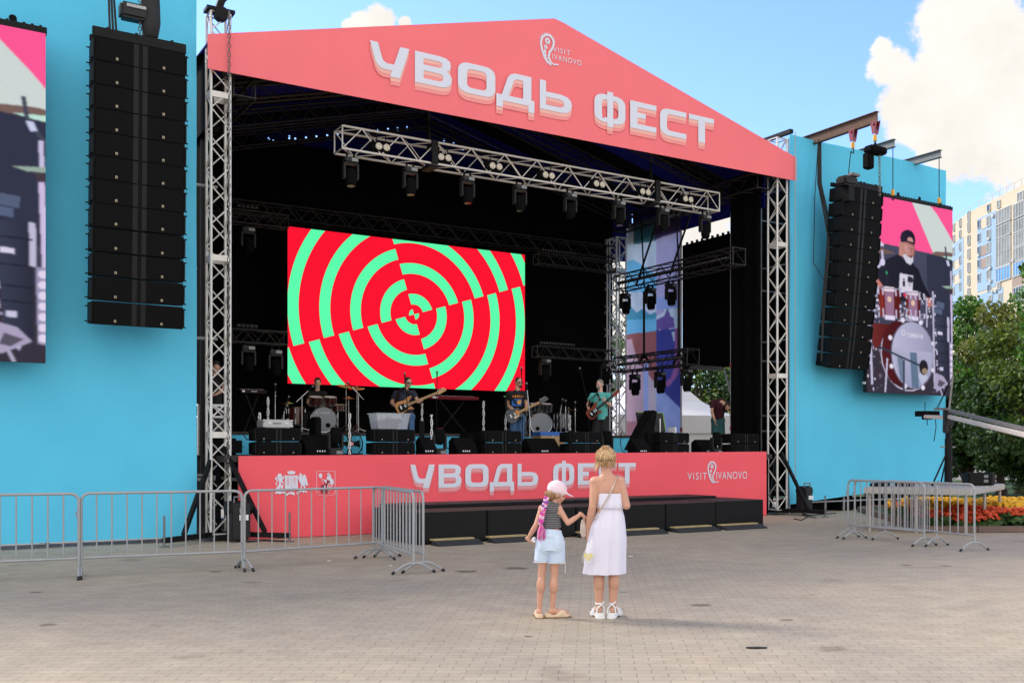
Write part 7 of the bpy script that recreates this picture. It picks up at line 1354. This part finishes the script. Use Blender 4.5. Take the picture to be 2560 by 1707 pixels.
b = MB(); ch_ = f(2318, 1034, 23.4); b.box(ch_, (.5, .2, .12)); b.box(ch_+Vector((.0, 0, -.09)), (.2, .16, .08)); b.cyl(ch_+Vector((-.05, 0, .05)), ch_+Vector((-.05, 0, .26)), .01, n=6); b.cyl(ch_+Vector((.0, 0, -.1)), ch_+Vector((0, 0, -.26)), .01, n=6); b.obj('camera_head', M['blackm'], o, bevel=.012); b = MB(); b.tube([ch_+Vector((.18, 0, -.05)), ch_+Vector((.2, 0, -.3)), ch_+Vector((.17, 0, -.5)), ch_+Vector((.15, 0, -.62))], .01, 5); b.obj('dangling_cable', M['black'], o)

# ================================================================ behind the stage: printed banner, panel, tent
UB = 13.75
cols = {'sky': (.62, .72, .72), 'blue': (.16, .46, .68), 'teal': (.06, .28, .36), 'shaded_teal': (.02, .13, .17), 'terra': (.34, .085, .07), 'pink': (.66, .36, .37), 'dpink': (.42, .16, .17), 'lav': (.36, .4, .62), 'lilac': (.48, .37, .5), 'purple': (.15, .07, .24), 'shaded_purple': (.04, .012, .08), 'deep': (.035, .035, .20), 'rose': (.35, .10, .26), 'peach': (.62, .36, .25), 'hazeblue': (.32, .36, .56), 'cloud': (.78, .7, .6), 'cloudpink': (.7, .45, .43)}
cols = {k: tuple(min(.95, q*1.5+.04) for q in c) for k, c in cols.items()}
vA, zA = up(1702, 560, UB); vB, zB_ = up(1566, 560, UB); ZL, ZH = 1.1, 8.7; rb_ = Raster(90, 330, cols['sky'])
o = thing('printed_banner', 'tall printed banner of colourful shapes seen through the stage opening', 'banner', S(UB, 0), TH)
def pp(c, pts): rb_.poly([((vB-up(x, y, UB)[0])/(vB-vA), (up(x, y, UB)[1]-ZL)/(ZH-ZL)) for (x, y) in pts], cols[c])
pp('sky', [(1566, 545), (1641, 545), (1641, 1110), (1566, 1110)]); pp('cloud', [(1566, 560), (1600, 560), (1590, 640), (1566, 650)]); pp('blue', [(1566, 655), (1585, 650), (1610, 665), (1640, 690), (1640, 735), (1566, 730)]); pp('cloud', [(1580, 735), (1600, 728), (1612, 745), (1590, 760), (1578, 752)]); pp('teal', [(1566, 775), (1580, 768), (1592, 782), (1606, 772), (1625, 786), (1640, 780), (1640, 832), (1566, 836)]); pp('blue', [(1566, 800), (1640, 797), (1640, 830), (1566, 836)])
pp('terra', [(1566, 836), (1641, 827), (1641, 1000), (1566, 1000)]); pp('pink', [(1566, 850), (1580, 848), (1588, 880), (1596, 905), (1641, 960), (1641, 1110), (1566, 1110)]); pp('dpink', [(1566, 1052), (1610, 1052), (1610, 1110), (1566, 1110)]); pp('lav', [(1610, 900), (1621, 905), (1621, 1040), (1614, 1080), (1609, 1080)])
pp('shaded_teal', [(1584, 545), (1641, 545), (1641, 602), (1584, 613)]); pp('lilac', [(1641, 545), (1702, 545), (1702, 700), (1641, 720)]); pp('lilac', [(1641, 700), (1702, 690), (1702, 760), (1641, 790)]); pp('cloud', [(1660, 770), (1680, 750), (1702, 755), (1702, 850), (1660, 860)]); pp('hazeblue', [(1641, 745), (1672, 740), (1702, 750), (1702, 770), (1641, 775)])  # dark teal top piece has the roof's shadow painted into its colour
pp('purple', [(1641, 800), (1650, 795), (1660, 790), (1668, 770), (1676, 790), (1684, 795), (1686, 820), (1641, 825)]); pp('deep', [(1641, 825), (1702, 820), (1702, 1110), (1641, 1110)]); pp('cloud', [(1678, 830), (1690, 828), (1692, 850), (1684, 852)]); pp('rose', [(1686, 822), (1702, 820), (1702, 900), (1692, 940), (1675, 962), (1661, 968), (1661, 956), (1676, 945), (1686, 915)]); pp('cloudpink', [(1621, 940), (1641, 960), (1641, 1110), (1621, 1110)]); pp('hazeblue', [(1641, 962), (1702, 1022), (1702, 1110), (1641, 1110)]); pp('shaded_purple', [(1636, 545), (1702, 545), (1702, 579), (1636, 600)])  # dark purple top piece likewise carries the roof shadow in its colour
rb_.blur(1); rb_.noise(.015, 3, .05)
m = M['gauze'] = bpy.data.materials.new('printed_gauze'); m.use_nodes = True; L = m.node_tree.links; p_ = m.node_tree.nodes['Principled BSDF']; p_.inputs['Roughness'].default_value = .8; at_ = N(m, 'ShaderNodeVertexColor', layer_name='picture'); L.new(at_.outputs[0], p_.inputs['Base Color']); t_ = N(m, 'ShaderNodeBsdfTranslucent'); L.new(at_.outputs[0], t_.inputs[0]); x = N(m, 'ShaderNodeMixShader'); x.inputs[0].default_value = .8; L.new(p_.outputs[0], x.inputs[1]); L.new(t_.outputs[0], x.inputs[2]); L.new(x.outputs[0], m.node_tree.nodes['Material Output'].inputs[0])
me = rb_.mesh('printed_sheet', (0, vB, ZL), (0, vA-vB, 0), (0, 0, ZH-ZL), m); q = bpy.data.objects.new('printed_sheet', me); COL.objects.link(q); q.parent = o
b = MB(); b.bar((.02, vA, ZH), (.02, vB, ZH), .04, .04); b.obj('top_bar', M['galv'], o)
vA, zT_ = up(1706, 614, 14.0); vB, _ = up(1823, 590, 14.0); z0_ = up(1760, 922, 14.0)[1]; o = thing('hanging_panel', 'big black screen back hanging beside the printed banner', 'panel', S(14.0, vB), TH); b = MB(); b.box((.06, (vA-vB)/2, (z0_+zT_)/2), (.12, vA-vB, zT_-z0_)); b.obj('panel_back', M['dark'], o); b = MB()
for k in range(9): b.box((.06, (vA-vB)*(.05+.11*k), zT_+.03), (.06, .05, .1))
b.obj('hanging_bracket', M['black'], o); b = MB(); b.cyl((0, .3, z0_-.05), (0, 1.7, z0_+.1), .06, n=8); b.cyl((0, .2, z0_-.05), (.1, -.15, z0_-1.3), .03, n=6); b.obj('rolled_cover', M['greym'], o)
M['tent'] = mat('white_tent_fabric', (.74, .74, .76), .8, 0, .04, 2, .15, 8)
tc0 = pw(1630, 1126, 40); tc0.z = 0; o = thing('pagoda_tent', 'white pointed pagoda tent behind the stage', 'tent', tc0, R(20)); b = MB(); w = 2.3; n = 10
rings = []
for (z, k) in ((2.3, 1.0), (2.95, 1.0), (3.15, .84), (3.5, .62), (4.1, .4), (5.0, .2), (6.2, .05), (6.6, .01)): rings.append([Vector((sx*w*k, sy*w*k, z)) for (sx, sy) in ((-1, -1), (0, -1), (1, -1), (1, 0), (1, 1), (0, 1), (-1, 1), (-1, 0))])
b.loft(rings); b.obj('canopy', M['tent'], o); b = MB()
for (sx, sy) in ((-1, -1), (1, -1), (1, 1), (-1, 1)): b.cyl((sx*w*.98, sy*w*.98, 0), (sx*w*.98, sy*w*.98, 2.4), .04, n=6)
b.obj('tent_leg', M['galv'], o); b = MB()
for (x0, y0, x1, y1) in ((-w, -w, w, -w), (w, -w, w, w), (w, w, -w, w), (-w, w, -w, -w)): b.bar((x0*.97, y0*.97, 1.2), (x1*.97, y1*.97, 1.2), .03, 2.3)
b.obj('side_wall', M['tent'], o)

# ================================================================ far buildings
M['bcream'] = mat('cream_cladding', (.60, .50, .37), .8, 0, .05, .4); M['bblue'] = mat('blue_cladding', (.30, .43, .60), .8, 0, .06, .4); M['btaupe'] = mat('taupe_cladding', (.33, .25, .21), .8, 0, .06, .4); M['bframe'] = mat('white_window_frame', (.5, .5, .48), .6, 0, .04, 1)
M['glass'] = mat('window_glass', (.24, .25, .25), .5, 0, .6, .35, spec=.25); M['glassblue'] = mat('blue_reflecting_glass', (.08, .26, .62), .1, 0, .4, .5, spec=.8); M['glassdk'] = mat('dark_glass', (.02, .022, .025), .15, 0, .3, .4, spec=.7)
pA, pB_, pC, pD = pw(2352, 0, 248), pw(2420, 0, 226), pw(2443, 0, 221.5), pw(2640, 0, 190); ZB = 52.7
o = thing('apartment_tower', 'tall cream and blue apartment tower beyond the trees at right', 'building', Vector((pC.x, pC.y, 0)))
def fc(p, q_): p = Vector((p.x, p.y, 0))-o.location; q_ = Vector((q_.x, q_.y, 0))-o.location; t = (q_-p).normalized(); return p, t, (q_-p).length, Vector((t.y, -t.x, 0))
faces = {'A': fc(pA, pB_), 'B': fc(pB_, pC), 'C': fc(pC, pD)}
back = [Vector((pD.x+20, pD.y+30, 0)), Vector((pA.x+15, pA.y+30, 0))]; base = [Vector((p.x, p.y, 0))-o.location for p in [pA, pB_, pC, pD]+back]; b = MB(); b.loft([[p+Vector((0, 0, z)) for p in base] for z in (0, ZB)]); b.obj('walls', M['bcream'], o)
b = MB(); b.loft([[p*1.0+Vector((0, 0, z)) for p in base] for z in (ZB+.02, ZB+.6)])
for k in 'ABC':
    p, t, L_, n = faces[k]
    for i in range(int(L_/3)): b.cyl(p+t*(i*3+1)+Vector((0, 0, ZB+.6)), p+t*(i*3+1)+Vector((0, 0, ZB+1.8)), .06, n=5)
    b.bar(p+Vector((0, 0, ZB+1.8)), p+t*L_+Vector((0, 0, ZB+1.8)), .07, .07)
b.obj('roof_parapet', M['bcream'], o)
def onface(k, px, py):
    p, t, L_, n = faces[k]; P_ = p+o.location; x = (px-CX)/F; Y = (P_.x*n.x+P_.y*n.y)/(x*n.x+n.y); Q_ = Vector((x*Y, Y, 0)); return (Q_-P_).dot(t), CZ+(HY-py)/F*Y
def panel(k, x0, y0, x1, y1, m, d=.08, name='cladding_panel'):
    p, t, L_, n = faces[k]; s0, z1 = onface(k, x0, y0); s1, z0 = onface(k, x1, y1); c_ = p+t*((s0+s1)/2)+n*(d/2-.02)+Vector((0, 0, (z0+z1)/2)); b = MB(); b.box(c_, (s1-s0, d+.04, z1-z0), Matrix((t, -n, Vector((0, 0, 1)))).transposed()); return b.obj(name, M[m], o)
def window(k, x0, y0, x1, y1, g='glass', nm=2):
    p, t, L_, n = faces[k]; s0, z1 = onface(k, x0, y0); s1, z0 = onface(k, x1, y1); B = Matrix((t, -n, Vector((0, 0, 1)))).transposed(); c_ = p+t*((s0+s1)/2)+Vector((0, 0, (z0+z1)/2)); b = MB(); w, h = s1-s0, z1-z0; fw = min(.16, w*.1); d = .3
    for i in range(nm+1): b.box(c_+t*(-w/2+w*i/nm)+n*.12, (fw, d, h), B)
    for z in (-h/2, h/2): b.box(c_+Vector((0, 0, z))+n*.12, (w+fw, d-.02, fw), B)
    f_ = b.obj('window', M['bframe'], o); b = MB(); b.box(c_+n*.1, (w-.02, .16, h-.02), B); b.obj('pane', M[g], f_)
panel('C', 2444, 548, 2490, 716, 'bblue'); panel('C', 2444, 738, 2508, 790, 'bblue'); panel('A', 2381, 612, 2409, 790, 'bblue')
for y in (548, 616, 648): panel('C', 2455, y, 2468, y+20, 'btaupe' if y > 560 else 'bcream', .16)
for y in (655, 692): panel('A', 2387, y, 2401, y+14, 'bcream', .16)
panel('C', 2531, 692, 2575, 745, 'btaupe'); panel('C', 2537, 538, 2575, 548, 'btaupe'); panel('C', 2550, 572, 2575, 584, 'btaupe')
for i, y in enumerate((552, 586, 618, 651, 686)): window('C', 2446, y, 2453, y+17, 'glassdk', 1); window('C', 2469, y-9, 2478, y+11, 'glass', 1)
for (x, y) in ((2470, 513), (2495, 504), (2471, 713), (2496, 708), (2475, 740), (2499, 735), (2499, 770)): window('C', x, y, x+7, y+14, 'glassdk' if x in (2470, 2471) else 'glass', 1)
for i, y in enumerate((526, 560, 594, 632, 667)): window('C', 2493, y+4, 2528, y+28, 'glassblue' if i == 4 else 'glass', 5)
for i, y in enumerate((513, 548, 584, 620, 655, 720)): window('C', 2536, y, 2570, y+26, 'glassblue' if i == 4 else ('glassdk' if i == 5 else 'glass'), 5)
window('C', 2546, 484, 2560, 500, 'glass', 2)
for i, y in enumerate((532, 559, 592, 626, 660, 692, 724)): window('A', 2418-.1, y, 2424, y+22, 'glass', 1) if False else window('B', 2421, y-2, 2426, y+20, 'glass', 1)
for i, y in enumerate((556, 584, 615, 648, 682, 714)): window('A', 2384, y+6, 2388, y+20, 'glass', 1); window('A', 2400, y-6, 2404, y+10, 'glass', 1)
for (x, y) in ((2483, 537), (2473, 594), (2447, 636), (2476, 667), (2477, 700), (2534, 648), (2482, 726), (2490, 725)): panel('C', x, y, x+5, y+5, 'bframe', .5, 'air_conditioner')
o = thing('white_building', 'low white building half hidden behind the trees at right', 'building', pw(2440, 1126, 62), R(8)); o.location.z = 0; b = MB(); b.box((1.5, 0, 2.0), (9, 6, 4.0)); b.obj('walls', M['tent'], o); b = MB(); b.box((1.5, 0, 4.12), (9.4, 6.4, .22)); b.obj('roof', M['btaupe'], o); b = MB(); b.box((-.5, -3.0, 1.8), (1.2, .1, 1.4)); b.obj('window', M['glassdk'], o)

# ================================================================ trees
def leafmat(name, c0, c1):
    m = bpy.data.materials.new(name); m.use_nodes = True; b = m.node_tree.nodes['Principled BSDF']; L = m.node_tree.links; g = N(m, 'ShaderNodeNewGeometry'); r = N(m, 'ShaderNodeValToRGB'); r.color_ramp.elements[0].color = c0+(1,); r.color_ramp.elements[1].color = c1+(1,)
    L.new(g.outputs['Random Per Island'], r.inputs[0]); L.new(r.outputs[0], b.inputs['Base Color']); b.inputs['Roughness'].default_value = .55; tl_ = N(m, 'ShaderNodeBsdfTranslucent'); L.new(r.outputs[0], tl_.inputs[0]); x = N(m, 'ShaderNodeMixShader'); x.inputs[0].default_value = .3; L.new(b.outputs[0], x.inputs[1]); L.new(tl_.outputs[0], x.inputs[2]); L.new(x.outputs[0], m.node_tree.nodes['Material Output'].inputs[0]); return m
LM = {'green': leafmat('bright_green_leaves', (.02, .075, .006), (.12, .28, .02)), 'olive': leafmat('olive_leaves', (.03, .075, .008), (.17, .23, .02)), 'dark': leafmat('dark_green_leaves', (.008, .03, .005), (.038, .10, .012)), 'brown': leafmat('yellowing_leaves', (.08, .10, .01), (.24, .25, .03))}
M['bark'] = mat('tree_bark', (.09, .065, .045), .9, 0, .3, 6, .6)
def tree(label, x, y, h, rx, kind, seed, trunk=2.0, n=5200, leaf=.17, squash=1.0, kind2=None):
    rg = np.random.default_rng(seed); o = thing('tree', label, 'tree', (x, y, 0), 0, 'trees around the square'); b = MB(); rn = random.Random(seed); top = Vector((rn.uniform(-.3, .3), rn.uniform(-.3, .3), h*.75)); b.tube([(0, 0, 0), (.1, 0, trunk*.6), (.05, .1, trunk*1.2), top*.8, top], [.24, .19, .16, .1, .03], 8); cz_ = trunk+(h-trunk)/2; rz = (h-trunk)/2
    K = 34; ctr = []
    while len(ctr) < K:
        p = rg.normal(size=3); p /= np.linalg.norm(p); p *= rg.uniform(.35, 1.0)**.6; wz = 1-.25*max(0, p[2]); ctr.append(np.array([p[0]*rx*.85*wz, p[1]*rx*.85*wz, p[2]*rz*.88+cz_]))
    for c in ctr[:16]:
        s0 = Vector((.05, .05, trunk*.8+rn.random()*(h-trunk)*.4)); b.tube([s0, s0.lerp(Vector(c), .5)+Vector((0, 0, .15)), Vector(c)], [.07, .045, .015], 5)
    b.obj('trunk', M['bark'], o, smooth=True); ctr = np.array(ctr); cr_ = rg.uniform(.2, .42, K)*rx; idx = rg.integers(0, K, n); d = rg.normal(size=(n, 3)); d /= np.linalg.norm(d, axis=1)[:, None]; rad = cr_[idx]*rg.uniform(.25, 1.05, n)**.5; pos = ctr[idx]+d*rad[:, None]*np.array([1, 1, .75]); s = leaf*rg.uniform(.6, 1.3, n)
    a = rg.normal(size=(n, 3)); a[:, 2] -= .2; a /= np.linalg.norm(a, axis=1)[:, None]; nn = d*.6+rg.normal(size=(n, 3))*.6+np.array([0, 0, .5]); u_ = np.cross(a, nn); u_ /= np.linalg.norm(u_, axis=1)[:, None]+1e-9
    vs = np.stack([pos-a*s[:, None], pos+u_*s[:, None]*.55, pos+a*s[:, None], pos-u_*s[:, None]*.55], 1).reshape(-1, 3); me = bpy.data.meshes.new('crown'); me.from_pydata(vs.tolist(), [], np.arange(4*n).reshape(n, 4).tolist()); me.materials.append(LM[kind]); mi = np.zeros(n, dtype=np.int32)
    if kind2: me.materials.append(LM[kind2]); mi[rg.random(K)[idx] < .35] = 1
    me.polygons.foreach_set('material_index', mi); q_ = bpy.data.objects.new('crown', me); COL.objects.link(q_); q_.parent = o; return o
def tat(px, Y): return (px-CX)/F*Y, Y
for (lab, px, Y, ytop, rx, kind, seed, trunk, n, leaf, k2) in (
 ('bright green tree just right of the drummer screen, below the apartment tower', 2412, 46, 742, 3.0, 'green', 1, 1.2, 15000, .11, 'dark'),
 ('olive and yellowing tree at the right photo edge', 2548, 40, 700, 2.9, 'olive', 2, .8, 16000, .105, 'brown'),
 ('dark green tree in the gap between the two front trees at right', 2470, 52, 850, 3.4, 'dark', 3, .6, 12000, .13, 'green'),
 ('low dark bushy tree behind the camera jib', 2420, 39, 905, 2.2, 'dark', 4, .3, 13000, .095, 'green'),
 ('low brownish bushy tree behind the hard cases', 2500, 38, 890, 2.3, 'dark', 5, .3, 13000, .095, 'olive'),
 ('shadowy bush at the right photo edge behind the path', 2590, 36, 880, 2.6, 'dark', 6, .2, 13000, .1, 'olive'),
 ('near tree beyond the right photo edge poking one branch in', 2690, 33, 470, 2.0, 'green', 7, 3.0, 7000, .10, 'olive'),
 ('dark tree seen below the black panel behind the stage', 1750, 56, 850, 3.6, 'dark', 8, .5, 12000, .14, 'olive'),
 ('yellow green tree seen behind the bending technician', 1835, 52, 880, 3.2, 'olive', 9, .4, 11000, .13, 'dark'),
 ('dark green tree seen through the rear towers', 1545, 62, 795, 3.2, 'dark', 10, .8, 11000, .14, 'green'),
 ('far tree beyond the right wall edge', 2350, 60, 870, 3.0, 'dark', 11, .4, 8000, .14, None)):
    x, y = tat(px, Y); tree(lab, x, y, CZ+(HY-ytop)/F*Y, rx, kind, seed, trunk, n, leaf, 1, k2)
o = thing('power_cable', 'pair of thin overhead cables crossing before the apartment tower', 'cable', pw(2340, 760, 70)); b = MB()
for k in range(2): b.tube([Vector((0, 0, -k*1.1)), pw(2480, 768+k*20, 68)-o.location-Vector((0, 0, k*.3)), pw(2640, 745+k*50, 66)-o.location], .02, 4)
b.obj('wire', M['black'], o)
